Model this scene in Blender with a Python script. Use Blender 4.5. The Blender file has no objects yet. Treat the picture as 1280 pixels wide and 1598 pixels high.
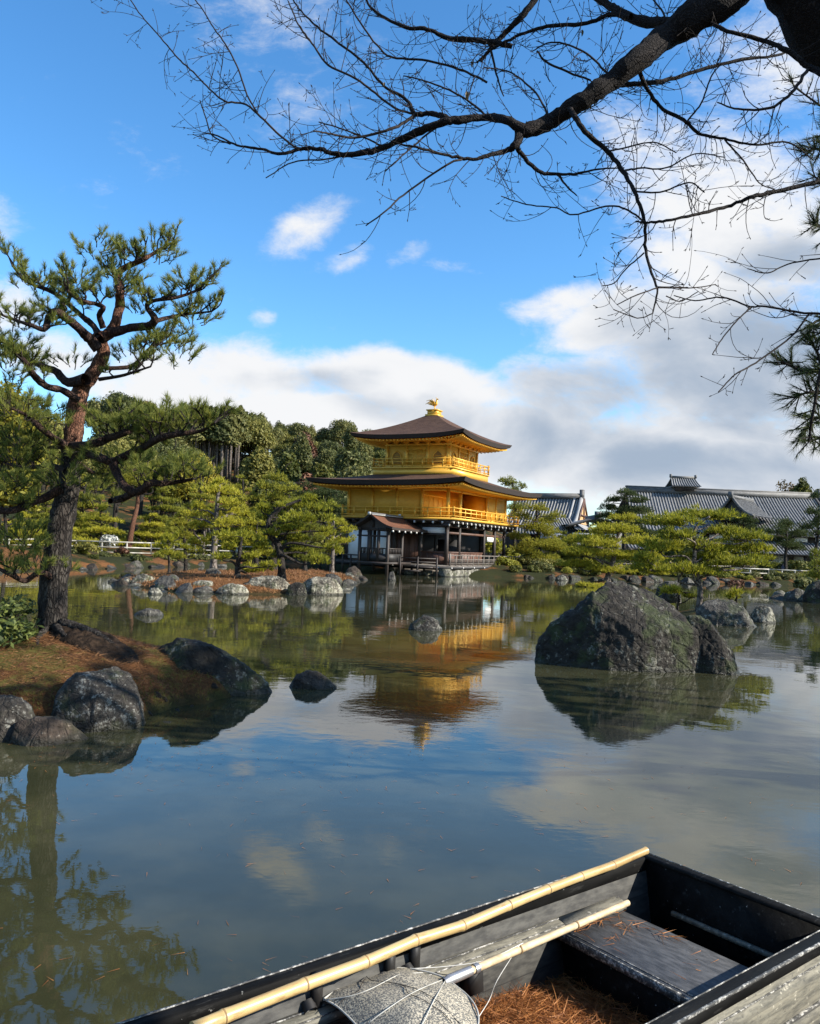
import bpy, math, random
import numpy as np
from mathutils import Vector, Matrix, noise as mnoise

SC = bpy.context.scene
COL = SC.collection
RAD = math.radians

# ------------------------------------------------------------------ camera
CAM_H = 2.0
ROLL, PITCH, FPX = RAD(2.29), RAD(2.39), 1280.0
_c, _s = math.cos(PITCH), math.sin(PITCH)
CF = np.array([0, _c, _s]); _U0 = np.array([0, -_s, _c]); _R0 = np.array([1., 0, 0])
CR = _R0 * math.cos(ROLL) + _U0 * math.sin(ROLL)
CU = -_R0 * math.sin(ROLL) + _U0 * math.cos(ROLL)
CO = np.array([0, 0, CAM_H])
cam_d = bpy.data.cameras.new('camera')
cam = bpy.data.objects.new('camera', cam_d); COL.objects.link(cam)
M = Matrix.Identity(4)
for i in range(3):
    M[i][0] = CR[i]; M[i][1] = CU[i]; M[i][2] = -CF[i]; M[i][3] = CO[i]
cam.matrix_world = M
cam_d.sensor_fit = 'HORIZONTAL'; cam_d.sensor_width = 36; cam_d.lens = 36.0
cam_d.clip_start = 0.05; cam_d.clip_end = 5000
SC.camera = cam

# ------------------------------------------------------------------ light and exposure
SUN_AZ, SUN_EL = RAD(104), RAD(31)      # azimuth from +Y towards +X
SUN_DIR = Vector((math.sin(SUN_AZ) * math.cos(SUN_EL), math.cos(SUN_AZ) * math.cos(SUN_EL), math.sin(SUN_EL)))
sd = bpy.data.lights.new('sun', 'SUN'); sd.energy = 5.0; sd.angle = RAD(0.53); sd.color = (1.0, 0.93, 0.82)
sun = bpy.data.objects.new('sun', sd); COL.objects.link(sun)
sun.rotation_euler = SUN_DIR.to_track_quat('Z', 'Y').to_euler()
SC.view_settings.view_transform = 'Standard'; SC.view_settings.look = 'None'
SC.view_settings.gamma = 1; SC.view_settings.use_curve_mapping = False
SC.view_settings.exposure = 0.98
SC.cycles.use_denoising = True
SC.cycles.max_bounces = 8; SC.cycles.diffuse_bounces = 4; SC.cycles.glossy_bounces = 4
SC.cycles.transmission_bounces = 3; SC.cycles.transparent_max_bounces = 6
SC.cycles.caustics_reflective = True; SC.cycles.blur_glossy = 2.0; SC.cycles.caustics_refractive = False
SC.cycles.sample_clamp_indirect = 6.0

# node helpers
class NT:
    def __init__(s, tree): s.t = tree; s.n = tree.nodes; s.l = tree.links
    def add(s, typ, **kw):
        nd = s.n.new(typ)
        for k, v in kw.items(): setattr(nd, k, v)
        return nd
    def put(s, sock, v):
        if isinstance(v, bpy.types.NodeSocket): s.l.new(v, sock)
        elif v is not None: sock.default_value = v
    def math(s, op, a, b=None, c=None, clamp=False):
        nd = s.add('ShaderNodeMath', operation=op, use_clamp=clamp)
        s.put(nd.inputs[0], a)
        if b is not None: s.put(nd.inputs[1], b)
        if c is not None: s.put(nd.inputs[2], c)
        return nd.outputs[0]
    def vmath(s, op, a, b=None):
        nd = s.add('ShaderNodeVectorMath', operation=op)
        s.put(nd.inputs[0], a)
        if b is not None: s.put(nd.inputs[1], b)
        return nd
    def mix(s, fac, a, b, blend='MIX'):
        nd = s.add('ShaderNodeMix', data_type='RGBA', blend_type=blend)
        s.put(nd.inputs[0], fac); s.put(nd.inputs[6], a); s.put(nd.inputs[7], b)
        return nd.outputs[2]
    def sstep(s, x, lo, hi):
        nd = s.add('ShaderNodeMapRange', interpolation_type='SMOOTHSTEP')
        s.put(nd.inputs[0], x); s.put(nd.inputs[1], lo); s.put(nd.inputs[2], hi)
        return nd.outputs[0]
    def noise(s, vec, scale, detail=4, rough=0.55, dist=0.0):
        nd = s.add('ShaderNodeTexNoise')
        if vec is not None: s.l.new(vec, nd.inputs['Vector'])
        nd.inputs['Scale'].default_value = scale; nd.inputs['Detail'].default_value = detail
        nd.inputs['Roughness'].default_value = rough; nd.inputs['Distortion'].default_value = dist
        return nd.outputs['Fac']
    def mapping(s, vec, scale=(1, 1, 1), rot=(0, 0, 0), loc=(0, 0, 0)):
        nd = s.add('ShaderNodeMapping')
        s.l.new(vec, nd.inputs[0]); nd.inputs[1].default_value = loc; nd.inputs[2].default_value = rot; nd.inputs[3].default_value = scale
        return nd.outputs[0]
    def ramp(s, fac, stops):
        nd = s.add('ShaderNodeValToRGB'); cr = nd.color_ramp
        while len(cr.elements) < len(stops): cr.elements.new(0.5)
        for e, (p, c) in zip(cr.elements, stops): e.position = p; e.color = (*c[:3], 1)
        s.l.new(fac, nd.inputs[0]); return nd.outputs[0]

def ray(px, py): return CF + CR * (px - 640) / FPX + CU * (799 - py) / FPX
def W(px, py, z=0.0):
    d = ray(px, py); return CO + d * ((z - CAM_H) / d[2])
def A(px, py, Y):
    d = ray(px, py); return CO + d * (Y / d[1])

# ------------------------------------------------------------------ sky with clouds
world = bpy.data.worlds.new('World'); SC.world = world; world.use_nodes = True
n = NT(world.node_tree); n.n.clear()
sky = n.add('ShaderNodeTexSky', sky_type='NISHITA'); sky.sun_disc = False
sky.sun_elevation = SUN_EL; sky.sun_rotation = SUN_AZ
sky.air_density = 1.0; sky.dust_density = 0.5; sky.ozone_density = 2.5; sky.altitude = 100
tc = n.add('ShaderNodeTexCoord')
sep = n.add('ShaderNodeSeparateXYZ'); n.l.new(tc.outputs['Generated'], sep.inputs[0])
ady = n.math('MAXIMUM', n.math('ABSOLUTE', sep.outputs[1]), 0.12)
uu = n.math('DIVIDE', sep.outputs[0], ady); vv = n.math('DIVIDE', sep.outputs[2], ady)
cmb = n.add('ShaderNodeCombineXYZ'); n.l.new(uu, cmb.inputs[0]); n.l.new(vv, cmb.inputs[1]); uv = cmb.outputs[0]
# warp
nwc = n.add('ShaderNodeTexNoise'); n.l.new(uv, nwc.inputs['Vector'])
nwc.inputs['Scale'].default_value = 5.0; nwc.inputs['Detail'].default_value = 5
wv = n.vmath('SUBTRACT', nwc.outputs['Color'], (0.5, 0.5, 0.5)).outputs[0]
wsc = n.vmath('SCALE', wv); wsc.inputs[3].default_value = 0.10
uvw = n.vmath('ADD', uv, wsc.outputs[0]).outputs[0]
def blob(px, py, rx, ry, ang=0, w=1.0, vec=None):
    d = ray(px, py); c = (d[0] / d[1], d[2] / d[1])
    a = RAD(ang)
    nd = n.vmath('SUBTRACT', vec or uvw, (c[0], c[1], 0)).outputs[0]
    mp = n.add('ShaderNodeMapping'); mp.vector_type = 'POINT'
    n.l.new(nd, mp.inputs[0]); mp.inputs[2].default_value = (0, 0, a)
    r = n.vmath('DIVIDE', mp.outputs[0], (rx / FPX, ry / FPX, 1)).outputs[0]
    ln = n.vmath('LENGTH', r).outputs['Value']
    return n.math('MULTIPLY', n.sstep(ln, 1.25, 0.2), w)
def blobs(lst, vec=None):
    acc = None
    for b in lst:
        x = blob(*b, vec=vec)
        acc = x if acc is None else n.math('MAXIMUM', acc, x)
    return acc
CL = [  # px, py, rx, ry, angle, weight
    (1120, 560, 330, 210, 0, 1.0), (1130, 720, 470, 130, 0, 1.15), (960, 500, 170, 80, -15, 1.0),
    (1210, 340, 300, 180, 20, .86), (1010, 230, 150, 110, 30, .6), (880, 470, 120, 45, -10, .85),
    (640, 605, 280, 60, 4, 1.1), (330, 600, 280, 75, 0, 1.1), (500, 660, 420, 60, 0, 1.1), (760, 690, 460, 90, 0, 1.15), (900, 620, 180, 90, 0, 1.0),
    (470, 358, 95, 44, -28, .60), (535, 398, 76, 30, -25, .42), (640, 397, 56, 22, 0, .36), (705, 415, 60, 16, 5, .32),
    (392, 512, 46, 24, -20, .5), (5, 340, 70, 70, -50, .62), (10, 490, 110, 60, 0, .7), (90, 560, 120, 50, 0, .75),
    (420, 60, 230, 170, 20, .32), (1250, 90, 240, 150, 0, .55), (1120, 420, 200, 60, 20, .9)]
M1 = blobs(CL)
nsv = n.mapping(uv, scale=(1.0, 1.7, 1.0))
nz = n.math('ADD', n.math('MULTIPLY', n.noise(nsv, 4.5, 10, 0.62, 0.3), .65), n.math('MULTIPLY', n.noise(nsv, 17.0, 10, 0.7, 0.3), .42))
dens = n.math('ADD', M1, n.math('MULTIPLY', n.math('SUBTRACT', nz, 0.5), 2.3))
dens = n.sstep(dens, 0.24, 1.0)
# clouds for the rest of the sky, away from the view
back = n.math('MULTIPLY', n.sstep(n.math('ABSOLUTE', uu), 0.75, 1.5), n.sstep(nz, 0.48, 0.66))
dens = n.math('MAXIMUM', dens, n.math('MULTIPLY', back, 0.8))
GR = [(1150, 560, 300, 150, 0, 1.0), (1150, 740, 400, 70, 0, .8), (780, 680, 260, 80, 0, .85), (900, 620, 200, 90, 0, .7), (470, 610, 160, 30, 0, .6), (620, 640, 160, 34, 0, .6), (1220, 400, 140, 60, 10, .8)]
G1 = blobs(GR)
nz2 = n.noise(n.mapping(uv, scale=(1, 2.0, 1), loc=(3, 1, 0)), 5.0, 6, 0.55, 0.3)
gray = n.sstep(n.math('ADD', G1, n.math('MULTIPLY', n.math('SUBTRACT', nz2, 0.5), 1.6)), 0.1, 1.1)
WS = 0.15
ccol = n.mix(gray, (0.47 / WS, 0.475 / WS, 0.485 / WS, 1), (0.195 / WS, 0.24 / WS, 0.305 / WS, 1))
hs = n.add('ShaderNodeHueSaturation'); n.l.new(sky.outputs[0], hs.inputs['Color'])
hs.inputs['Saturation'].default_value = 1.22; hs.inputs['Value'].default_value = 1.0
tint = n.mix(1.0, hs.outputs[0], (0.69, 0.85, 0.90, 1), 'MULTIPLY')
fin = n.mix(dens, tint, ccol)
below = n.math('LESS_THAN', sep.outputs[2], -0.02)
bg = n.add('ShaderNodeBackground'); n.l.new(fin, bg.inputs['Color']); bg.inputs['Strength'].default_value = WS
wo = n.add('ShaderNodeOutputWorld'); n.l.new(bg.outputs[0], wo.inputs[0])
try:
    world.cycles.sampling_method = 'MANUAL'; world.cycles.sample_map_resolution = 512
except Exception: pass
# ------------------------------------------------------------------ mesh builder
class MB:
    def __init__(s): s.V = []; s.F = []; s.nv = 0
    def raw(s, V, F, m=0):
        V = np.asarray(V, float).reshape(-1, 3); F = np.asarray(F, np.int64)
        if len(F) == 0: return
        s.V.append(V); s.F.append((F + s.nv, m)); s.nv += len(V)
    def box(s, a, b, m=0):
        x0, y0, z0 = a; x1, y1, z1 = b
        V = [(x0,y0,z0),(x1,y0,z0),(x1,y1,z0),(x0,y1,z0),(x0,y0,z1),(x1,y0,z1),(x1,y1,z1),(x0,y1,z1)]
        s.raw(V, [(0,3,2,1),(4,5,6,7),(0,1,5,4),(1,2,6,5),(2,3,7,6),(3,0,4,7)], m)
    def hexa(s, P, m=0):   # eight corners, bottom ring then top ring
        s.raw(P, [(0,3,2,1),(4,5,6,7),(0,1,5,4),(1,2,6,5),(2,3,7,6),(3,0,4,7)], m)
    def beam(s, p, q, w, h, up=(0, 0, 1), m=0):   # bar of width w, height h centred on p-q
        p = np.array(p, float); q = np.array(q, float); d = q - p; d /= np.linalg.norm(d)
        u = np.array(up, float); r = np.cross(d, u); r /= np.linalg.norm(r); u = np.cross(r, d)
        r = r * w / 2; u = u * h / 2
        s.hexa([p - r - u, p + r - u, q + r - u, q - r - u, p - r + u, p + r + u, q + r + u, q - r + u], m)
    def grid(s, P, m=0, closeu=False):   # P (nu,nv,3)
        P = np.asarray(P, float); nu, nv = P.shape[:2]
        I = np.arange(nu * nv).reshape(nu, nv)
        if closeu: I = np.vstack([I, I[:1]])
        F = np.stack([I[:-1, :-1], I[1:, :-1], I[1:, 1:], I[:-1, 1:]], -1).reshape(-1, 4)
        s.raw(P.reshape(-1, 3), F, m)
    def tube(s, pts, radii, sides=6, m=0, cap=True):
        P = np.asarray(pts, float); n = len(P)
        R = np.broadcast_to(np.asarray(radii, float), (n,))
        T = np.gradient(P, axis=0); T /= np.maximum(np.linalg.norm(T, axis=1, keepdims=True), 1e-9)
        a = np.array([0, 0, 1.]) if abs(T[0][2]) < .9 else np.array([1., 0, 0])
        u = np.cross(T[0], a); u /= np.linalg.norm(u); out = np.empty((n, sides, 3))
        ang = np.arange(sides) * 2 * math.pi / sides; ca, sa = np.cos(ang)[:, None], np.sin(ang)[:, None]
        for i in range(n):
            u = u - T[i] * (u @ T[i]); u /= max(np.linalg.norm(u), 1e-9); v = np.cross(T[i], u)
            out[i] = P[i] + R[i] * (ca * u + sa * v)
        I = np.arange(n * sides).reshape(n, sides); J = np.roll(I, -1, 1)
        F = np.stack([I[:-1], J[:-1], J[1:], I[1:]], -1).reshape(-1, 4)
        s.raw(out.reshape(-1, 3), F, m)
        if cap and sides <= 8:
            base = s.nv - n * sides
            s.F.append((np.array([list(range(base + sides - 1, base - 1, -1))]), m))
            s.F.append((np.array([list(range(base + (n - 1) * sides, base + n * sides))]), m))
    def build(s, name, mats, parent=None, smooth=False, loc=None):
        me = bpy.data.meshes.new(name)
        V = np.concatenate(s.V) if s.V else np.zeros((0, 3))
        me.vertices.add(len(V)); me.vertices.foreach_set('co', V.astype(np.float32).ravel())
        li = np.concatenate([f.ravel() for f, _ in s.F]); cnt = np.concatenate([np.full(len(f), f.shape[1]) for f, _ in s.F])
        mi = np.concatenate([np.full(len(f), m) for f, m in s.F])
        me.loops.add(len(li)); me.loops.foreach_set('vertex_index', li.astype(np.int32))
        me.polygons.add(len(cnt)); st = np.concatenate([[0], np.cumsum(cnt)[:-1]])
        me.polygons.foreach_set('loop_start', st.astype(np.int32))
        me.polygons.foreach_set('material_index', mi.astype(np.int32))
        if smooth: me.polygons.foreach_set('use_smooth', np.ones(len(cnt), bool))
        me.update(calc_edges=True); me.validate()
        for mt in (mats if isinstance(mats, (list, tuple)) else [mats]): me.materials.append(mt)
        o = bpy.data.objects.new(name, me); COL.objects.link(o)
        if parent is not None: o.parent = parent
        if loc is not None: o.location = loc
        return o

def empty(name, loc=(0, 0, 0), rz=0.0):
    o = bpy.data.objects.new(name, None); COL.objects.link(o); o.location = loc; o.rotation_euler = (0, 0, rz)
    o.empty_display_size = .2
    return o
def tag(o, label=None, cat=None, group=None, kind=None):
    if label: o['label'] = label
    if cat: o['category'] = cat
    if group: o['group'] = group
    if kind: o['kind'] = kind
    return o
def dup(root, loc, rz=0.0, sc=1.0, label=None, sz=None):
    r = root.copy(); COL.objects.link(r); r.location = loc; r.rotation_euler = (0, 0, rz)
    r.scale = (sc, sc, sc if sz is None else sz)
    if label: r['label'] = label
    for ch in list(root.children):
        c = ch.copy(); COL.objects.link(c); c.parent = r
        for g in list(ch.children):
            d = g.copy(); COL.objects.link(d); d.parent = c
    return r
def smooth_path(pts, per=6):   # Catmull-Rom through points with extra columns
    P = np.asarray(pts, float)
    if len(P) < 3: 
        t = np.linspace(0, 1, per + 1)[:, None]; return P[0] * (1 - t) + P[1] * t
    E = np.vstack([2 * P[0] - P[1], P, 2 * P[-1] - P[-2]]); out = []
    for i in range(1, len(E) - 2):
        p0, p1, p2, p3 = E[i - 1:i + 3]
        for t in np.arange(per) / per:
            out.append(.5 * (2 * p1 + (p2 - p0) * t + (2 * p0 - 5 * p1 + 4 * p2 - p3) * t * t + (3 * p1 - p0 - 3 * p2 + p3) * t ** 3))
    out.append(P[-1]); return np.array(out)

# ------------------------------------------------------------------ materials
def mat(name):
    m = bpy.data.materials.new(name); m.use_nodes = True
    t = NT(m.node_tree); b = t.n['Principled BSDF']
    return m, t, b
def objco(t): return t.add('ShaderNodeTexCoord').outputs['Object']
def bump(t, b, h, strength=.5, dist=.02):
    nd = t.add('ShaderNodeBump'); nd.inputs['Strength'].default_value = strength; nd.inputs['Distance'].default_value = dist
    t.l.new(h, nd.inputs['Height']); t.l.new(nd.outputs[0], b.inputs['Normal'])
def basic(name, c1, c2, scale=3, rough=.7, metal=0, bscale=None, bstr=.4, bdist=.02, stretch=(1, 1, 1), spec=.5, detail=5):
    m, t, b = mat(name); co = t.mapping(objco(t), scale=stretch)
    nz = t.noise(co, scale, detail, .6)
    t.l.new(t.mix(t.sstep(nz, .3, .7), (*c1, 1), (*c2, 1)), b.inputs['Base Color'])
    b.inputs['Roughness'].default_value = rough; b.inputs['Metallic'].default_value = metal
    b.inputs['Specular IOR Level'].default_value = spec
    if bscale: bump(t, b, t.noise(co, bscale, 4, .6), bstr, bdist)
    return m
MT = {}
def foliage(name, dark, mid, light, trans=.25, cl=1.2):
    m, t, b = mat(name)
    g = t.add('ShaderNodeNewGeometry'); oi = t.add('ShaderNodeObjectInfo')
    nz = t.noise(objco(t), cl, 3, .6)
    f = t.math('ADD', t.math('MULTIPLY', g.outputs['Random Per Island'], .55), t.math('MULTIPLY', nz, .75))
    f = t.math('ADD', f, t.math('MULTIPLY', t.math('SUBTRACT', oi.outputs['Random'], .5), .6 if 'broadleaf' in name else .42))
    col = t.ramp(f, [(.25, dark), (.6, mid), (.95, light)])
    t.l.new(col, b.inputs['Base Color']); b.inputs['Roughness'].default_value = .6
    b.inputs['Specular IOR Level'].default_value = .25
    tr = t.add('ShaderNodeBsdfTranslucent'); t.l.new(col, tr.inputs[0])
    mx = t.add('ShaderNodeMixShader'); mx.inputs[0].default_value = trans
    t.l.new(b.outputs[0], mx.inputs[1]); t.l.new(tr.outputs[0], mx.inputs[2])
    t.l.new(mx.outputs[0], t.n['Material Output'].inputs[0])
    MT[name] = m; return m
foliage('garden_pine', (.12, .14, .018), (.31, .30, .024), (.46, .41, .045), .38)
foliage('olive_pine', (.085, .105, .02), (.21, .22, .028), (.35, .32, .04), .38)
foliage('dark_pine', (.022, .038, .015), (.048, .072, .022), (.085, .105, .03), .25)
foliage('near_pine', (.045, .07, .018), (.15, .18, .034), (.32, .31, .06), .48, 2.0)
foliage('broadleaf_dark', (.038, .05, .016), (.10, .112, .034), (.18, .17, .055), .28, .5)
foliage('broadleaf_mid', (.05, .065, .014), (.125, .13, .028), (.21, .19, .045), .3, .5)
foliage('broadleaf_yellow', (.07, .085, .012), (.19, .18, .02), (.32, .27, .03), .35, .6)
foliage('broadleaf_brown', (.055, .042, .018), (.115, .082, .03), (.18, .12, .042), .2, .5)
foliage('red_twig', (.06, .03, .018), (.12, .055, .03), (.17, .08, .045), .1, .6)
foliage('shrub_leaf', (.04, .06, .02), (.12, .15, .035), (.24, .25, .07), .3, 3.)
foliage('litter_needles', (.10, .035, .012), (.24, .088, .026), (.40, .17, .05), .1, 4.)
foliage('island_litter', (.06, .028, .012), (.15, .068, .026), (.24, .12, .045), .1, 2.)
foliage('white_bloom', (.16, .18, .12), (.42, .42, .38), (.72, .72, .69), .2, 3.)

def bark(name, c1, c2, c3, scale=14, stretch=(1, 1, .35), bd=.03):
    m, t, b = mat(name); co = t.mapping(objco(t), scale=stretch)
    v = t.add('ShaderNodeTexVoronoi', feature='DISTANCE_TO_EDGE'); v.inputs['Scale'].default_value = scale
    nz0 = t.add('ShaderNodeTexNoise'); t.l.new(co, nz0.inputs['Vector']); nz0.inputs['Scale'].default_value = scale * .7
    wv = t.vmath('ADD', co, t.vmath('MULTIPLY', nz0.outputs['Color'], (.08, .08, .08)).outputs[0]).outputs[0]
    t.l.new(wv, v.inputs['Vector'])
    nf = t.noise(co, scale * 1.6, 6, .7)
    crack = t.math('MULTIPLY', t.sstep(t.math('ADD', v.outputs['Distance'], t.math('MULTIPLY', t.math('SUBTRACT', nf, .5), .35)), -.04, .26), t.math('MULTIPLY_ADD', nf, .5, .6))
    nz = t.noise(co, scale * .35, 8, .7)
    c = t.mix(t.sstep(nz, .35, .7), (*c2, 1), (*c3, 1))
    c = t.mix(crack, (*c1, 1), c)
    t.l.new(c, b.inputs['Base Color']); b.inputs['Roughness'].default_value = .85; b.inputs['Specular IOR Level'].default_value = .2
    bump(t, b, t.math('ADD', crack, t.math('MULTIPLY', nz, .5)), .9, bd)
    MT[name] = m; return m
bark('pine_bark', (.010, .008, .007), (.042, .034, .029), (.10, .088, .074), 26, (1, 1, .3))
bark('limb_bark', (.012, .007, .006), (.045, .024, .017), (.10, .058, .042), 30, (1, 1, .5), .012)
bark('red_bark', (.04, .018, .011), (.15, .066, .038), (.27, .14, .09), 34, (1, 1, .45), .015)
bark('cherry_bark', (.008, .006, .006), (.017, .014, .013), (.034, .028, .026), 46, (1, 1, 1), .012)
bark('pale_bark', (.05, .042, .036), (.15, .125, .105), (.26, .22, .19), 8, (1, 1, .4), .02)
MT['twig'] = basic('twig', (.014, .010, .009), (.030, .023, .02), 6, .85, spec=.2)

# gold leaf, timber, roofs
def gold(name, c1, c2, rough=.55, metal=.22):
    m, t, b = mat(name); co = objco(t)
    br = t.add('ShaderNodeTexBrick'); t.l.new(t.mapping(co, scale=(1, 1, 1), rot=(RAD(90), 0, 0)), br.inputs['Vector'])
    br.inputs['Color1'].default_value = (*c1, 1); br.inputs['Color2'].default_value = (*c2, 1); br.inputs['Mortar'].default_value = (*[x * .9 for x in c1], 1)
    br.inputs['Scale'].default_value = 1.0; br.inputs['Mortar Size'].default_value = .004; br.inputs['Brick Width'].default_value = .22; br.inputs['Row Height'].default_value = .11
    nz = t.noise(co, 1.7, 5, .6)
    t.l.new(t.mix(t.math('MULTIPLY', t.sstep(nz, .3, .75), .35), br.outputs['Color'], (*[x * .72 for x in c2], 1)), b.inputs['Base Color'])
    b.inputs['Metallic'].default_value = metal
    t.l.new(t.math('MULTIPLY_ADD', nz, .2, rough - .1), b.inputs['Roughness'])
    bump(t, b, t.noise(co, 9, 3), .1, .01)
    MT[name] = m
gold('gold_leaf', (.65, .365, .042), (.58, .32, .034))
gold('gold_lit_recess', (.86, .42, .03), (.80, .38, .026), .5)  # brighter orange: light bounced into the veranda recess is put into the colour
gold('gold_bright', (.72, .41, .055), (.67, .37, .045), .42, .35)
gold('gold_lit_eave', (.92, .50, .06), (.86, .45, .05), .5, .12)  # lighter gold, with sun thrown up by the water painted into the eaves
MT['window_gold'] = basic('window_gold', (.16, .10, .035), (.24, .15, .05), 2, .7)
MT['dark_wood'] = basic('dark_wood', (.018, .013, .011), (.042, .030, .024), 2, .6, stretch=(1, 1, .2), bscale=20, bstr=.3)
MT['red_wood'] = basic('red_wood', (.06, .027, .017), (.11, .05, .03), 2, .6, stretch=(1, 1, .2), bscale=20, bstr=.3)
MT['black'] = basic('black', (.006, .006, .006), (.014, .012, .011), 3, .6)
MT['plaster'] = basic('plaster', (.70, .69, .66), (.80, .79, .77), 1.2, .9, bscale=30, bstr=.15)
MT['white_tip'] = basic('white_tip', (.42, .41, .38), (.58, .57, .54), 3, .7)
MT['grey_wood'] = basic('grey_wood', (.085, .072, .06), (.20, .175, .15), 2.5, .8, stretch=(1, 1, 1), bscale=25, bstr=.4, bdist=.01)
MT['bamboo_rail'] = basic('bamboo_rail', (.17, .16, .13), (.40, .385, .34), 2, .6, bscale=12, bstr=.2)
def shingle(name, c1, c2, row=14):
    m, t, b = mat(name); co = objco(t)
    wv = t.add('ShaderNodeTexWave', wave_type='BANDS', bands_direction='Z'); t.l.new(co, wv.inputs['Vector'])
    wv.inputs['Scale'].default_value = row / 6.283 * 1.0; wv.inputs['Distortion'].default_value = .6; wv.inputs['Detail Scale'].default_value = 6
    nz = t.noise(t.mapping(co, scale=(1, 1, 3)), 2.2, 8, .7); nf = t.noise(co, 22, 3, .6)
    f = t.math('ADD', t.math('MULTIPLY', nz, .8), t.math('MULTIPLY', nf, .35))
    t.l.new(t.mix(t.sstep(f, .35, .8), (*c1, 1), (*c2, 1)), b.inputs['Base Color'])
    b.inputs['Roughness'].default_value = .85; b.inputs['Specular IOR Level'].default_value = .12
    bump(t, b, t.math('ADD', t.math('MULTIPLY', wv.outputs['Fac'], .6), nf), .5, .03)
    MT[name] = m
shingle('bark_shingle', (.050, .028, .020), (.110, .064, .044))
shingle('porch_shingle', (.085, .036, .022), (.15, .07, .042))
MT['shingle_edge'] = basic('shingle_edge', (.014, .009, .007), (.030, .019, .014), 6, .85, stretch=(1, 1, 8))
def tile_mat():
    m, t, b = mat('roof_tile'); co = objco(t)
    nz = t.noise(co, .6, 6, .7); nf = t.noise(co, 3.5, 3, .6); oi = t.add('ShaderNodeNewGeometry')
    f = t.math('ADD', t.math('MULTIPLY', nz, .6), t.math('ADD', t.math('MULTIPLY', nf, .3), t.math('MULTIPLY', oi.outputs['Random Per Island'], .2)))
    t.l.new(t.ramp(f, [(.28, (.10, .099, .096)), (.5, (.25, .247, .24)), (.75, (.34, .335, .325))]), b.inputs['Base Color'])
    b.inputs['Roughness'].default_value = .6; b.inputs['Specular IOR Level'].default_value = .4
    MT['roof_tile'] = m
tile_mat()
MT['ridge_tile'] = basic('ridge_tile', (.06, .06, .06), (.14, .14, .138), 1.5, .65, bscale=8, stretch=(1, 1, 6))
MT['tan_wood'] = basic('tan_wood', (.42, .25, .11), (.52, .33, .16), 2, .7, stretch=(1, 1, .3))

def rock_mat(name, c1, c2, lich, amt, moss=.0, scale=1.0):
    m, t, b = mat(name); co = objco(t)
    n1 = t.noise(co, 2.2 * scale, 8, .65); n2 = t.noise(co, 9 * scale, 6, .65); n3 = t.noise(t.mapping(co, loc=(5, 3, 1)), 15 * scale, 9, .72)
    c = t.mix(t.sstep(t.math('ADD', t.math('MULTIPLY', n1, .6), t.math('MULTIPLY', n2, .4)), .36, .64), (*c1, 1), (*c2, 1))
    if moss:
        ms = t.math('MULTIPLY', t.sstep(t.noise(t.mapping(co, loc=(9, 1, 4)), 1.6 * scale, 5, .65), .5, .62), moss)
        c = t.mix(ms, c, (.045, .06, .018, 1))
    l = t.math('MULTIPLY', t.sstep(t.math('ADD', n3, t.math('ADD', t.math('MULTIPLY', t.math('SUBTRACT', n1, .5), .75), t.math('MULTIPLY', t.math('SUBTRACT', t.noise(t.mapping(co, loc=(2, 8, 5)), 5 * scale, 5, .7), .5), .6))), .655 - amt, .76 - amt), .85)
    c = t.mix(l, c, (*lich, 1))
    sp = t.add('ShaderNodeSeparateXYZ'); t.l.new(t.add('ShaderNodeNewGeometry').outputs['Position'], sp.inputs[0])
    wet = t.sstep(t.math('ADD', sp.outputs[2], t.math('MULTIPLY', t.math('SUBTRACT', n2, .5), .10)), .10, .03)     # damp band at the waterline
    c = t.mix(t.math('MULTIPLY', wet, .78), c, (.012, .012, .007, 1))
    t.l.new(c, b.inputs['Base Color']); t.l.new(t.math('MULTIPLY_ADD', wet, -.45, .85), b.inputs['Roughness']); b.inputs['Specular IOR Level'].default_value = .3
    v = t.add('ShaderNodeTexVoronoi', feature='DISTANCE_TO_EDGE'); v.inputs['Scale'].default_value = 3.5 * scale; t.l.new(co, v.inputs['Vector'])
    h = t.math('ADD', t.math('MULTIPLY', n2, .7), t.math('ADD', t.math('MULTIPLY', n1, .8), t.math('MULTIPLY', t.sstep(v.outputs['Distance'], 0, .07), .12)))
    bump(t, b, h, 1.0, .10 / scale)
    MT[name] = m
rock_mat('rock_black', (.008, .0065, .005), (.034, .029, .023), (.17, .165, .135), .065, .6)
rock_mat('rock_island', (.035, .03, .023), (.24, .215, .165), (.38, .36, .28), .13, .5, 1.3)
rock_mat('rock_lichen', (.013, .011, .009), (.055, .049, .041), (.21, .205, .178), .10, .4, 1.9)
rock_mat('rock_brown', (.020, .015, .011), (.065, .048, .036), (.25, .22, .18), .0, .2, 1.4)
rock_mat('rock_pale', (.035, .032, .026), (.21, .20, .16), (.36, .345, .28), .12, .45, 1.4)
rock_mat('rock_grey', (.022, .02, .018), (.095, .088, .075), (.28, .275, .24), .06, .5, 1.2)

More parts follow.
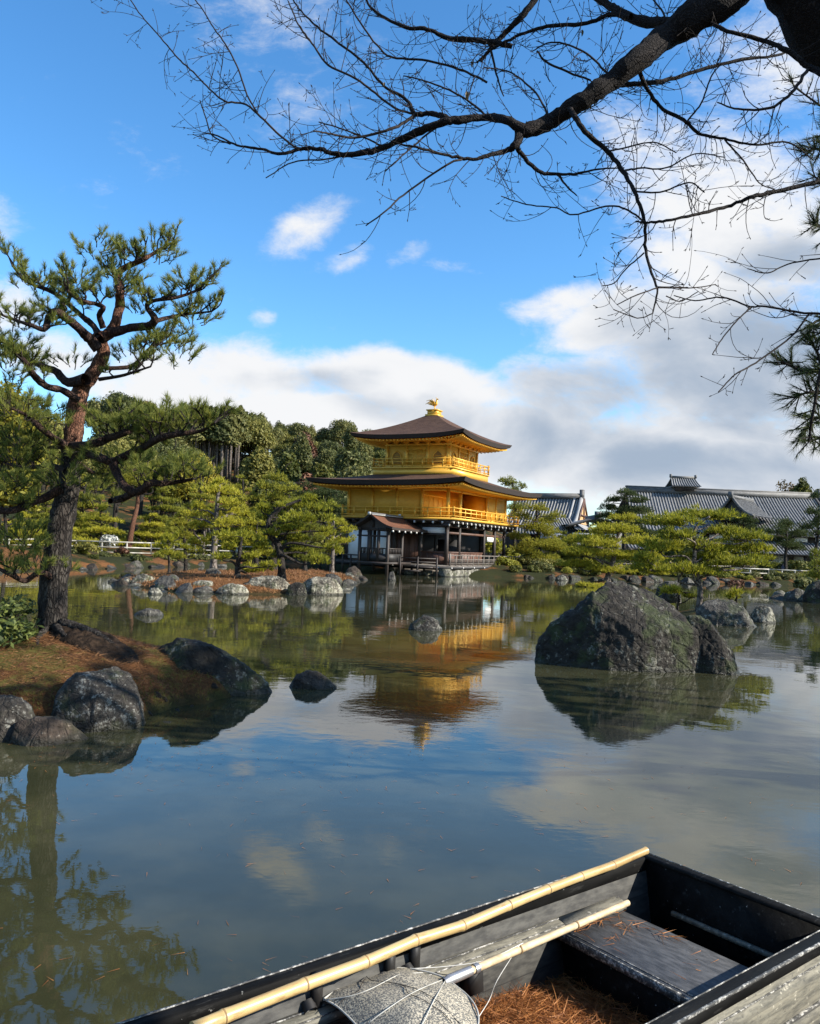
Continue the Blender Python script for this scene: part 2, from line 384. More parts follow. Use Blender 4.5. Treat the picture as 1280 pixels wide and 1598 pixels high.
def ground_mat(name, litter1, litter2, moss, mossamt=.5, sc=1.0):
    m, t, b = mat(name); co = objco(t)
    n1 = t.noise(co, .9 * sc, 7, .65); n2 = t.noise(co, 14 * sc, 5, .7); n3 = t.noise(co, 60 * sc, 3, .6)
    f = t.math('ADD', t.math('MULTIPLY', n2, .6), t.math('MULTIPLY', n3, .4))
    c = t.mix(t.sstep(f, .35, .65), (*litter1, 1), (*litter2, 1))
    sp0 = t.add('ShaderNodeSeparateXYZ'); t.l.new(t.add('ShaderNodeNewGeometry').outputs['Position'], sp0.inputs[0])
    dry = t.math('MULTIPLY', t.sstep(t.math('ADD', sp0.outputs[0], t.math('MULTIPLY', n2, 3)), 2, -2), t.sstep(t.math('ADD', sp0.outputs[1], t.math('MULTIPLY', n2, 6)), 54, 47))
    thr = t.math('ADD', .62 - mossamt * .25, t.math('MULTIPLY', dry, .16 if name == 'garden_ground' else 0.0))
    c = t.mix(t.sstep(t.math('SUBTRACT', t.math('ADD', n1, t.math('MULTIPLY', t.math('SUBTRACT', n2, .5), .3)), thr), 0.0, .10), c, (*moss, 1))
    # wet dark margin at the waterline
    sp = t.add('ShaderNodeSeparateXYZ'); t.l.new(t.add('ShaderNodeNewGeometry').outputs['Position'], sp.inputs[0])
    wet = t.sstep(t.math('ADD', sp.outputs[2], t.math('MULTIPLY', t.math('SUBTRACT', n2, .5), .15)), .16, .04)
    c = t.mix(t.math('MULTIPLY', wet, .8), c, (.022, .024, .010, 1))
    t.l.new(c, b.inputs['Base Color']); b.inputs['Roughness'].default_value = .95; b.inputs['Specular IOR Level'].default_value = .1
    bump(t, b, f, .8, .05 / sc)
    MT[name] = m
ground_mat('garden_ground', (.085, .036, .014), (.19, .088, .034), (.024, .027, .010), .9, .5)
ground_mat('mound_ground', (.045, .021, .010), (.13, .058, .022), (.085, .07, .018), .55, 1.6)
ground_mat('bank_ground', (.035, .022, .014), (.12, .06, .03), (.05, .045, .02), .3, 3.)

def water_mat():
    m, t, b = mat('pond_water'); co = t.add('ShaderNodeNewGeometry').outputs['Position']
    big = t.noise(co, .25, 4, .6)
    near = t.sstep(t.noise(t.mapping(co, loc=(4, 7, 0)), .9, 5, .6), .4, .65)
    c = t.mix(big, (.023, .025, .012, 1), (.035, .036, .017, 1))
    c = t.mix(t.math('MULTIPLY', near, .45), c, (.068, .065, .032, 1))
    t.l.new(c, b.inputs['Base Color'])
    b.inputs['Roughness'].default_value = .012; b.inputs['IOR'].default_value = 1.45
    r1 = t.noise(t.mapping(co, scale=(1.0, 1.0, 1), rot=(0, 0, .4)), 1.1, 3, .5, .4)
    r2 = t.noise(t.mapping(co, scale=(1, 1.5, 1), rot=(0, 0, -.3)), 5.0, 3, .5, .5)
    r3 = t.noise(t.mapping(co, scale=(1, 1.8, 1), rot=(0, 0, .15)), 14.0, 2, .5, .3)
    patch = t.math('MULTIPLY_ADD', t.sstep(t.noise(t.mapping(co, scale=(.5, 1, 1)), .16, 3, .6), .4, .62), .75, .25)
    h = t.math('MULTIPLY', r1, .022)
    h = t.math('ADD', h, t.math('MULTIPLY', patch, t.math('ADD', t.math('MULTIPLY', r2, .0042), t.math('MULTIPLY', r3, .0017))))
    bump(t, b, h, WATER_STR, 1.0)
    MT['pond_water'] = m
WATER_STR = .17
water_mat()
# ------------------------------------------------------------------ terrain
POND = [(-40, 22), (-27, 29), (-19.6, 38.5), (-18, 44), (-16.2, 53), (-14, 58), (-9, 61), (-4.2, 58.5), (-3.2, 57), (-2, 58), (8, 60.5), (12.5, 61.5), (18, 63),
        (26, 65.8), (32, 67), (40, 64), (38, 54), (30, 49), (23, 46.5), (19.8, 44), (20.8, 40.5), (26, 33), (24, 20), (15, 11.5), (7, 9.4),
        (4.6, 7.6), (3.3, 5.4), (2.2, 3.75), (1.55, 3.05), (.85, 2.5), (0, 1.85), (-1.5, .9), (-4, -.8), (-8, -2.5), (-20, -4), (-45, 5)]
ISLE = [(-12.6, 36), (-10.8, 32.4), (-8.6, 30.0), (-6.8, 30.0), (-5, 30.6), (-3.5, 32.2), (-2.8, 34.5), (-3.4, 39), (-2.7, 43.5), (-3.0, 47.5), (-5, 49.5), (-8, 46.5), (-10.5, 42.5)]
ISLET = [(8.6, 25.6), (8.9, 27.5), (9.4, 29.2), (10.8, 29.4), (11.2, 27.4), (10.6, 25.6)]
ISLET2 = [(10.6, 51), (10.9, 53.8), (13.2, 55.5), (15.5, 54.5), (15, 51.8), (12.6, 50.4)]
def sdist(P, X, Y):   # signed distance, positive inside
    P = np.array(P, float); Q = np.roll(P, -1, 0); d = np.full(X.shape, 1e9); ins = np.zeros(X.shape, bool)
    for (ax, ay), (bx, by) in zip(P, Q):
        ex, ey = bx - ax, by - ay; t = np.clip(((X - ax) * ex + (Y - ay) * ey) / (ex * ex + ey * ey), 0, 1)
        d = np.minimum(d, np.hypot(X - ax - t * ex, Y - ay - t * ey))
        c = (ay > Y) != (by > Y)
        with np.errstate(divide='ignore', invalid='ignore'):
            ins ^= c & (X < ex * (Y - ay) / np.where(ey == 0, 1e-9, ey) + ax)
    return np.where(ins, d, -d)
_rng = np.random.RandomState(3)
_tab = _rng.rand(256, 256)
def vnoise(X, Y):
    xi = np.floor(X).astype(int); yi = np.floor(Y).astype(int); fx = X - xi; fy = Y - yi
    fx = fx * fx * (3 - 2 * fx); fy = fy * fy * (3 - 2 * fy)
    g = lambda a, b: _tab[a % 256, b % 256]
    return (g(xi, yi) * (1 - fx) + g(xi + 1, yi) * fx) * (1 - fy) + (g(xi, yi + 1) * (1 - fx) + g(xi + 1, yi + 1) * fx) * fy
def fbm(X, Y, o=4):
    s = 0; a = .5
    for k in range(o): s = s + a * vnoise(X * 2 ** k + 17 * k, Y * 2 ** k + 31 * k); a *= .5
    return s
def sst(x, a, b):
    t = np.clip((x - a) / (b - a), 0, 1); return t * t * (3 - 2 * t)
def ground_h(X, Y):
    X = np.asarray(X, float); Y = np.asarray(Y, float)
    wig = (fbm(X * .45, Y * .45) - .47) * 1.6
    d = -sdist(POND, X, Y)                      # + on land outside pond
    near = sst(np.hypot(X - 1, Y - 2), 5, 10)
    d = d + wig * near
    zl = np.where(d > 0, .10 + .5 * (1 - np.exp(-d / 1.1)), np.maximum(d * .5, -.9))
    zl = zl + np.where(d > 0, sst(d, 1.5, 9) * .45 * near, 0) + np.where(d > 0, (fbm(X * .3 + 9, Y * .3) - .47) * .7 * sst(d, 1, 4) * near, 0)
    for poly, top in ((ISLE, .46), (ISLET, .42), (ISLET2, .3)):
        di = sdist(poly, X, Y) + wig * (.5 if top > .43 else .2)
        zi = np.where(di > 0, .05 + top * (1 - np.exp(-di / 1.3)) + .25 * (fbm(X * .8, Y * .8) - .45) * sst(di, .2, 2), np.maximum(di * .5, -.9))
        zl = np.maximum(zl, zi)
    hill = 19.5 * sst(Y - 90, 0, 115) * sst(-X, -38, 12) * (0.88 + .3 * fbm(X * .02, Y * .02)) + 4 * sst(-X, 20, 60) * sst(Y, 60, 100)
    return zl + hill
def gz(x, y): return float(ground_h(np.array([x]), np.array([y]))[0])
xs = np.concatenate([np.linspace(-420, -60, 26)[:-1], np.arange(-60, -30, 2), np.arange(-30, 42, .5), np.arange(42, 70, 2), np.linspace(70, 420, 24)])
ys = np.concatenate([np.linspace(-200, -10, 14)[:-1], np.arange(-10, 70, .5), np.arange(70, 110, 2), np.linspace(110, 260, 30)[:-1], np.linspace(260, 900, 16)])
XX, YY = np.meshgrid(xs, ys, indexing='ij'); ZZ = ground_h(XX, YY)
mb = MB(); mb.grid(np.stack([XX, YY, ZZ], -1))
tag(mb.build('ground', MT['garden_ground'], smooth=True), kind='structure')

# pond bank right under the boat: finer sheet just above the coarse one
def bank_h(X, Y):
    d = -sdist(POND, X, Y)
    return np.where(d > -.1, .06 + .36 * (1 - np.exp(-np.maximum(d + .1, 0) / .35)) + .05 * (fbm(X * 6, Y * 6) - .4), (d + .1) * .7 - .0) 
bx, by = np.meshgrid(np.arange(-1.5, 4.6, .06), np.arange(-1.6, 6.6, .06), indexing='ij')
mb = MB(); bz = bank_h(bx, by)
bz = np.maximum(bz, ground_h(bx, by) + .02)
mb.grid(np.stack([bx, by, bz], -1))
tag(mb.build('bank_ground', MT['bank_ground'], smooth=True), kind='structure')

# mound of the near pine
MOUND = [(-12, 9.6), (-7, 8.7), (-4.2, 8.35), (-3.5, 8.4), (-3.1, 8.75), (-2.85, 9.2), (-2.62, 9.9), (-2.2, 10.5), (-2.5, 11.3), (-3.2, 11.9), (-4.6, 12.6), (-7, 13.2), (-12, 14.5), (-16, 11)]
def mound_h(X, Y):
    d = sdist(MOUND, X, Y) + (fbm(X * 1.7, Y * 1.7) - .47) * .35
    r = np.hypot(X + 4.6, Y - 10.75)
    return np.where(d > 0, .05 + .40 * (1 - np.exp(-d / .30)) + .26 * np.exp(-(r / 1.3) ** 2) + .10 * (fbm(X * 2.6, Y * 2.6) - .45) + .03 * (fbm(X * 11, Y * 11) - .45), np.maximum(d * 1.4 + .05, -.7))
mxx, myy = np.meshgrid(np.arange(-12, -1.4, .055), np.arange(6.9, 14, .055), indexing='ij')
mb = MB(); mb.grid(np.stack([mxx, myy, mound_h(mxx, myy)], -1))
tag(mb.build('island_ground', MT['mound_ground'], smooth=True), kind='structure')

# water
mb = MB(); gx = np.linspace(-60, 60, 3); gy = np.linspace(-12, 75, 3)
mb.grid(np.stack([*np.meshgrid(gx, gy, indexing='ij'), np.zeros((3, 3))], -1))
tag(mb.build('pond_water', MT['pond_water']), kind='structure')

# ------------------------------------------------------------------ rocks
def rnoise(P, sc, seed, octs=4, H=.9):
    o = Vector((seed * 7.13, seed * 3.7, seed * 1.9)); out = np.empty(len(P))
    for i, p in enumerate(P): out[i] = mnoise.fractal(Vector(p) * sc + o, H, 2.1, octs)
    return out
def rridge(P, sc, seed):
    o = Vector((seed * 5.13, seed * 2.7, seed * 4.9)); out = np.empty(len(P))
    for i, p in enumerate(P): out[i] = mnoise.ridged_multi_fractal(Vector(p) * sc + o, 1.0, 2.1, 4, .9, 2.0)
    return out
def rock_mesh(prof, wid, depth, seed, nu=40, nv=28, amp=.10, zpow=.55, base=-.15, ridge_off=0.0, fine=1.0, facets=10, fcut=(.74, .95)):
    """rock from a skyline profile [(t, h)], t in 0..1 across its width; local origin at its middle on the waterline"""
    pt = np.array(prof, float); u = (1 - np.cos(np.linspace(0, math.pi, nu))) / 2
    h = np.interp(u, pt[:, 0], pt[:, 1]); D = depth * np.power(np.clip(np.sin(np.pi * np.clip(u, .0, 1)), 0, 1), .5)
    ph = np.linspace(0, math.pi, nv); P = np.empty((nu, nv, 3))
    sz = np.power(np.sin(ph), zpow); cy = -np.cos(ph)
    for i in range(nu):
        P[i, :, 0] = (u[i] - .5) * wid; P[i, :, 1] = cy * D[i] * .5 + ridge_off * sz * D[i]
        P[i, :, 2] = base + (h[i] - base) * sz
    Q = P.reshape(-1, 3); S = max(wid, depth); hm = max(h.max(), .1)
    n1 = rnoise(Q, 2.2 / S, seed, 3); n2 = rnoise(Q, 7.0 / S * fine, seed + 5, 5); n3 = rridge(Q, 3.5 / S * fine, seed + 9) - 1.2
    c = np.array([0, 0, hm * .3]); dr = Q - c; dr /= np.maximum(np.linalg.norm(dr, axis=1, keepdims=True), 1e-6)
    disp = S * amp * (n1 * .55 + n2 * .30 - np.clip(n3, -1, 1) * .18)
    Q = Q + dr * disp[:, None] * np.array([.7, 1, .8])
    rq = np.random.RandomState(seed + 40)     # flat broken faces
    c0 = np.array([0, 0, base * .5]); 
    for _ in range(facets):
        nrm = rq.normal(0, 1, 3); nrm[2] = abs(nrm[2]) * .8 - .1; nrm[1] = nrm[1] - .25 if fcut[0] < .65 else -abs(nrm[1]) - .55; nrm[0] *= 1 if fcut[0] < .65 else .55; nrm /= np.linalg.norm(nrm); pr = (Q - c0) @ nrm; off = pr.max() * rq.uniform(*fcut)
        ex = np.maximum(pr - off, 0); Q = Q - nrm[None] * (ex * .88)[:, None]
    n4 = rnoise(Q, 11.0 / S * fine, seed + 3, 4); n5 = rridge(Q, 9. / S * fine, seed + 2) - 1.2; Q = Q + dr * (S * amp * (.13 * n4 - .06 * np.clip(n5, -1, 1)))[:, None]
    mb = MB(); mb.grid(Q.reshape(nu, nv, 3)); return mb
def put_rock(px0, px1, base_py, tops, m, label, seed, depth=None, amp=.1, zb=0.0, group=None, nu=40, nv=28, Y=None, zpow=.55, sink=.15, fine=1., name='rock', roff=0., facets=10, fcut=(.78, .96)):
    """tops: skyline points (px, py) of the rock in the photograph"""
    c = (px0 + px1) / 2
    p = W(c, base_py, zb) if Y is None else A(c, base_py, Y)
    s = p[1] / FPX * 1.0
    wid = (px1 - px0) * s; dep = depth or wid * .8
    # skyline height above the base at the rock's middle distance
    yc = p[1] + dep * .45
    prof = []
    for (tx, ty) in tops:
        q = A(tx, ty, yc); prof.append(((tx - px0) / (px1 - px0), q[2] - p[2]))
    prof = [(0, .0)] + prof + [(1, .0)] if prof[0][0] > .01 else prof
    mb = rock_mesh(prof, wid * yc / p[1], dep, seed, nu, nv, amp, zpow, -sink, roff, fine, facets, fcut)
    o = mb.build(name, MT[m], smooth=True); o.location = (p[0] * yc / p[1], yc, p[2]); o.rotation_euler = (0, 0, -math.atan2(p[0], p[1]))
    tag(o, label, 'rock', group); return o
put_rock(838, 1082, 1049, [(842, 1000), (858, 972), (880, 960), (905, 945), (925, 927), (946, 910), (962, 905), (985, 904), (1018, 906), (1032, 914), (1047, 928), (1064, 952), (1076, 995), (1081, 1040)],
         'rock_black', 'largest rock in the pond, black peaked boulder with moss patches', 11, depth=1.7, amp=.07, nu=200, nv=120, zpow=.5, fine=1.7, facets=30, fcut=(.80, .985))
put_rock(1056, 1150, 1052, [(1058, 985), (1066, 966), (1085, 962), (1104, 970), (1122, 990), (1138, 1015), (1148, 1045)],
         'rock_black', 'black boulder leaning against the right side of the biggest rock', 12, depth=.85, amp=.09, nu=100, nv=70, zpow=.5, fine=2.0, facets=16)
put_rock(1118, 1154, 1054, [(1128, 1048), (1140, 1045), (1150, 1050)], 'rock_black', 'low wet stone at the right foot of the black boulders', 13, depth=.3, amp=.1)
put_rock(232, 422, 1091, [(235, 1018), (248, 1002), (262, 1000), (274, 994), (300, 998), (325, 1006), (350, 1022), (372, 1038), (395, 1052), (412, 1068), (420, 1085)],
         'rock_black', 'dark slab-like boulder sloping down to the water at the mound tip', 21, depth=1.0, amp=.07, nu=110, nv=64, zpow=.45, fine=1.5)
put_rock(82, 224, 1143, [(86, 1095), (98, 1066), (118, 1050), (150, 1045), (180, 1044), (195, 1056), (205, 1075), (216, 1100), (222, 1130)],
         'rock_lichen', 'rounded dark boulder speckled with white lichen below the near pine', 22, depth=.85, amp=.075, nu=100, nv=64, zpow=.45, fine=1.5)
put_rock(-40, 52, 1160, [(-35, 1100), (-10, 1088), (10, 1086), (28, 1090), (42, 1105), (50, 1140)],
         'rock_lichen', 'pale lichened boulder cut by the left edge of the photo', 23, depth=.6, amp=.08, nu=80, nv=50, zpow=.5, fine=1.4)
put_rock(20, 138, 1166, [(30, 1122), (55, 1117), (80, 1120), (105, 1132), (125, 1150), (136, 1163)],
         'rock_brown', 'low flat grey-brown rock in the water before the lichened boulders', 24, depth=.55, amp=.07, nu=80, nv=46, zpow=.6, fine=1.4)
put_rock(453, 525, 1077, [(455, 1066), (462, 1052), (478, 1046), (495, 1048), (508, 1058), (522, 1070)],
         'rock_brown', 'small round brown rock alone in the middle water', 25, depth=.5, amp=.07, nu=64, nv=40, zpow=.45, fine=1.4)
put_rock(638, 692, 985, [(640, 975), (650, 968), (660, 960), (672, 962), (684, 970), (691, 985)],
         'rock_lichen', 'small lumpy rock with pale top on the pavilion reflection', 26, depth=.65, amp=.11, nu=56, nv=36, fine=1.4)
put_rock(210, 254, 962, [(214, 955), (228, 950), (245, 951), (252, 957)], 'rock_grey', 'flat low stone in the water beyond the near pine trunk', 27, depth=.5, amp=.1)
put_rock(1084, 1176, 977, [(1088, 950), (1100, 940), (1120, 935), (1142, 936), (1158, 950), (1168, 965)],
         'rock_grey', 'rounded grey boulder holding the islet with the leaning pine', 28, depth=1.3, amp=.08, nu=70, nv=44, fine=1.3)
put_rock(1150, 1180, 978, [(1155, 972), (1168, 968)], 'rock_pale', 'small pale stone at the foot of the islet boulder', 29, depth=.4, amp=.1)
put_rock(1170, 1208, 972, [(1173, 958), (1180, 946), (1190, 943), (1202, 950), (1207, 962)],
         'rock_pale', 'pale rough stone standing alone right of the islet', 30, depth=.6, amp=.1, nu=50, nv=32, fine=1.3)
put_rock(1022, 1062, 934, [(1028, 912), (1040, 909), (1054, 918), (1060, 926)], 'rock_grey', 'squarish grey stone behind the peak of the biggest rock', 31, depth=.8, amp=.09, Y=29)
# rocks edging the middle island
put_rock(376, 458, 927, [(379, 914), (392, 904), (406, 899), (424, 899), (440, 903), (454, 914)], 'rock_island', 'broad pale lichened rock on the front edge of the pine island', 41, depth=1.3, amp=.09, nu=80, nv=50, fine=2.0, facets=18, fcut=(.66, .95), zpow=.45)
put_rock(446, 480, 929, [(450, 914), (460, 908), (474, 911)], 'rock_black', 'dark upright rock between the two pale island rocks', 42, depth=.8, amp=.1)
put_rock(466, 536, 929, [(469, 914), (482, 904), (495, 900), (512, 899), (524, 905), (533, 917)], 'rock_island', 'pale cracked rock at the right tip of the pine island', 43, depth=1.2, amp=.09, nu=80, nv=50, fine=2.0, facets=18, fcut=(.66, .95), zpow=.45)
put_rock(336, 388, 928, [(342, 917), (356, 912), (372, 911), (384, 918)], 'rock_island', 'pale low rock left of the broad pale island rock', 44, depth=.8, amp=.1)
put_rock(296, 334, 924, [(302, 910), (315, 905), (330, 908)], 'rock_island', 'low pale rock with reflection on the left island shore', 45, depth=.9, amp=.1)
put_rock(238, 284, 919, [(242, 906), (255, 898), (270, 897), (281, 907)], 'rock_grey', 'dark rounded rock at the left end of the pine island', 46, depth=.9, amp=.1)
put_rock(204, 242, 915, [(208, 902), (222, 896), (238, 902)], 'rock_island', 'pale rough rock leftmost at the end of the pine island', 47, depth=.9, amp=.12)
put_rock(230, 254, 928, [(236, 918), (246, 917)], 'rock_pale', 'small pale stone before the dark rounded island rock', 48, depth=.5, amp=.1)
put_rock(318, 346, 900, [(322, 889), (334, 886), (343, 892)], 'rock_grey', 'grey stone on the litter at the foot of a forked pine', 49, depth=.7, amp=.1, Y=36)
put_rock(538, 566, 899, [(542, 888), (552, 883), (562, 890)], 'rock_brown', 'brown rock beside the left end of the pavilion', 50, depth=1.0, amp=.1)
put_rock(605, 618, 906, [(608, 893), (613, 889)], 'rock_grey', 'pointed grey stone under the porch corner post', 51, depth=.5, amp=.1)
put_rock(1222, 1262, 938, [(1228, 925), (1245, 918), (1258, 926)], 'rock_grey', 'grey rock with pale top on the right promontory', 52, depth=1.2, amp=.11)
put_rock(1255, 1310, 942, [(1262, 915), (1280, 905), (1300, 915)], 'rock_black', 'dark rock at the right edge of the photo by the promontory', 53, depth=1.5, amp=.11)
put_rock(1205, 1232, 934, [(1210, 924), (1220, 921), (1229, 926)], 'rock_pale', 'small pale stone at the tip of the right promontory', 54, depth=.7, amp=.11)
put_rock(1211, 1225, 909, [(1213, 899), (1218, 896), (1223, 900)], 'rock_pale', 'upright pale stone below the right fence', 55, depth=.6, amp=.05)
put_rock(866, 886, 906, [(870, 900), (877, 897), (883, 900)], 'rock_pale', 'rounded pale stone right of the pavilion waterfront', 56, depth=.8, amp=.08)
# shoreline stones, many alike
proto_rocks = []
for k in range(6):
    rr = random.Random(60 + k)
    mbk = rock_mesh([(0, 0), (.2, .32 + rr.random() * .2), (.45, .5 + rr.random() * .15), (.75, .3 + rr.random() * .2), (1, 0)], 1.1, .9, 60 + k, 30, 22, .14, facets=14, fcut=(.62, .92))
    proto_rocks.append(mbk)
meshes = []
def shore_stone(x, y, sc, k, m, label, group):
    key = (k, m)
    o = None
    for kk, me in meshes:
        if kk == key:
            o = bpy.data.objects.new('shore_stone', me); COL.objects.link(o)
    if o is None:
        o = proto_rocks[k].build('shore_stone', MT[m], smooth=True); meshes.append((key, o.data))
    r = random.Random(int(x * 100 + y * 13))
    o.location = (x, y, max(-.1, min(.25, gz(x, y) - .1))); o.rotation_euler = (0, 0, r.random() * 6.28); o.scale = (sc * 1.15, sc, sc * (.5 + .4 * r.random()))
    tag(o, label, 'rock', group)
def along(poly, step, seed, lo, hi, f):
    r = random.Random(seed); P = [np.array(p, float) for p in poly]
    for a, b in zip(P[:-1], P[1:]):
        L = np.linalg.norm(b - a); k = int(L / step) + 1
        for i in range(k):
            q = a + (b - a) * (i + r.random() * .8) / k; f(q[0] + r.uniform(-.35, .35), q[1] + r.uniform(-.3, .3), r.uniform(lo, hi), r)
along(POND[2:7], 1.5, 1, .5, 1.2, lambda x, y, s, r: shore_stone(x, y, s, r.randrange(6), r.choice(['rock_grey', 'rock_grey', 'rock_brown', 'rock_brown']), 'stone edging the far left shore below the bamboo fence', 'stones on the far left shore'))
along(POND[10:15], 1.0, 2, .6, 1.4, lambda x, y, s, r: shore_stone(x, y, s, r.randrange(6), r.choice(['rock_grey', 'rock_grey', 'rock_black', 'rock_brown']), 'stone edging the far right shore between pavilion and promontory', 'stones on the far right shore'))
along(POND[17:21], .9, 3, .6, 1.5, lambda x, y, s, r: shore_stone(x, y, s, r.randrange(6), r.choice(['rock_grey', 'rock_black', 'rock_brown']), 'stone edging the right promontory', 'stones on the right promontory'))
along(ISLE[:6], .5, 4, .45, 1.1, lambda x, y, s, r: (374 < 640 + 1280 * x / y < 540) or shore_stone(x, y, s, r.randrange(6), r.choice(['rock_grey', 'rock_pale', 'rock_grey', 'rock_brown']), 'small stone edging the front of the pine island', 'small stones on the pine island shore'))
along(ISLE[6:11], 1.1, 5, .5, 1.0, lambda x, y, s, r: shore_stone(x, y, s, r.randrange(6), r.choice(['rock_grey', 'rock_brown', 'rock_pale']), 'stone edging the side of the pine island facing the pavilion', 'stones on the rear pine island shore'))
along(ISLET + ISLET[:1], .8, 6, .3, .6, lambda x, y, s, r: shore_stone(x, y, s, r.randrange(6), r.choice(['rock_grey', 'rock_brown']), 'small stone edging the islet with the leaning pine', 'small stones on the islet shore'))

MP = [(-3.9, 8.35), (-3.1, 8.78), (-2.85, 9.25), (-2.62, 9.9), (-2.3, 10.4)]
def pebble(x, y, s, r):
    k = r.randrange(6); me = next((m for kk, m in meshes if kk[0] == k and kk[1] == 'rock_brown'), None)
    if me is None: return
    o = bpy.data.objects.new('pebble', me); COL.objects.link(o); o.location = (x, y, max(-.03, float(mound_h(np.array([x]), np.array([y]))[0]) - .03)); o.rotation_euler = (0, 0, r.random() * 6); o.scale = (s, s, s * .7)
    tag(o, 'small brown stone at the waterline of the near pine mound', 'stone', 'small stones edging the near mound')
along(MP, .13, 77, .05, .16, pebble)
# ------------------------------------------------------------------ golden pavilion
PAV = empty('golden_pavilion', (1.63, 65.2, 0), -RAD(27.76))
tag(PAV, 'three storey golden pavilion with dark shingle roofs and bird finial standing at the pond edge', 'pavilion')
def part(name, mb, m, parent=None, smooth=False, label=None):
    o = mb.build(name, [MT[x] for x in (m if isinstance(m, (list, tuple)) else [m])], parent or PAV, smooth)
    if label: o['label'] = label
    return o
AX, BY = 4.15, 5.62
def roof_surf(hx, hy, tx, ty, z0, z1, lift, power, thick, nu=25, nv=13):
    """four curved slopes from eave rectangle (hx,hy) to top rectangle (tx,ty); returns top surface + edge band builders"""
    top = MB(); edge = MB()
    s = np.linspace(-1, 1, nu); t = np.linspace(0, 1, nv)
    for side in range(4):
        P = np.empty((nu, nv, 3)); B = np.empty((nu, 2, 3)); B2 = np.empty((nu, 2, 3))
        for i, si in enumerate(s):
            bow = 1 + .012 * abs(si) ** 3
            for j, tj in enumerate(t):
                ax = hx + (tx - hx) * tj; ay = hy + (ty - hy) * tj
                z = z0 + (z1 - z0) * (tj ** power * .75 + tj * .25) + lift * abs(si) ** 3.2 * (1 - tj) ** 2.2
                x, y = [(si * ax, -ay), (ax, si * ay), (-si * ax, ay), (-ax, -si * ay)][side]
                P[i, j] = (x * (bow if tj == 0 else 1), y * (bow if tj == 0 else 1), z)
            e = P[i, 0]; th = thick * (1 - .22 * abs(si) ** 3)
            B[i, 0] = e + (0, 0, 0); B[i, 1] = (e[0] * (1 - .12 / hx), e[1] * (1 - .12 / hy), e[2] - th)
            B2[i, 0] = B[i, 1]; B2[i, 1] = (e[0] * (1 - .5 / hx), e[1] * (1 - .5 / hy), e[2] - th + .05)
        top.grid(P); edge.grid(B[:, ::-1]); edge.grid(B2[:, ::-1])
    return top, edge
def soffit(mb, hx, hy, wx, wy, z0, zw, lift, nu=25):
    s = np.linspace(-1, 1, nu)
    for side in range(4):
        P = np.empty((nu, 5, 3))
        for i, si in enumerate(s):
            for j, tj in enumerate(np.linspace(0, 1, 5)):
                ax = hx + (wx - hx) * tj; ay = hy + (wy - hy) * tj
                x, y = [(si * ax, -ay), (ax, si * ay), (-si * ax, ay), (-ax, -si * ay)][side]
                P[i, j] = (x, y, z0 + (zw - z0) * tj + lift * abs(si) ** 3.2 * (1 - tj))
        mb.grid(P[:, ::-1])
        # rafters hanging below the boards
        L = 2 * (hx if side % 2 == 0 else hy); nR = int(L / .30)
        for k in range(nR):
            si = -1 + 2 * (k + .5) / nR
            pts = []
            for tj in (0.02, .97):
                ax = hx + (wx - hx) * tj; ay = hy + (wy - hy) * tj
                so = si * (hx if side % 2 == 0 else hy)
                lim = (ax if side % 2 == 0 else ay) - .08
                if abs(so) > lim: so = math.copysign(lim, so)
                x, y = [(so, -ay), (ax, so), (-so, ay), (-ax, -so)][side]
                pts.append((x, y, z0 + (zw - z0) * tj + lift * abs(si) ** 3.2 * (1 - tj) - .06))
            mb.beam(pts[0], pts[1], .09, .11)
def railing(z0, h, segs, m, gap=1.05, bal=.0, name='railing', cap=False, r=.035):
    for (p, q) in segs:
        p = np.array(p, float); q = np.array(q, float); L = np.linalg.norm(q - p); nn = max(2, int(round(L / gap)) + 1); d = (q - p) / L
        mb = MB()
        for k in range(nn):
            a = p + (q - p) * k / (nn - 1); w = .055 if k in (0, nn - 1) else .035
            mb.box((a[0] - w, a[1] - w, z0), (a[0] + w, a[1] + w, z0 + h + (.12 if k in (0, nn - 1) else 0)))
        for zz, rr in ((h, r), (h * .62, r * .7), (h * .18, r * .7)):
            mb.beam((*(p - d * .12), z0 + zz), (*(q + d * .12), z0 + zz), rr * 2, rr * 2)
        if bal:
            k = int(L / bal)
            for i in range(k):
                a = p + (q - p) * (i + .5) / k; mb.box((a[0] - .018, a[1] - .018, z0 + h * .18), (a[0] + .018, a[1] + .018, z0 + h * .62))
        part(name, mb, m)
def rect_segs(hx, hy): return [((-hx, -hy), (hx, -hy)), ((hx, -hy), (hx, hy)), ((hx, hy), (-hx, hy)), ((-hx, hy), (-hx, -hy))]

# --- stone footing and lower deck
mb = MB(); rr = random.Random(8)
def stone_row(x0, y0, x1, y1, hmin, hmax):
    L = math.hypot(x1 - x0, y1 - y0); t = 0
    while t < L:
        w = rr.uniform(.5, 1.1); w = min(w, L - t); h = rr.uniform(hmin, hmax); off = rr.uniform(-.08, .08)
        dx, dy = (x1 - x0) / L, (y1 - y0) / L; nx, ny = dy, -dx
        a = np.array([x0 + dx * (t + .03) + nx * off, y0 + dy * (t + .03) + ny * off]); b = a + np.array([dx, dy]) * (w - .05)
        c = b - np.array([nx, ny]) * .8; d = a - np.array([nx, ny]) * .8; k = .06
        mb.hexa([(*a, -.5), (*b, -.5), (*c, -.5), (*d, -.5), (*(a + np.array([dx, dy]) * k - np.array([nx, ny]) * .05), h), (*(b - np.array([dx, dy]) * k - np.array([nx, ny]) * .05), h + rr.uniform(-.05, .05)), (*c, h), (*d, h)])
        t += w
stone_row(5.3, -7.4, 5.3, 7.6, .38, .55); stone_row(-5.4, -7.2, 5.3, -7.2, .25, .45)
part('stone_footing', mb, 'rock_pale')
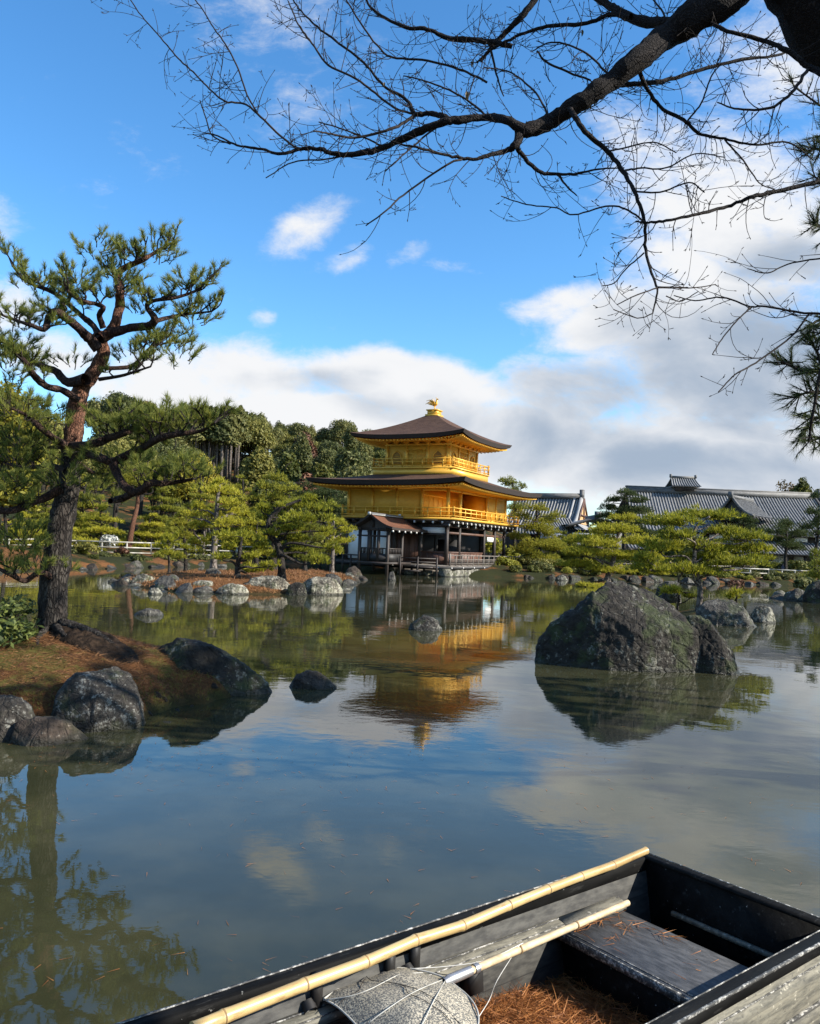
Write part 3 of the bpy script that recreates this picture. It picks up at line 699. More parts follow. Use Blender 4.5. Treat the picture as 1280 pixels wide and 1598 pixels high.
mb = MB(); mb.box((-5.2, -6.9, -.4), (5.0, 7.4, .42)); part('footing_fill', mb, 'grey_wood')
mb = MB()
for i in range(14):   # deck boards in strips
    y0 = -7.0 + i * 1.0
    mb.box((-4.9, y0 + .01, .66), (5.15, y0 + .99, .76))
part('lower_deck', mb, 'grey_wood')
mb = MB(); mb.box((-4.9, -7.06, .5), (5.2, -7.0, .70)); mb.box((5.15, -7.0, .5), (5.21, 7.0, .70))
for k in range(15): mb.box((5.0, -6.9 + k * .98, -.3), (5.14, -6.78 + k * .98, .5))
for k in range(11): mb.box((-4.8 + k * .98, -7.0, -.3), (-4.66 + k * .98, -6.88, .5))
part('deck_beam', mb, 'black')
def each(name, boxes, m):
    for a, b in boxes: mb = MB(); mb.box(a, b); part(name, mb, m)
each('beam_end', [((5.2, -6.95 + k * 1.96, .55), (5.24, -6.84 + k * 1.96, .65)) for k in range(8)] + [((.6 + k * 1.8, -7.1, .55), (.70 + k * 1.8, -7.06, .65)) for k in range(3)], 'white_tip')
railing(.76, .72, [((5.05, -6.9), (5.05, 2.2)), ((5.05, 2.2), (5.05, 6.9))], 'grey_wood', 1.0, .2, 'deck_railing')
mb = MB(); mb.box((-4.9, -9.6, .50), (-.3, -9.45, .95)); 
# --- ground storey
cols = [(x, -BY) for x in (-4.15, -2.07, 0, 2.07, 4.15)] + [(4.15, y) for y in (-3.5, 1.2, 3.4, 5.62)] + [(-4.15, 5.62), (2.07, 5.62)]
for (x, y) in cols:
    mb = MB(); mb.box((x - .11, y - .11, .76), (x + .11, y + .11, 3.7)); part('column', mb, 'dark_wood')
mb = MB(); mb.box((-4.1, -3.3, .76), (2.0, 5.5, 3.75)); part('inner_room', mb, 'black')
mb = MB()
for (a, b) in ((-4.05, -2.17), (-1.97, -.42)): mb.box((a, -BY - .02, .95), (b, -BY + .06, 3.1))
part('plaster_panel', mb, 'plaster')
mb = MB(); mb.box((-.4, -BY - .03, .76), (1.96, -BY + .05, 2.9))
for k in range(6): mb.box((-.36 + k * .4, -BY - .06, .76), (-.30 + k * .4, -BY - .03, 2.9))
part('timber_door', mb, 'red_wood')
mb = MB()
for (x0, x1) in ((-4.2, 2.07),):
    mb.box((x0, -BY - .04, 3.1), (x1, -BY + .05, 3.72))
for k in range(20): mb.box((-.3 + k * .12, -BY - .08, 2.92), (-.24 + k * .12, -BY - .04, 3.72))
part('slatted_transom', mb, 'black')
mb = MB(); mb.box((2.2, -BY - .02, 3.02), (4.0, -BY + .04, 3.42)); part('plaster_panel', mb, 'plaster')
mb = MB(); mb.box((2.18, -BY - .03, .80), (4.03, -BY + .03, 1.62))
for k in range(4): mb.box((2.2 + k * .46, -BY - .06, .80), (2.25 + k * .46, -BY - .03, 1.62))
mb.box((2.18, -BY - .07, 1.62), (4.03, -BY + .05, 1.72)); part('low_wall', mb, 'red_wood')
mb = MB(); mb.box((4.12, -5.5, .80), (4.18, -3.62, 1.62)); mb.box((4.12, -3.38, .80), (4.18, .9, 1.62))
for k in range(11): mb.box((4.18, -5.45 + k * .58, .80), (4.21, -5.40 + k * .58, 1.62))
mb.box((4.10, -5.5, 1.62), (4.21, .95, 1.72)); part('low_wall', mb, 'red_wood')
mb = MB(); mb.box((4.09, -5.5, 2.98), (4.2, 5.5, 3.14)); mb.box((4.1, -5.5, 3.45), (4.19, 5.5, 3.7)); part('tie_beam', mb, 'red_wood')
mb = MB(); mb.box((2.1, -BY - .05, 2.86), (4.1, -BY + .06, 3.0)); mb.box((2.1, -BY - .05, 3.44), (4.1, -BY + .06, 3.7)); part('tie_beam', mb, 'dark_wood')
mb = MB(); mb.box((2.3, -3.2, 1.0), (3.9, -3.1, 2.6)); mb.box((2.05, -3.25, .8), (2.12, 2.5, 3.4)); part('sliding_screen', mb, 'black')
mb = MB(); mb.box((4.14, 1.9, 2.6), (4.17, 3.2, 2.95)); part('plaster_panel', mb, 'plaster')
# brackets under the middle balcony with white-painted ends
mb = MB(); tp = []
for k in range(17):
    y = -6.3 + k * .78; mb.box((3.9, y - .06, 3.72), (4.95, y + .06, 3.88)); tp.append(((4.95, y - .065, 3.70), (4.99, y + .065, 3.85)))
    if k % 2 == 0: mb.box((4.0, y - .07, 3.5), (4.6, y + .07, 3.72)); tp.append(((4.6, y - .075, 3.52), (4.64, y + .075, 3.68)))
for k in range(12):
    x = -4.0 + k * .74; mb.box((x - .06, -6.4, 3.72), (x + .06, -5.4, 3.88))
    if k > 7: tp.append(((x - .065, -6.45, 3.70), (x + .065, -6.4, 3.85)))
part('balcony_bracket', mb, 'dark_wood'); each('bracket_end', tp, 'white_tip')
mb = MB(); mb.box((-4.15, -6.35, 3.86), (4.9, 6.35, 3.97)); part('balcony_soffit', mb, 'dark_wood')
# --- middle storey
mb = MB(); mb.box((-4.22, -6.5, 3.975), (5.05, 6.5, 4.12)); part('middle_balcony', mb, 'gold_leaf')
railing(4.12, .68, [((-4.17, -6.45), (5.0, -6.45)), ((5.0, -6.45), (5.0, 6.45)), ((5.0, 6.45), (-4.17, 6.45))], 'gold_bright', 1.0, 0, 'balcony_railing')
Z0, Z1 = 4.12, 6.28
mb = MB()
mb.box((-AX, -BY, Z0), (2.07, -BY + .12, Z1)); mb.box((-AX, -BY + .12, Z0), (-AX + .12, BY, Z1)); mb.box((-AX + .12, BY - .12, Z0), (AX, BY, Z1))
mb.box((AX - .12, 1.6, Z0), (AX, BY - .12, Z1))
part('middle_wall', mb, 'gold_leaf')
mb = MB(); mb.box((1.95, -BY + .13, Z0), (2.07, 1.72, Z1)); mb.box((2.08, 1.61, Z0), (AX - .13, 1.72, Z1))
for k in range(9):
    y = -5.3 + k * .78; mb.box((2.07, y - .03, Z0 + .1), (2.10, y + .03, 5.75))
mb.box((2.07, -5.4, 5.75), (2.11, 1.6, 5.85)); mb.box((2.07, -5.4, 4.75), (2.10, 1.6, 4.81))
part('recessed_wall', mb, 'gold_lit_recess')
mb = MB(); mb.box((1.9, -BY, 6.285), (AX, 1.7, 6.33)); part('veranda_ceiling', mb, 'gold_lit_recess')
mb = MB(); mb.box((2.0, -BY - .01, 4.121), (AX - .1, 1.6, 4.135)); part('veranda_floor', mb, 'gold_leaf')
for (x, y) in [(x, -BY) for x in (-4.15, -2.07, 0, 2.07, 4.15)] + [(4.15, y) for y in (-3.5, 1.6, 3.5, 5.62)] + [(-4.15, 0), (-4.15, 5.62)]:
    mb = MB(); mb.box((x - .10, y - .10, 4.12), (x + .10, y + .10, 6.22)); part('gold_column', mb, 'gold_bright')
mb = MB(); mb.box((-4.2, -BY - .08, 6.06), (4.2, -BY + .10, 6.24)); mb.box((AX - .08, -BY + .1, 6.06), (AX + .08, BY, 6.24)); mb.box((-4.2, -BY - .06, 4.125), (2.1, -BY + .05, 4.3))
mb.box((AX - .05, 1.6, 4.125), (AX + .05, BY, 4.3)); part('gold_beam', mb, 'gold_bright')
mb = MB(); soffit(mb, 6.2, 7.75, 4.0, 5.5, 6.27, 6.33, .2); part('middle_eaves', mb, 'gold_lit_eave')
top, edge = roof_surf(6.45, 8.0, 3.25, 3.25, 6.66, 7.52, .20, 1.5, .36)
part('middle_roof', top, 'bark_shingle', smooth=True); part('roof_edge', edge, 'shingle_edge', smooth=True)
# --- top storey
mb = MB(); mb.box((-3.42, -3.42, 7.4), (3.42, 3.42, 7.92)); mb.box((-3.5, -3.5, 7.92), (3.5, 3.5, 8.03)); part('top_balcony', mb, 'gold_bright')
railing(8.03, .66, rect_segs(3.42, 3.42), 'gold_bright', .85, 0, 'top_railing')
S = 2.68
mb = MB(); mb.box((-S, -S, 8.03), (S, S, 10.08)); part('top_wall', mb, 'gold_leaf')
def face_box(mb, f, u0, u1, z0, z1, d0, d1):   # box on face f (0 front -y, 1 right +x, 2 back, 3 left), d outward
    if f == 0: mb.box((u0, -S - d1, z0), (u1, -S - d0, z1))
    elif f == 1: mb.box((S + d0, u0, z0), (S + d1, u1, z1))
    elif f == 2: mb.box((-u1, S + d0, z0), (-u0, S + d1, z1))
    else: mb.box((-S - d1, -u1, z0), (-S - d0, -u0, z1))
def face_pt(f, u, z, d):
    return [(u, -S - d, z), (S + d, u, z), (-u, S + d, z), (-S - d, -u, z)][f]
for f in range(4):
    for u in (-S + .06, -.93, .93, S - .06):
        mb = MB(); face_box(mb, f, u - .10, u + .10, 8.03, 9.95, .002, .10); part('gold_column', mb, 'gold_bright')
    mb = MB(); face_box(mb, f, -S - .1, S + .1, 9.75, 9.92, .01, .13); face_box(mb, f, -S, S, 8.035, 8.2, .005, .12); part('gold_beam', mb, 'gold_bright')
    d = MB(); face_box(d, f, -.80, .80, 8.2, 9.5, .004, .03)
    for k in range(5): face_box(d, f, -.80 + k * .4 - .035, -.80 + k * .4 + .035, 8.2, 9.5, .03, .065)
    for zz in (8.2, 8.75, 9.1, 9.45): face_box(d, f, -.83, .83, zz, zz + .06, .03, .07)
    for k in range(16): face_box(d, f, -.78 + k * .1, -.765 + k * .1, 8.8, 9.45, .03, .045)
    part('panel_door', d, 'gold_leaf')
    for uc in (-1.78, 1.78):     # bell-shaped windows
        pr = [(-.40, 8.35), (-.37, 8.8), (-.33, 9.0), (-.22, 9.17), (-.1, 9.26), (0, 9.34), (.1, 9.26), (.22, 9.17), (.33, 9.0), (.37, 8.8), (.40, 8.35)]
        wmb = MB(); V = [face_pt(f, uc + a, z, .012) for a, z in pr]; wmb.raw(V, [list(range(len(V)))])
        w = part('bell_window', wmb, 'window_gold')
        fr = MB(); fr.tube(smooth_path([face_pt(f, uc + a * 1.08, z + .01, .05) for a, z in pr], 3), .045, 5); 
        for k in range(7): 
            a = -.3 + k * .1; fr.beam(face_pt(f, uc + a, 8.36, .03), face_pt(f, uc + a, 9.28 - abs(a) * .9, .03), .022, .02, (0, 1, 0) if f % 2 == 1 else (1, 0, 0))
        for zz in (8.36, 8.65, 8.95): fr.beam(face_pt(f, uc - .36, zz, .035), face_pt(f, uc + .36, zz, .035), .03, .03)
        fo = part('window_frame', fr, 'gold_leaf'); fo.parent = w
    b = MB()
    for u in (-S, -1.8, -.93, 0, .93, 1.8, S):   # bracket blocks under the eaves
        for k, (wd, zz) in enumerate(((.12, 9.86), (.2, 9.94), (.28, 10.02))): face_box(b, f, u - wd, u + wd, zz, zz + .075, .0, .14 + .16 * k)
    part('eave_bracket', b, 'gold_lit_eave')
mb = MB(); soffit(mb, 4.6, 4.6, 2.6, 2.6, 10.03, 10.15, .26); part('top_eaves', mb, 'gold_lit_eave')
top, edge = roof_surf(4.8, 4.8, .42, .42, 10.36, 12.5, .27, 1.35, .31)
part('top_roof', top, 'bark_shingle', smooth=True); part('roof_edge', edge, 'shingle_edge', smooth=True)
mb = MB(); mb.box((-.55, -.55, 12.38), (.55, .55, 12.56)); mb.box((-.42, -.42, 12.56), (.42, .42, 12.86)); mb.box((-.5, -.5, 12.86), (.5, .5, 12.95)); part('roof_crest', mb, 'gold_bright')
# bird finial
ph = MB()
def ell(mb, path, radii, sides=10, sq=1.0): mb.tube(smooth_path(path, 4), np.interp(np.linspace(0, 1, (len(path) - 1) * 4 + 1), np.linspace(0, 1, len(radii)), radii), sides)
ell(ph, [(-.16, 0, 13.33), (-.02, 0, 13.36), (.12, 0, 13.45), (.18, 0, 13.6), (.17, 0, 13.75), (.24, 0, 13.82), (.34, 0, 13.80)], [.04, .13, .14, .07, .05, .06, .012])
ell(ph, [(.17, 0, 13.84), (.13, 0, 13.93), (.08, 0, 13.95)], [.02, .03, .01], 6)
for sy in (-1, 1):
    ph.tube([(.0, sy * .06, 13.3), (.02, sy * .07, 13.12), (.0, sy * .07, 12.95)], [.035, .022, .03], 6)
    for k in range(5):   # raised wing feathers
        a = .35 + k * .22; ph.tube(smooth_path([(.05 - k * .03, sy * .10, 13.42), (.02 - k * .08, sy * (.22 + .03 * k), 13.62 + .02 * k), (-.06 - k * .13, sy * (.30 + .02 * k), 13.84 - k * .05)], 4), np.linspace(.04, .012, 9), 5)
for k in range(6):       # curling tail plumes
    y = (k - 2.5) * .05; z = 13.35 + .07 * k
    ph.tube(smooth_path([(-.12, y, 13.34), (-.32, y * 2, z + .03), (-.5, y * 3, z + .10), (-.62, y * 3.5, z + .02 + .02 * k)], 4), np.linspace(.045, .012, 13), 5)
part('bird_finial', ph, 'gold_bright', smooth=True)
# --- fishing porch projecting over the water
px0, px1, py0, py1 = -.15, 2.05, -10.4, -6.3
pts = [(px0, py0), (px0 + .73, py0), (px0 + 1.47, py0), (px1, py0), (px0, -8.4), (px1, -8.4)]
for (x, y) in pts:
    mb = MB(); mb.box((x - .085, y - .085, -.35 if x in (px0, px1) else .9), (x + .085, y + .085, 3.05)); part('porch_post', mb, 'dark_wood')
mb = MB(); mb.box((px0 - .1, py0 - .1, .72), (px1 + .1, py1 - .8, .86)); part('porch_floor', mb, 'dark_wood')
mb = MB(); mb.box((px0 + .08, py0 - .03, .88), (px1 - .08, py0 + .03, 1.42)); mb.box((px0 - .03, py0 + .08, .88), (px0 + .03, py1 - .8, 1.42)); mb.box((px1 - .03, py0 + .08, .88), (px1 + .03, -8.5, 1.42)); part('porch_panel', mb, 'black')
mb = MB()
for (a, b) in (((px0, py0), (px1, py0)), ((px0, py0), (px0, py1 - .8)), ((px1, py0), (px1, -8.4))):
    mb.beam((*a, 1.78), (*b, 1.78), .07, .07)
    L = math.hypot(b[0] - a[0], b[1] - a[1])
    for k in range(int(L / .22)): 
        q = np.array(a) + (np.array(b) - np.array(a)) * (k + .5) / int(L / .22); mb.box((q[0] - .03, q[1] - .03, 1.42), (q[0] + .03, q[1] + .03, 1.76))
part('porch_railing', mb, 'dark_wood')
mb = MB(); mb.beam((px0 - .3, py0, 3.06), (px1 + .3, py0, 3.06), .16, .18); mb.beam((px0, py0 - .3, 2.62), (px0, py1, 2.62), .1, .1)
mb.beam((px0, py0 - .4, 3.1), (px0, py1, 3.1), .15, .18); mb.beam((px1, py0 - .4, 3.1), (px1, py1, 3.1), .15, .18); mb.beam((px0, py0, 2.62), (px1, py0, 2.62), .1, .1); part('porch_beam', mb, 'dark_wood')
rf = MB(); ed = MB(); xc = (px0 + px1) / 2; hw = 1.75
nu = 13
for sgn in (-1, 1):
    P = np.empty((nu, 9, 3))
    for i, yy in enumerate(np.linspace(py0 - .65, py1 + .5, nu)):
        for j, t in enumerate(np.linspace(0, 1, 9)):
            P[i, j] = (xc + sgn * hw * t, yy, 3.98 - .92 * (t * 1.35 - .35 * t * t) + .12 * t ** 4 + (.10 * (1 - t) + .06) * max(0, 1 - (i / 3.)) ** 2)
    rf.grid(P if sgn < 0 else P[::-1]); Q = P.copy(); Q[..., 2] -= .16
    ed.grid(Q if sgn > 0 else Q[::-1]); ed.grid(np.stack([P[:, -1], Q[:, -1]], 1) if sgn > 0 else np.stack([Q[:, -1], P[:, -1]], 1)); ed.grid(np.stack([P[0], Q[0]], 1))
part('porch_roof', rf, 'porch_shingle', smooth=True); part('porch_roof_edge', ed, 'shingle_edge')
mb = MB(); mb.raw([(xc - 1.2, py0 - .1, 3.15), (xc + 1.2, py0 - .1, 3.15), (xc, py0 - .1, 3.8)], [(0, 1, 2)]); mb.box((xc - .06, py0 - .22, 3.2), (xc + .06, py0 - .12, 3.75)); part('porch_gable', mb, 'dark_wood')
mb = MB(); mb.beam((xc, py0 - .72, 4.10), (xc, py1 + .4, 4.04), .22, .16); part('porch_ridge', mb, 'ridge_tile')
mb = MB(); mb.box((xc - .10, py0 - .78, 4.02), (xc + .10, py0 - .72, 4.20)); mb.box((xc - .08, -6.9, 4.12), (xc + .08, -6.84, 4.26)); mb.box((xc - .112, py0 - .6, 4.03), (xc + .112, py1 + .3, 4.06))
for k in range(6): 
    yy = py0 - .5 + k * .85; mb.box((xc + hw - .06, yy - .06, 2.90), (xc + hw + .02, yy + .06, 3.02))
    mb.box((xc - hw - .02, yy - .06, 2.90), (xc - hw + .06, yy + .06, 3.02))
part('porch_tip', mb, 'white_tip')
# steps and landing right of the porch
mb = MB(); mb.box((2.2, -8.3, .55), (4.2, -7.1, .64)); mb.box((2.3, -8.9, .3), (3.6, -8.3, .38)); mb.beam((2.3, -9.0, .95), (4.4, -7.6, .95), .07, .07); mb.beam((2.3, -9.0, 1.2), (4.4, -7.6, 1.2), .07, .07)
for q in ((2.3, -9.0), (3.3, -8.35), (4.4, -7.6)): mb.box((q[0] - .05, q[1] - .05, -.3), (q[0] + .05, q[1] + .05, 1.3))
part('landing', mb, 'dark_wood')
mb = MB(); mb.beam((-.3, -9.9, 1.25), (-5.6, -8.2, 1.25), .07, .09); mb.beam((-.3, -9.9, .85), (-5.6, -8.2, .85), .07, .07)
for k in range(7): mb.box((-.5 - k * .82 - .05, -9.85 + k * .265 - .05, -.2), (-.5 - k * .82 + .05, -9.85 + k * .265 + .05, 1.3))
part('walkway_railing', mb, 'dark_wood')
# ------------------------------------------------------------------ temple halls
def tiled_slope(sh, rb, e0, e1, r0, r1, pitch=.34, sag=.25, nrow=7):
    """roof slope between eave e0-e1 and ridge r0-r1: sheet into sh, round rib tiles into rb"""
    e0, e1, r0, r1 = [np.array(v, float) for v in (e0, e1, r0, r1)]
    L = max(np.linalg.norm(e1 - e0), np.linalg.norm(r1 - r0)); n = max(2, int(L / pitch))
    t = np.linspace(0, 1, nrow)
    P = np.empty((n + 1, nrow, 3))
    for i in range(n + 1):
        a = e0 + (e1 - e0) * i / n; b = r0 + (r1 - r0) * i / n
        for j, tj in enumerate(t):
            P[i, j] = a + (b - a) * tj; P[i, j, 2] -= sag * 4 * tj * (1 - tj) * .5
    sh.grid(P)
    for i in range(n + 1):
        q = P[i].copy(); q[:, 2] += .05
        rb.tube(q, .060, 5, cap=False)
def gable_fill(mb, a, b, top): mb.raw([a, b, top], [(0, 1, 2)])

# main hall: ridge along the view's x, seen over the right-hand pines
HY = 100.0
rl = A(998, 769, HY); rr_ = A(1276, 772, HY)
hall = empty('temple_hall', (float(rl[0] + rr_[0]) / 2, HY, 0))
tag(hall, 'long grey tiled temple hall with a small raised lantern roof on its ridge', 'temple hall')
hx = (rr_[0] - rl[0]) / 2; zr = (rl[2] + rr_[2]) / 2 - .1
xl_, xr_ = -hx - 1.5, hx + .1
sh, rb = MB(), MB()
ze = zr - 5.0
tiled_slope(sh, rb, (xl_ - 1, -7.5, ze), (xr_ + .2, -7.5, ze), (xl_, 0, zr), (xr_, 0, zr), .36, .7)
tiled_slope(sh, rb, (xr_ + .2, 7.5, ze), (xl_ - 1, 7.5, ze), (xr_, 0, zr), (xl_, 0, zr), .36, .7)
def hpart(name, mb, m, parent=hall, smooth=False): return mb.build(name, [MT[m]], parent, smooth)
hpart('roof', sh, 'ridge_tile'); hpart('roof_rib', rb, 'roof_tile', smooth=True)
mb = MB(); mb.box((xl_ - .1, -.35, zr - .15), (xr_ + .1, .35, zr + .45)); mb.box((xl_ - .2, -.28, zr + .45), (xr_ + .2, .28, zr + .62)); mb.box((xr_ - .25, -.5, zr - .2), (xr_ + .15, .5, zr + .95)); hpart('ridge', mb, 'ridge_tile')
mb = MB()   # right gable slope border
mb.tube([(xr_, -.1, zr + .15), (xr_ + .1, -3.7, zr - 2.6), (xr_ + .2, -7.5, ze + .15)], .22, 6); mb.tube([(xr_ - .5, -.1, zr + .1), (xr_ - .4, -3.7, zr - 2.7), (xr_ - .3, -7.5, ze + .1)], .14, 6); hpart('verge', mb, 'ridge_tile')
# lower pent roof and walls
sh, rb = MB(), MB(); tiled_slope(sh, rb, (xl_ - 2, -9.3, ze - 2.1), (xr_ + 1.2, -9.3, ze - 2.1), (xl_ - 2, -6.6, ze - .75), (xr_ + 1.2, -6.6, ze - .75), .36, .1, 4)
hpart('pent_roof', sh, 'ridge_tile'); hpart('pent_rib', rb, 'roof_tile', smooth=True)
mb = MB(); mb.box((xl_, -6.4, .2), (xr_ - .5, 6.4, ze + .05)); hpart('wall', mb, 'dark_wood')
for k in range(9):
    x0 = xl_ + .6 + k * (2 * hx / 9); mb = MB()
    mb.box((x0, -6.45, .9), (x0 + 1.3, -6.4, 2.6)); mb.box((x0, -6.45, ze - .6), (x0 + 1.5, -6.4, ze - .1)); hpart('plaster_panel', mb, 'plaster')
for k in range(12):
    x0 = xl_ + k * (2 * hx / 11); mb = MB(); mb.box((x0 - .12, -8.6, .2), (x0 + .12, -8.36, ze - 1.8)); hpart('post', mb, 'dark_wood')
# lantern on the ridge
lc = A(1066, 757, HY)[0] - hall.location.x
k_ = .80
mb = MB(); mb.box((lc - 1.35 * k_, -1.0, zr + .2), (lc + 1.35 * k_, 1.0, zr + .85)); lan = hpart('roof_lantern', mb, 'dark_wood')
sh, rb = MB(), MB(); w0, w1, z0_, z1_ = 2.15 * k_, 1.8 * k_, zr + .68, zr + 1.8
tiled_slope(sh, rb, (lc - w0, -1.45, z0_), (lc + w0, -1.45, z0_), (lc - w1, 0, z1_), (lc + w1, 0, z1_), .3, .2, 5)
tiled_slope(sh, rb, (lc + w0, 1.45, z0_), (lc - w0, 1.45, z0_), (lc + w1, 0, z1_), (lc - w1, 0, z1_), .3, .2, 5)
sh.box((lc - w0 + .1, -1.3, z0_ - .06), (lc + w0 - .1, 1.3, z0_ + .04)); hpart('lantern_roof', sh, 'ridge_tile', lan); hpart('lantern_rib', rb, 'roof_tile', lan, True)
mb = MB(); mb.box((lc - w1 - .08, -.17, z1_ - .05), (lc + w1 + .08, .17, z1_ + .22)); mb.box((lc - w1 - .18, -.2, z1_ + .02), (lc - w1 + .02, .2, z1_ + .42)); mb.box((lc + w1 - .02, -.2, z1_ + .02), (lc + w1 + .18, .2, z1_ + .42)); hpart('lantern_ridge', mb, 'ridge_tile', lan)
# porch gable on the front slope, turned so that its right roof plane faces the viewer
ap = A(1142, 772, HY - 8); gx = ap[0] - hall.location.x; gzz = ap[2] - .3; GH, GD, GL = 2.5, 2.1, 6.5
gb = empty('porch_gable', (gx, -8.0, gzz), RAD(-42)); gb.parent = hall
sh, rb = MB(), MB()
tiled_slope(sh, rb, (GH, 0, -GD), (GH, GL, -GD), (0, 0, 0), (0, GL, 0), .34, .45, 7); tiled_slope(sh, rb, (-GH, GL, -GD), (-GH, 0, -GD), (0, GL, 0), (0, 0, 0), .34, .45, 7)
hpart('gable_roof', sh, 'ridge_tile', gb); hpart('gable_rib', rb, 'ridge_tile', gb, True)
mb = MB()
for sg in (-1, 1): mb.tube(smooth_path([(0, -.05, .12), (sg * GH * .33, -.05, -GD * .45), (sg * GH * .66, -.05, -GD * .8), (sg * GH, -.05, -GD + .05)], 4), .16, 6)
mb.box((-.18, -.3, -.1), (.18, GL, .28)); mb.box((-.25, -.4, -.1), (.25, -.2, .65)); hpart('gable_border', mb, 'ridge_tile', gb)
mb = MB(); mb.raw([(-GH * .8, .3, -GD * .9), (GH * .8, .3, -GD * .9), (0, .3, -.15)], [(0, 1, 2)]); mb.box((-GH, .2, -GD - .5), (GH, .5, -GD * .88)); hpart('gable_board', mb, 'black', gb)

# second hall with gilded gable, between pavilion and pines
H2Y = 98.0
a = A(842, 769, H2Y); b = A(907, 771, H2Y)
h2 = empty('gabled_hall', (float(b[0]), H2Y, 0)); tag(h2, 'grey tiled temple hall with a tan timber gable showing right of the pavilion', 'temple hall')
zr2 = float(b[2]) - .5; Lr = float(b[0] - a[0]) + 3
def q2(name, mb, m, smooth=False): return mb.build(name, [MT[m]], h2, smooth)
sh, rb = MB(), MB()
tiled_slope(sh, rb, (-Lr, -4.6, zr2 - 3.6), (-.2, -4.6, zr2 - 3.6), (-Lr, 0, zr2), (0, 0, zr2), .36, .6)
tiled_slope(sh, rb, (-.2, 4.6, zr2 - 3.6), (-Lr, 4.6, zr2 - 3.6), (0, 0, zr2), (-Lr, 0, zr2), .36, .6)
q2('roof', sh, 'ridge_tile'); q2('roof_rib', rb, 'roof_tile', True)
mb = MB(); mb.box((-Lr, -.3, zr2 - .1), (.15, .3, zr2 + .55)); mb.box((-.1, -.42, zr2 - .2), (.35, .42, zr2 + 1.0)); q2('ridge', mb, 'ridge_tile')
mb = MB()
for sg in (-1, 1):
    mb.tube([(.1, sg * .1, zr2 + .1), (.1, sg * 1.9, zr2 - 1.75), (.1, sg * 3.6, zr2 - 2.9), (.1, sg * 4.7, zr2 - 3.45)], .26, 6)
    mb.tube([(-.7, sg * .1, zr2 + .05), (-.8, sg * 1.9, zr2 - 1.8), (-.8, sg * 3.6, zr2 - 2.95)], .16, 6)
q2('verge', mb, 'roof_tile')
# the gable is turned slightly to the viewer
mb = MB(); mb.raw([(.35, -3.3, zr2 - 3.0), (.35, 3.3, zr2 - 3.0), (.35, 0, zr2 - .3)], [(0, 1, 2)]); mb.box((.3, -3.4, zr2 - 3.2), (.5, 3.4, zr2 - 3.0)); q2('gable_panel', mb, 'tan_wood')
mb = MB()
for sg in (-1, 1): mb.beam((.42, 0, zr2 - .15), (.42, sg * 3.5, zr2 - 3.0), .12, .35, (0, 0, 1))
mb.beam((.45, 0, zr2 - .5), (.45, 0, zr2 - 3), .12, .2, (0, 1, 0)); mb.beam((.45, -2, zr2 - 2.1), (.45, 2, zr2 - 2.1), .1, .18); q2('gable_board', mb, 'red_wood')
sh, rb = MB(), MB()
tiled_slope(sh, rb, (2.6, -5.4, zr2 - 4.5), (2.6, 5.4, zr2 - 4.5), (.3, -4.4, zr2 - 3.2), (.3, 4.4, zr2 - 3.2), .36, .2, 4)
tiled_slope(sh, rb, (-Lr, -6.0, zr2 - 4.6), (2.6, -6.0, zr2 - 4.6), (-Lr, -4.4, zr2 - 3.6), (.6, -4.4, zr2 - 3.6), .36, .1, 4)
q2('skirt_roof', sh, 'ridge_tile'); q2('skirt_rib', rb, 'roof_tile', True)
mb = MB(); mb.box((-Lr, -4.2, .2), (0, 4.2, zr2 - 3.55)); q2('wall', mb, 'dark_wood')
h2.rotation_euler = (0, 0, RAD(-22))

# low entrance building with sweeping pale roof and curved gable
H3Y = 88.0
c3 = A(905, 815, H3Y); h3 = empty('entrance_hall', (float(c3[0]), H3Y, 0)); tag(h3, 'low entrance building with pale sweeping roof below the tan gable', 'temple hall')
z3 = float(c3[2])
def q3(name, mb, m, smooth=False): return mb.build(name, [MT[m]], h3, smooth)
sh, rb = MB(), MB()
tiled_slope(sh, rb, (-1.6, -3.0, z3 - 2.9), (.4, -3.0, z3 - 2.9), (-4.6, .6, z3 + .35), (-1.0, .6, z3 + .35), .30, .5, 6)
q3('side_roof', sh, 'grey_wood'); q3('side_rib', rb, 'roof_tile', True)
u = np.linspace(-1, 1, 21); P = np.empty((21, 2, 3))
for i, t in enumerate(u):
    zz = z3 + .15 - 1.15 * (abs(t) ** 1.6) + .35 * abs(t) ** 5
    P[i, 0] = (1.3 + t * 3.3, -2.5, zz); P[i, 1] = (1.3 + t * 3.3, 2.5, zz)
mb = MB(); mb.grid(P); Q = P.copy(); Q[..., 2] += .28; mb.grid(Q[::-1]); mb.grid(np.stack([P[:, 0], Q[:, 0]], 1)); q3('curved_roof', mb, 'roof_tile', False)
mb = MB(); mb.tube(P[:, 0] + np.array([0, -.12, .18]), .16, 6); mb.box((1.05, -2.7, z3 + .3), (1.55, 2.4, z3 + .75)); mb.box((.95, -2.85, z3 + .3), (1.65, -2.7, z3 + 1.1)); q3('roof_border', mb, 'ridge_tile')
mb = MB(); mb.box((-1.4, -2.2, .2), (4.0, 2.2, z3 - .85)); q3('wall', mb, 'black')
mb = MB(); mb.box((-1.2, -2.28, z3 - 1.9), (3.6, -2.21, z3 - 1.2)); q3('plaster_panel', mb, 'plaster')

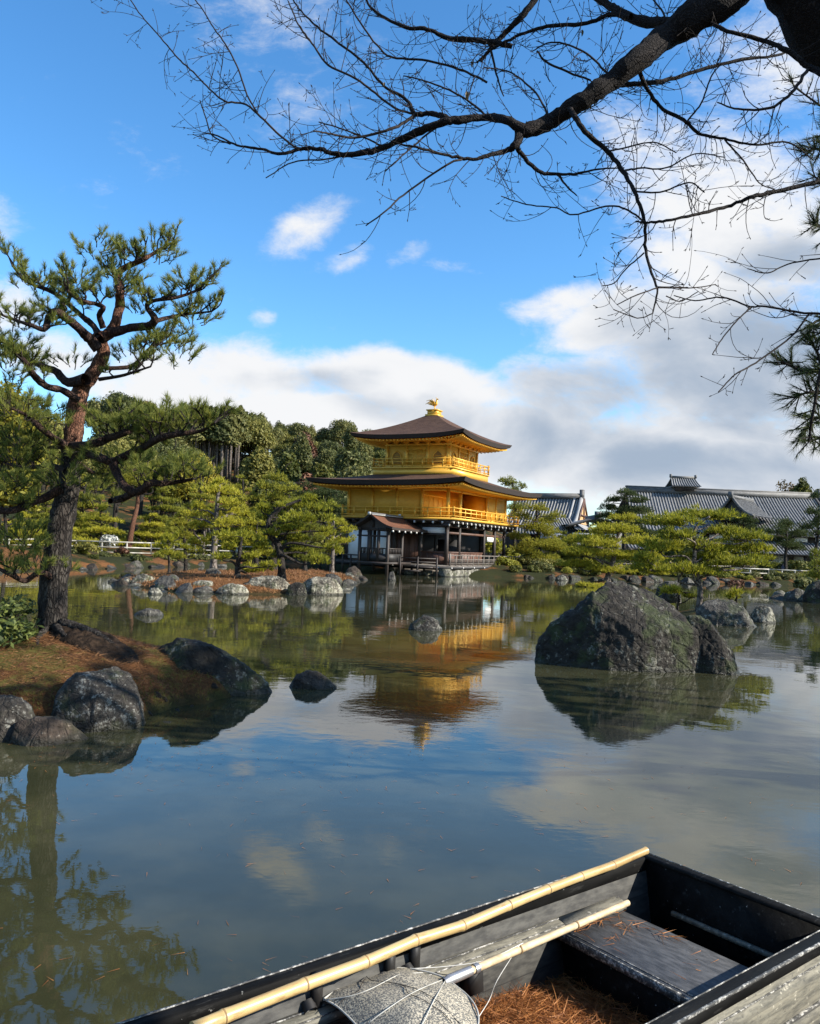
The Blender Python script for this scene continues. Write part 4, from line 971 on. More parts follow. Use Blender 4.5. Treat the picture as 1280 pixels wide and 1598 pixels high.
# small building end catching the sun by the fence
c4 = A(872, 858, 80.0); g4 = empty('storehouse', (float(c4[0]), 80.0, gz(c4[0], 80.0))); tag(g4, 'narrow sunlit tan storehouse end with small grey roof behind the fence', 'storehouse')
hh = float(A(872, 843, 80)[2]) - gz(c4[0], 80.0)
mb = MB(); mb.box((-1.4, -.6, -.1), (.45, 1.5, hh)); mb.build('wall', [MT['tan_wood']], g4)
mb = MB(); mb.hexa([(-1.7, -1.0, hh), (.8, -1.0, hh), (.8, 1.9, hh), (-1.7, 1.9, hh), (-1.5, .3, hh + .65), (.6, .3, hh + .65), (.6, .6, hh + .65), (-1.5, .6, hh + .65)]); mb.build('roof', [MT['roof_tile']], g4)

# ------------------------------------------------------------------ fences
def fence(name, label, pts, h, rails, post, m, r=.035, group=None):
    P = [np.array(p, float) for p in pts]; o0 = P[0]
    root = empty(name, (float(o0[0]), float(o0[1]), 0)); tag(root, label, 'fence', group)
    for zz in rails:
        mb = MB()
        for a, b in zip(P[:-1], P[1:]):
            mb.tube([(a[0] - o0[0], a[1] - o0[1], a[2] + zz), (b[0] - o0[0], b[1] - o0[1], b[2] + zz)], r, 6)
        mb.build('rail', [MT[m]], root, True)
    mb = MB()
    for a, b in zip(P[:-1], P[1:]):
        L = np.linalg.norm(b - a); k = max(1, int(L / post))
        for i in range(k + 1):
            q = a + (b - a) * i / k - np.array([o0[0], o0[1], 0]); g = gz(q[0] + o0[0], q[1] + o0[1])
            mb.tube([(q[0], q[1] + r, g - .2), (q[0], q[1] + r, q[2] + h + .04)], r * 1.25, 6)
    pm = mb.build('post', [MT[m]], root); return root
def at3(px, py, Y): q = A(px, py, Y); return (q[0], q[1], q[2])
fence('bamboo_fence', 'white weathered bamboo rail fence along the far left shore', [at3(-40, 862, 50), at3(60, 859, 54), at3(118, 861, 56), at3(235, 864, 58), at3(430, 870, 64)], .75, (0.02, .38, .75), 1.6, 'bamboo_rail', .05)
fence('bamboo_fence', 'weathered wooden rail fence between pavilion and right pines', [at3(812, 892, 70), at3(905, 895, 69), at3(1010, 898, 68), at3(1140, 901, 68.5)], .95, (.1, .5, .92), 1.5, 'grey_wood', .045)
fence('bamboo_fence', 'pale rail fence on the far right shore below the long hall', [at3(1142, 901, 68.5), at3(1200, 903, 69), at3(1300, 907, 72)], .78, (.05, .42, .78), 1.5, 'bamboo_rail', .055)
# ------------------------------------------------------------------ foliage tools
def blades(mb, pos, axis, length, width, nb, spread, rng, m=0, droop=0.0):
    """needle tufts: nb narrow triangles fanning from every position about its axis"""
    pos = np.repeat(np.asarray(pos, float), nb, 0); ax = np.repeat(np.asarray(axis, float), nb, 0); n = len(pos)
    if n == 0: return
    L = np.repeat(np.broadcast_to(length, (n // nb,)), nb) * rng.uniform(.7, 1.1, n)
    d = ax + rng.normal(0, spread, (n, 3)); d[:, 2] -= droop * rng.rand(n); d /= np.linalg.norm(d, axis=1, keepdims=True)
    s = np.cross(d, rng.normal(0, 1, (n, 3))); s /= np.maximum(np.linalg.norm(s, axis=1, keepdims=True), 1e-6)
    w = (width * rng.uniform(.7, 1.2, n))[:, None] if np.isscalar(width) else (np.repeat(width, nb) * rng.uniform(.7, 1.2, n))[:, None]
    b0 = pos + rng.normal(0, .05, (n, 3)) * L[:, None] * .5
    V = np.stack([b0 - s * w * .5, b0 + s * w * .5, b0 + d * L[:, None]], 1).reshape(-1, 3)
    mb.raw(V, np.arange(3 * n).reshape(n, 3), m)
def leaves(mb, pos, nrm, size, rng, m=0, jit=.7, elong=1.3):
    n = len(pos)
    d = nrm + rng.normal(0, jit, (n, 3)); d /= np.maximum(np.linalg.norm(d, axis=1, keepdims=True), 1e-6)
    u = np.cross(d, rng.normal(0, 1, (n, 3))); u /= np.maximum(np.linalg.norm(u, axis=1, keepdims=True), 1e-6); v = np.cross(d, u)
    s = (size * rng.uniform(.6, 1.3, n))[:, None]
    V = np.stack([pos - u * s * elong, pos - v * s * .6 + d * s * .15, pos + u * s * elong, pos + v * s * .6 + d * s * .15], 1).reshape(-1, 3)
    mb.raw(V, np.arange(4 * n).reshape(n, 4), m)
def pad_tufts(mb, c, r, rng, dens=115, tuft=.20, wid=.036, nb=6, lumps=True):
    rx, ry, rz = r; n = int(dens * math.pi * rx * ry / (tuft / .2) ** 2) + 6
    # each pad is several lobes with gaps between them
    k = max(4, int(2.6 * (rx + ry)) + 3); lob = []
    for i in range(k):
        a = rng.uniform(0, 6.28); q = math.sqrt(rng.rand()) * .72; lob.append((math.cos(a) * q * rx, math.sin(a) * q * ry, rng.uniform(-.35, .35) * rz, rng.uniform(.32, .55)))
    li = rng.randint(0, k, n); lob = np.array(lob)[li]
    a = rng.uniform(0, 6.28, n); q = np.sqrt(rng.rand(n)); lr = lob[:, 3]
    x = np.cos(a) * q * lr * rx; y = np.sin(a) * q * lr * ry
    z = rz * (1 - q ** 2) * rng.uniform(.1, 1, n) * (lr / .45) 
    P = np.stack([c[0] + lob[:, 0] + x, c[1] + lob[:, 1] + y, c[2] + lob[:, 2] + z], 1)
    ax = np.stack([(lob[:, 0] + x * 1.6) / rx * .55, (lob[:, 1] + y * 1.6) / ry * .55, np.full(n, .8)], 1) + rng.normal(0, .2, (n, 3))
    blades(mb, P, ax, np.full(n, tuft), wid, nb, .42, rng)
def limb_to(mb, p0, p1, r0, r1, rng, wob=.12, sides=5):
    p0 = np.array(p0, float); p1 = np.array(p1, float); L = np.linalg.norm(p1 - p0)
    m1 = p0 + (p1 - p0) * .35 + rng.normal(0, wob * L, 3) * (1, 1, .5) + (0, 0, .05 * L); m2 = p0 + (p1 - p0) * .7 + rng.normal(0, wob * L, 3) * (1, 1, .5)
    P = smooth_path([p0, m1, m2, p1], 4); mb.tube(P, np.linspace(r0, r1, len(P)), sides); return P
def build_pine(label, base, trunk, r0, pads, fol, bk, seed, group=None, dens=115, tuft=.2, wid=.036, nb=6, name='garden_pine'):
    """trunk and pads in coordinates relative to base"""
    rng = np.random.RandomState(seed); root = empty(name, base); tag(root, label, 'pine tree', group)
    tm = MB(); T = smooth_path(trunk, 6); R = r0 * np.linspace(1, .28, len(T)) ** .9; R[:3] *= np.array([1.45, 1.2, 1.07]); tm.tube(T, R, 8)
    fm = MB()
    for (x, y, z, rx, ry, rz) in pads:
        dz = np.abs(T[:, 2] - (z - .15 - .35 * max(rx, ry))); i = int(np.argmin(dz)); i = max(i, len(T) // 5)
        limb_to(tm, T[i], (x, y, z - rz * .1), R[i] * .55, .02, rng)
        for _ in range(3):
            a = rng.uniform(0, 6.28); limb_to(tm, (x + rng.normal(0, .1), y, z - rz * .1), (x + math.cos(a) * rx * .7, y + math.sin(a) * ry * .7, z + rz * .1), .022, .008, rng, .08, 4)
        pad_tufts(fm, (x, y, z), (rx, ry, rz), rng, dens, tuft, wid, nb)
    tm.build('trunk', [MT[bk]], root, True); fm.build('crown', [MT[fol]], root); return root
def pine_px(label, bpx, bpy, Y, trunk_px, r0, pads_px, fol, bk, seed, zb=None, dj=.8, group=None, **kw):
    """garden pine whose trunk and foliage pads were read off the photograph; depth spread is its own"""
    rng = np.random.RandomState(seed + 500); b = A(bpx, bpy, Y); gzb = gz(b[0], b[1]) if zb is None else zb
    base = (float(b[0]), float(b[1]), gzb - .05); B = np.array(base)
    tr = [(0, 0, 0)] + [tuple(A(x, y, Y + rng.uniform(-.15, .15)) - B) for x, y in trunk_px]
    s = Y / FPX; pads = []
    for (x, y, rx, ry) in pads_px:
        dep = rx * s * .9; q = A(x, y + ry * .6, Y + rng.uniform(-dj, dj)) - B
        pads.append((q[0], q[1], q[2], rx * s * 1.05, dep, ry * s * 1.5))
    return build_pine(label, base, tr, r0, pads, fol, bk, seed, group, **kw)
def gen_pads(H, Wd, seed, layers=5, per=4, low=.35):
    r = random.Random(seed); out = []
    for i in range(layers):
        f = low + (1 - low) * i / (layers - 1); rad = Wd * .5 * (1.05 - .75 * ((f - low) / (1 - low)) ** 1.5)
        k = max(1, per - (i * per) // (layers + 2)); a0 = r.random() * 6.28
        for j in range(k):
            a = a0 + 6.28 * j / k + r.uniform(-.4, .4); q = rad * r.uniform(.45, .8) if i < layers - 1 else rad * .2
            pr = rad * r.uniform(.42, .62)
            out.append((math.cos(a) * q, math.sin(a) * q, H * f * r.uniform(.95, 1.02) - .2, pr, pr, .16 * pr + .15))
    return out
def gen_trunk(H, seed, lean=.12):
    r = random.Random(seed); p = [(0, 0, 0)]; x = y = 0
    for i in range(1, 6):
        x += r.uniform(-1, 1) * lean * H * .35; y += r.uniform(-1, 1) * lean * H * .3; p.append((x, y, H * .95 * i / 5))
    return p

# ------------------------------------------------------------------ pines on the middle island (read off the photograph)
I1 = [(343, 764, 36, 8), (310, 787, 16, 8), (363, 785, 22, 7), (365, 797, 18, 7), (316, 818, 20, 8), (350, 815, 22, 8), (312, 845, 18, 8), (330, 800, 18, 6), (372, 815, 14, 6), (340, 838, 20, 7), (300, 803, 14, 6), (345, 752, 18, 6)]
pine_px('tall island pine with a pale forked trunk and flat yellow-green pads', 333, 893, 38, [(334, 860), (336, 830), (338, 800), (340, 775), (343, 758)], .17, I1, 'garden_pine', 'pale_bark', 1)
I2 = [(485, 788, 36, 8), (408, 790, 19, 7), (465, 806, 28, 8), (509, 806, 12, 6), (452, 822, 32, 8), (470, 841, 28, 8), (495, 871, 22, 9), (430, 862, 22, 8), (472, 858, 15, 7), (505, 825, 14, 6), (420, 806, 20, 7), (440, 790, 16, 6), (418, 830, 16, 6), (515, 850, 14, 7), (478, 776, 16, 5)]
pine_px('leaning forked island pine with the brightest yellow foliage', 440, 897, 34, [(439, 875), (434, 850), (424, 838), (418, 822), (424, 805), (440, 792), (470, 780)], .17, I2, 'garden_pine', 'pine_bark', 2)
I3 = [(520, 812, 20, 7), (538, 826, 16, 6), (508, 832, 18, 7), (530, 845, 18, 7), (505, 855, 16, 6), (522, 862, 14, 6), (545, 842, 10, 5), (536, 816, 10, 5)]
pine_px('slim straight pine at the right tip of the pine island', 518, 889, 46, [(519, 870), (520, 850), (521, 830), (521, 812)], .13, I3, 'garden_pine', 'pale_bark', 3)
I4 = [(373, 836, 36, 8), (388, 866, 22, 7), (398, 886, 26, 7), (360, 852, 20, 7), (402, 850, 18, 7), (345, 868, 16, 6), (420, 880, 16, 6)]
pine_px('low spreading pine hugging the front rocks of the pine island', 371, 900, 33, [(371, 885), (373, 868), (376, 850), (378, 838)], .13, I4, 'garden_pine', 'pine_bark', 4)
I5 = [(432, 745, 20, 6), (415, 758, 22, 7), (450, 762, 22, 7), (425, 775, 26, 7), (456, 782, 20, 7), (400, 776, 18, 6), (396, 800, 18, 7)]
pine_px('taller olive pine behind the forked island pines', 428, 893, 43, [(427, 860), (429, 820), (431, 780), (432, 745)], .17, I5, 'olive_pine', 'pine_bark', 5)
I6 = [(265, 840, 16, 7), (255, 850, 14, 6), (278, 850, 14, 6), (262, 862, 16, 6), (280, 836, 10, 5)]
pine_px('small young pine at the left end of the pine island', 264, 898, 36, [(264, 880), (263, 862), (266, 842)], .07, I6, 'garden_pine', 'pine_bark', 6)
I7 = [(290, 800, 18, 7), (276, 815, 18, 7), (300, 822, 16, 7), (284, 835, 20, 7), (302, 858, 18, 7), (278, 868, 14, 6)]
pine_px('shaded olive pine left of the pale forked pine', 290, 893, 41, [(290, 870), (288, 840), (290, 800)], .12, I7, 'olive_pine', 'pine_bark', 7)
I8 = [(505, 768, 24, 7), (490, 780, 20, 6), (528, 782, 20, 7), (510, 792, 26, 7), (535, 798, 14, 6), (486, 755, 16, 6), (470, 770, 16, 6)]
pine_px('dark green pine standing behind the left eave of the pavilion', 508, 880, 74, [(508, 850), (509, 810), (506, 768)], .22, I8, 'dark_pine', 'pine_bark', 8)

I9 = [(402, 812, 22, 7), (390, 826, 20, 7), (412, 834, 20, 7), (398, 846, 22, 7), (384, 800, 14, 6), (408, 862, 18, 6)]
pine_px('yellow-green pine filling the gap between the two forked island pines', 400, 892, 41, [(400, 870), (399, 845), (402, 812)], .13, I9, 'garden_pine', 'pine_bark', 9)
I10 = [(478, 820, 20, 7), (466, 848, 18, 7), (486, 856, 20, 7), (474, 870, 16, 6), (498, 840, 14, 6)]
pine_px('half-hidden pine behind the bright leaning island pine', 476, 892, 44, [(476, 870), (477, 850), (478, 820)], .12, I10, 'olive_pine', 'pine_bark', 10)

# pines right of the pavilion
R1 = [(1045, 814, 46, 9), (1105, 802, 52, 8), (1165, 838, 36, 9), (1172, 855, 40, 8), (1030, 851, 48, 9), (1110, 853, 40, 8), (1150, 878, 44, 8), (1080, 889, 52, 7), (1022, 886, 42, 7), (1128, 828, 40, 8), (1060, 833, 36, 8), (1180, 872, 28, 7), (1100, 870, 36, 7), (1010, 870, 26, 7)]
pine_px('large wind-bent pine leaning over the islet, widest yellow-green pads on the right', 1091, 938, 27.5, [(1093, 922), (1089, 900), (1083, 884), (1085, 858), (1083, 835), (1090, 818), (1108, 806)], .11, R1, 'garden_pine', 'pale_bark', 11, dj=.9)
R2 = [(960, 824, 38, 8), (1000, 842, 44, 8), (918, 840, 40, 9), (930, 862, 48, 8), (990, 868, 44, 8), (1008, 888, 40, 7), (902, 880, 42, 7), (972, 808, 24, 7), (945, 846, 34, 8), (900, 862, 26, 7), (960, 888, 40, 7)]
pine_px('wide flat-topped pine rising behind the biggest rock', 947, 908, 52, [(951, 893), (957, 875), (960, 858), (963, 840), (972, 818)], .22, R2, 'garden_pine', 'pale_bark', 12, zb=.25, dj=1.4)
R3 = [(976, 768, 20, 6), (960, 778, 20, 6), (995, 780, 20, 6), (950, 790, 20, 6), (985, 794, 28, 7), (1008, 798, 16, 6), (955, 804, 26, 7), (998, 812, 30, 7), (940, 815, 18, 6), (970, 822, 36, 8), (1010, 830, 26, 7)]
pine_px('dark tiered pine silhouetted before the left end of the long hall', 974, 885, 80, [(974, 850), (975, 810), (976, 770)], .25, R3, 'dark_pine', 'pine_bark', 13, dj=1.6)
R4 = [(838, 790, 20, 8), (815, 805, 20, 8), (850, 808, 24, 8), (832, 822, 30, 9), (862, 830, 22, 8), (812, 835, 22, 8), (845, 846, 34, 9), (870, 856, 22, 8), (820, 858, 26, 8), (850, 868, 28, 7), (870, 802, 14, 6)]
pine_px('rounded olive pine just right of the pavilion balcony', 838, 893, 68, [(839, 870), (841, 840), (838, 815), (838, 790)], .22, R4, 'olive_pine', 'pine_bark', 14, dj=1.6)
R5 = [(800, 752, 16, 7), (788, 748, 12, 6), (815, 758, 10, 6), (795, 766, 20, 7), (805, 790, 22, 8)]
pine_px('airy treetop showing above the right end of the middle pavilion roof', 803, 880, 92, [(803, 840), (803, 790), (800, 752)], .25, R5, 'olive_pine', 'pine_bark', 15, dj=1.2)
R6 = [(1225, 816, 22, 8), (1240, 830, 26, 8), (1214, 838, 24, 8), (1232, 850, 26, 8), (1212, 826, 16, 7)]
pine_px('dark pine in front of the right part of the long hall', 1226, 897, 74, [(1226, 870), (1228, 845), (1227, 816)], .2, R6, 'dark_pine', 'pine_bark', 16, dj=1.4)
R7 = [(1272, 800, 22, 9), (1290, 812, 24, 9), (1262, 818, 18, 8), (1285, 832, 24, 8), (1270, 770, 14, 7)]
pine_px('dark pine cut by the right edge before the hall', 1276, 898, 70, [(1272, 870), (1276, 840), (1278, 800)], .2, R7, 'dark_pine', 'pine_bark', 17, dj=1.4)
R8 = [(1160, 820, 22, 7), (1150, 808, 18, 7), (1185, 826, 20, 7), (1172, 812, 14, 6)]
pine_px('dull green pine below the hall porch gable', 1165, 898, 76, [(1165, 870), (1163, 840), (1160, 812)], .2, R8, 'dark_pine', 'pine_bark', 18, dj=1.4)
R9 = [(1275, 880, 20, 10), (1290, 895, 26, 10), (1262, 900, 18, 8), (1282, 862, 16, 9), (1270, 915, 18, 8)]
pine_px('low dark green pine at the right edge above the promontory', 1288, 925, 45, [(1287, 900), (1283, 875)], .14, R9, 'olive_pine', 'pine_bark', 19, dj=.7)
S1 = [(1062, 922, 28, 5), (1078, 930, 16, 4)]
pine_px('low creeping pine sprig beside the peak of the biggest rock', 1058, 934, 28.6, [(1060, 928), (1064, 923)], .04, S1, 'garden_pine', 'pine_bark', 20, zb=.2, dj=.2)
S2 = [(1150, 926, 11, 8), (1140, 932, 10, 5)]
pine_px('tiny yellow-green shrub on the back of the islet boulder', 1150, 940, 27.2, [(1150, 935), (1150, 928)], .03, S2, 'garden_pine', 'twig', 21, zb=.35, dj=.2, name='garden_shrub')
S3 = [(930, 915, 26, 3.5), (915, 914, 14, 3)]
pine_px('flat green plant mat on the low islet left of the biggest rock', 925, 917, 49, [(925, 916), (928, 914)], .03, S3, 'garden_pine', 'twig', 22, zb=.12, dj=.3, name='ground_plant')

# ------------------------------------------------------------------ trees behind the far shores
def crown_mesh(mb, c, r, rng, n, size, k=9, hollow=.75, m=0):
    """lumpy broadleaf crown: leaf cards over many overlapping lobes"""
    lob = []
    for i in range(k):
        d = rng.normal(0, 1, 3); d /= np.linalg.norm(d); d[2] = abs(d[2]) * .9 - .25
        q = rng.uniform(.35, .72); lob.append((d * q, rng.uniform(.34, .52)))
    lc = np.array([l[0] for l in lob]); lr = np.array([l[1] for l in lob]); li = rng.randint(0, k, n)
    d = rng.normal(0, 1, (n, 3)); d /= np.linalg.norm(d, axis=1, keepdims=True); d[:, 2] = np.where(d[:, 2] < -.3, -d[:, 2], d[:, 2])
    P = lc[li] + d * lr[li][:, None] * rng.uniform(hollow, 1.08, n)[:, None]
    leaves(mb, np.array(c) + P * np.array(r), d, size, rng, m)
def broad_tree(name, label, H, Wd, fol, seed, n=1500, size=.32, k=11, loc=(0, 0, 0), group=None, trunk='pine_bark', fork=True):
    rng = np.random.RandomState(seed); root = empty(name, loc); tag(root, label, 'tree', group)
    tm = MB(); ch = H * .64
    tm.tube(smooth_path([(0, 0, -.5), (rng.normal(0, .1), rng.normal(0, .1), H * .25), (rng.normal(0, .3), rng.normal(0, .3), H * .55), (0, 0, H * .8)], 4), np.linspace(H * .025, H * .006, 13), 6)
    for i in range(6):
        a = i * 1.05 + rng.rand(); limb_to(tm, (0, 0, H * (.25 + .06 * i)), (math.cos(a) * Wd * .33, math.sin(a) * Wd * .33, H * (.5 + .07 * i)), H * .011, .03, rng)
    fm = MB(); crown_mesh(fm, (0, 0, H * .56), (Wd * .5, Wd * .5, H * .47), rng, n, size, k)
    tm.build('trunk', [MT[trunk]], root, True); fm.build('crown', [MT[fol]], root); return root
hill_kinds = [
    ('broadleaf_dark', 'dark evergreen broadleaf tree in the dense wood on the hillside', 12, 9.5), ('broadleaf_mid', 'olive green broadleaf tree in the wood on the hillside', 11, 9),
    ('broadleaf_dark', 'dark evergreen broadleaf tree in the dense wood on the hillside', 14, 9.5), ('broadleaf_mid', 'olive green broadleaf tree in the wood on the hillside', 10, 10),
    ('broadleaf_brown', 'brownish half-bare tree in the wood on the hillside', 10, 8.5), ('broadleaf_yellow', 'yellow-green tree in the wood on the hillside', 9, 7),
    ('broadleaf_dark', 'narrow dark conifer-like tree in the wood on the hillside', 15, 5.5), ('red_twig', 'rusty autumn tree in the wood on the hillside', 8, 6.5)]
HP = [broad_tree('hill_tree', lb, H, Wd, f, 100 + i, n=5200, size=.24, k=(26, 14, 18, 22, 16, 14, 20, 14)[i], group='trees of the wooded hill') for i, (f, lb, H, Wd) in enumerate(hill_kinds)]
r = random.Random(77); first = set(); cnt = 0
def hill_at(x, y, sc):
    z = gz(x, y); k = r.choices(range(8), (4, 5, 2.5, 5, 1.6, 1.6, .8, .4))[0]
    if k not in first:
        o = HP[k]; o.location = (x, y, z); o.scale = (sc,) * 3; first.add(k)
    else: dup(HP[k], (x, y, z), r.random() * 6.28, sc, sz=sc * r.uniform(.85, 1.1))
for gyi in range(8):          # outer left, mostly hidden by the near pine
    for gxi in range(14):
        y = 100 + gyi * 13 + r.uniform(-3, 3); x = -112 + gxi * 8 + r.uniform(-2.2, 2.2); px = 640 + 1280 * x / y
        if 140 < px < 262: hill_at(x, y, r.uniform(.75, 1.05))
for gyi in range(17):         # the open face of the hill
    y0_ = 98 + gyi * 6.2
    for gxi in range(40):
        y = y0_ + r.uniform(-2.4, 2.4); x = -.30 * y0_ + gxi * 4.5 + (gyi % 2) * 2.2 + r.uniform(-1.5, 1.5); px = 640 + 1280 * x / y
        if not 262 < px < 612 or (px > 560 and y < 120) or (290 < px < 390 and y < 160): continue
        hill_at(x, y, r.uniform(.50, .80))
for k in range(22):     # taller trees closing the gap behind the cedar stand
    px = 276 + k * 6; y = 161 + (k % 4) * 5; x = (px - 640) / 1280 * y; dup(HP[(0, 1, 3)[k % 3]], (x, y, gz(x, y)), k * 1.3, .72, sz=.95 + .1 * (k % 3))
# cedar stand with visible straight trunks
def cedar(loc, seed, H=16.0):
    rng = np.random.RandomState(seed); root = empty('cedar_tree', loc); tag(root, 'straight dark cedar with bare trunk in the stand on the hill', 'tree', 'cedars with bare trunks on the hill')
    tm = MB(); tm.tube([(0, 0, -1), (0, 0, H * .5), (0, 0, H * .97)], [.25, .19, .04], 6); tm.build('trunk', [MT['pale_bark']], root, True)
    fm = MB(); n = 1700; t = rng.rand(n) ** .8; a = rng.uniform(0, 6.28, n); rad = (1 - t) ** .7 * 2.0 * rng.uniform(.5, 1, n) * (1 + .3 * np.sin(a * 3 + t * 20))
    P = np.stack([np.cos(a) * rad, np.sin(a) * rad, H * (.62 + .40 * t)], 1); N = np.stack([np.cos(a), np.sin(a), np.full(n, .3)], 1)
    leaves(fm, P, N, .28, rng); fm.build('crown', [MT['broadleaf_dark']], root); return root
cp = cedar((0, 0, 0), 5); r = random.Random(9); used = False
for row in range(3):
    for k in range(10):
        px = 290 + k * 8.4 + r.uniform(-3, 3); y = 140 + row * 5 + r.uniform(-1.5, 1.5); x = (px - 640) / 1280 * y; g = gz(x, y)
        top = float(A(px, 640 + r.uniform(-6, 8), y)[2]); s = (top - g) / 16.2; loc = (x, y, g)
        if not used: cp.location = loc; cp.scale = (1, 1, s); used = True
        else: dup(cp, loc, r.random() * 6, 1.0, sz=s)
# named trees that stand out on the hill
def hill_tree_px(label, px, top, wpx, Y, fol, seed, name='hill_tree', basepy=None, n=4200, size=.24, k=24):
    q = A(px, top, Y); g = gz(q[0], Y); H = (q[2] - g) / 1.0; Wd = wpx * Y / FPX
    return broad_tree(name, label, H, Wd, fol, seed, n, size, k, (float(q[0]), Y, g))
hill_tree_px('rust-brown bare-twigged tree on the hill crest left of the pavilion', 478, 668, 44, 150, 'red_twig', 201)
hill_tree_px('round dark evergreen tree just left of the upper pavilion roof', 548, 692, 58, 112, 'broadleaf_dark', 202)
hill_tree_px('reddish brown leafless tree behind the bright island pines', 478, 735, 46, 100, 'red_twig', 203)
hill_tree_px('broad olive evergreen tree in the middle of the hill wood', 405, 692, 52, 118, 'broadleaf_mid', 204)
hill_tree_px('pale yellow-green tree beside the rust-brown hill tree', 505, 715, 52, 108, 'broadleaf_mid', 205)
hill_tree_px('tallest olive tree at the hill foot between cedars and pavilion', 450, 700, 46, 110, 'broadleaf_mid', 206)
# trees far right behind the long hall
hill_tree_px('round brownish treetop rising behind the right end of the long hall', 1228, 742, 74, 135, 'broadleaf_brown', 210)
hill_tree_px('green treetop behind the long hall, right of the brownish one', 1252, 736, 40, 130, 'broadleaf_mid', 211)
hill_tree_px('dark treetop at the right edge behind the long hall', 1290, 752, 50, 128, 'broadleaf_dark', 212)
# bare fan of twigs beside it
def bare_tree(label, base, H, seed, spread=.5, levels=4, m='twig', name='bare_tree', r0=.12, group=None):
    rng = np.random.RandomState(seed); root = empty(name, base); tag(root, label, 'tree', group); tm = MB(); tw = MB()
    def rec(p, d, L, rad, lv):
        d = d / np.linalg.norm(d); q = p + d * L; mid = (p + q) / 2 + rng.normal(0, .05 * L, 3)
        (tm if lv > levels - 2 else tw).tube([p, mid, q], [rad, rad * .85, rad * .7], 5 if lv > levels - 2 else 4, cap=False)
        if lv > 0:
            for i in range(rng.randint(3, 5)):
                nd = d + rng.normal(0, spread, 3); nd[2] += .15; rec(p + d * L * rng.uniform(.55, 1), nd, L * rng.uniform(.6, .8), rad * .55, lv - 1)
    rec(np.zeros(3), np.array([0, 0, 1.]), H * .33, r0, levels)
    tm.build('trunk', [MT['pale_bark']], root, True); tw.build('twig', [MT[m]], root); return root
for (px, top, Y, lb, sd_) in ((1190, 738, 125, 'bare twiggy tree fanning out left of the brownish treetop', 31), (322, 770, 60, 'leafless multi-stemmed tree between the left garden pines', 32), (218, 815, 62, 'small pale leafless tree behind the bamboo fence by the leaning red trunk', 33)):
    q = A(px, top, Y); g = gz(q[0], Y); bare_tree(lb, (float(q[0]), Y, g), (float(q[2]) - g) * .9, sd_)

# garden trees on the far left bank
GPm = []
def gen_pine(label, px, top, wpx, Y, fol, seed, bk='pine_bark', group=None, layers=7, per=6, low=.15, dens=80):
    q = A(px, top, Y); g = gz(q[0], Y); H = float(q[2]) - g; Wd = wpx * Y / FPX
    return build_pine(label, (float(q[0]), Y, g), gen_trunk(H, seed, .08), H * .028, gen_pads(H, Wd, seed, layers, per, low), fol, bk, seed, group, dens=dens, tuft=.26, wid=.05)
gen_pine('layered olive pine rising behind the pale forked pine', 318, 738, 70, 66, 'olive_pine', 41)
gen_pine('broad mid-green pine behind the island, before the wooded hill', 378, 742, 80, 70, 'olive_pine', 42)
gen_pine('mid-green pine with dense tiers right of the near pine crown', 258, 745, 84, 64, 'olive_pine', 43)
gen_pine('yellowish rounded pine low behind the bamboo fence', 160, 790, 84, 61, 'garden_pine', 44, layers=4)
gen_pine('second yellowish pine behind the fence, right of the leaning red trunk', 240, 800, 60, 62, 'garden_pine', 45, layers=4)
gen_pine('olive pine between fence and hill, left of the reddish bare tree', 450, 752, 66, 76, 'olive_pine', 46)
gen_pine('dark pine deep behind the pavilion left corner', 532, 760, 50, 86, 'dark_pine', 47)
gen_pine('dark green pine on the far bank behind the near trunk', 130, 740, 90, 66, 'olive_pine', 48)
gen_pine('low green pine by the fence below the white blossom', 128, 850, 66, 57, 'olive_pine', 49, layers=3, per=5)
gen_pine('yellow-green pine tiers at the far left bank behind the near pine', 40, 800, 90, 55, 'garden_pine', 50, layers=4)
gen_pine('bushy olive pine filling the gap at the left end of the fence', 75, 770, 80, 63, 'olive_pine', 51)
gen_pine('olive pine behind the rail fence right of the pavilion', 880, 830, 70, 78, 'olive_pine', 52)
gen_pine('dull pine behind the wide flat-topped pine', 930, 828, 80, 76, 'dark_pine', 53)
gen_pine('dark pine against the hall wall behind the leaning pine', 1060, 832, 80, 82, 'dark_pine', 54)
gen_pine('olive pine low against the hall wall', 1120, 842, 70, 79, 'olive_pine', 55)
def yell(label, px, top, wpx, Y, fol, seed, n=9000, size=.13): return hill_tree_px(label, px, top, wpx, Y, fol, seed, 'garden_tree', None, n, size, 22)
yell('tall yellow-green broadleaf tree at the left edge behind the near pine', 10, 590, 150, 52, 'broadleaf_yellow', 61)
yell('broad olive tree rising behind the near pine trunk', 75, 625, 150, 66, 'broadleaf_mid', 62)
yell('dense mid-green tree right of the near pine trunk', 190, 665, 150, 80, 'broadleaf_mid', 63)
yell('dark evergreen tree between near pine and cedar stand', 255, 660, 130, 96, 'broadleaf_dark', 64)
yell('low bright yellow tree glowing between the near pine limbs at far left', 18, 720, 100, 48, 'broadleaf_yellow', 65)
yell('rounded light green tree behind the left garden pines', 300, 705, 100, 90, 'broadleaf_yellow', 66)
yell('tall dark tree beyond the left edge', -70, 600, 160, 60, 'broadleaf_dark', 67)
# leaning red-barked pine trunk behind the fence
pine_px('leaning red-barked pine behind the fence, crown hidden in the near pine', 201, 864, 61, [(203, 840), (208, 815), (214, 790), (216, 765), (222, 740)], .26, [(215, 742, 36, 9), (240, 752, 26, 8), (195, 750, 24, 8), (222, 728, 30, 9)], 'olive_pine', 'red_bark', 71, dj=1.2)
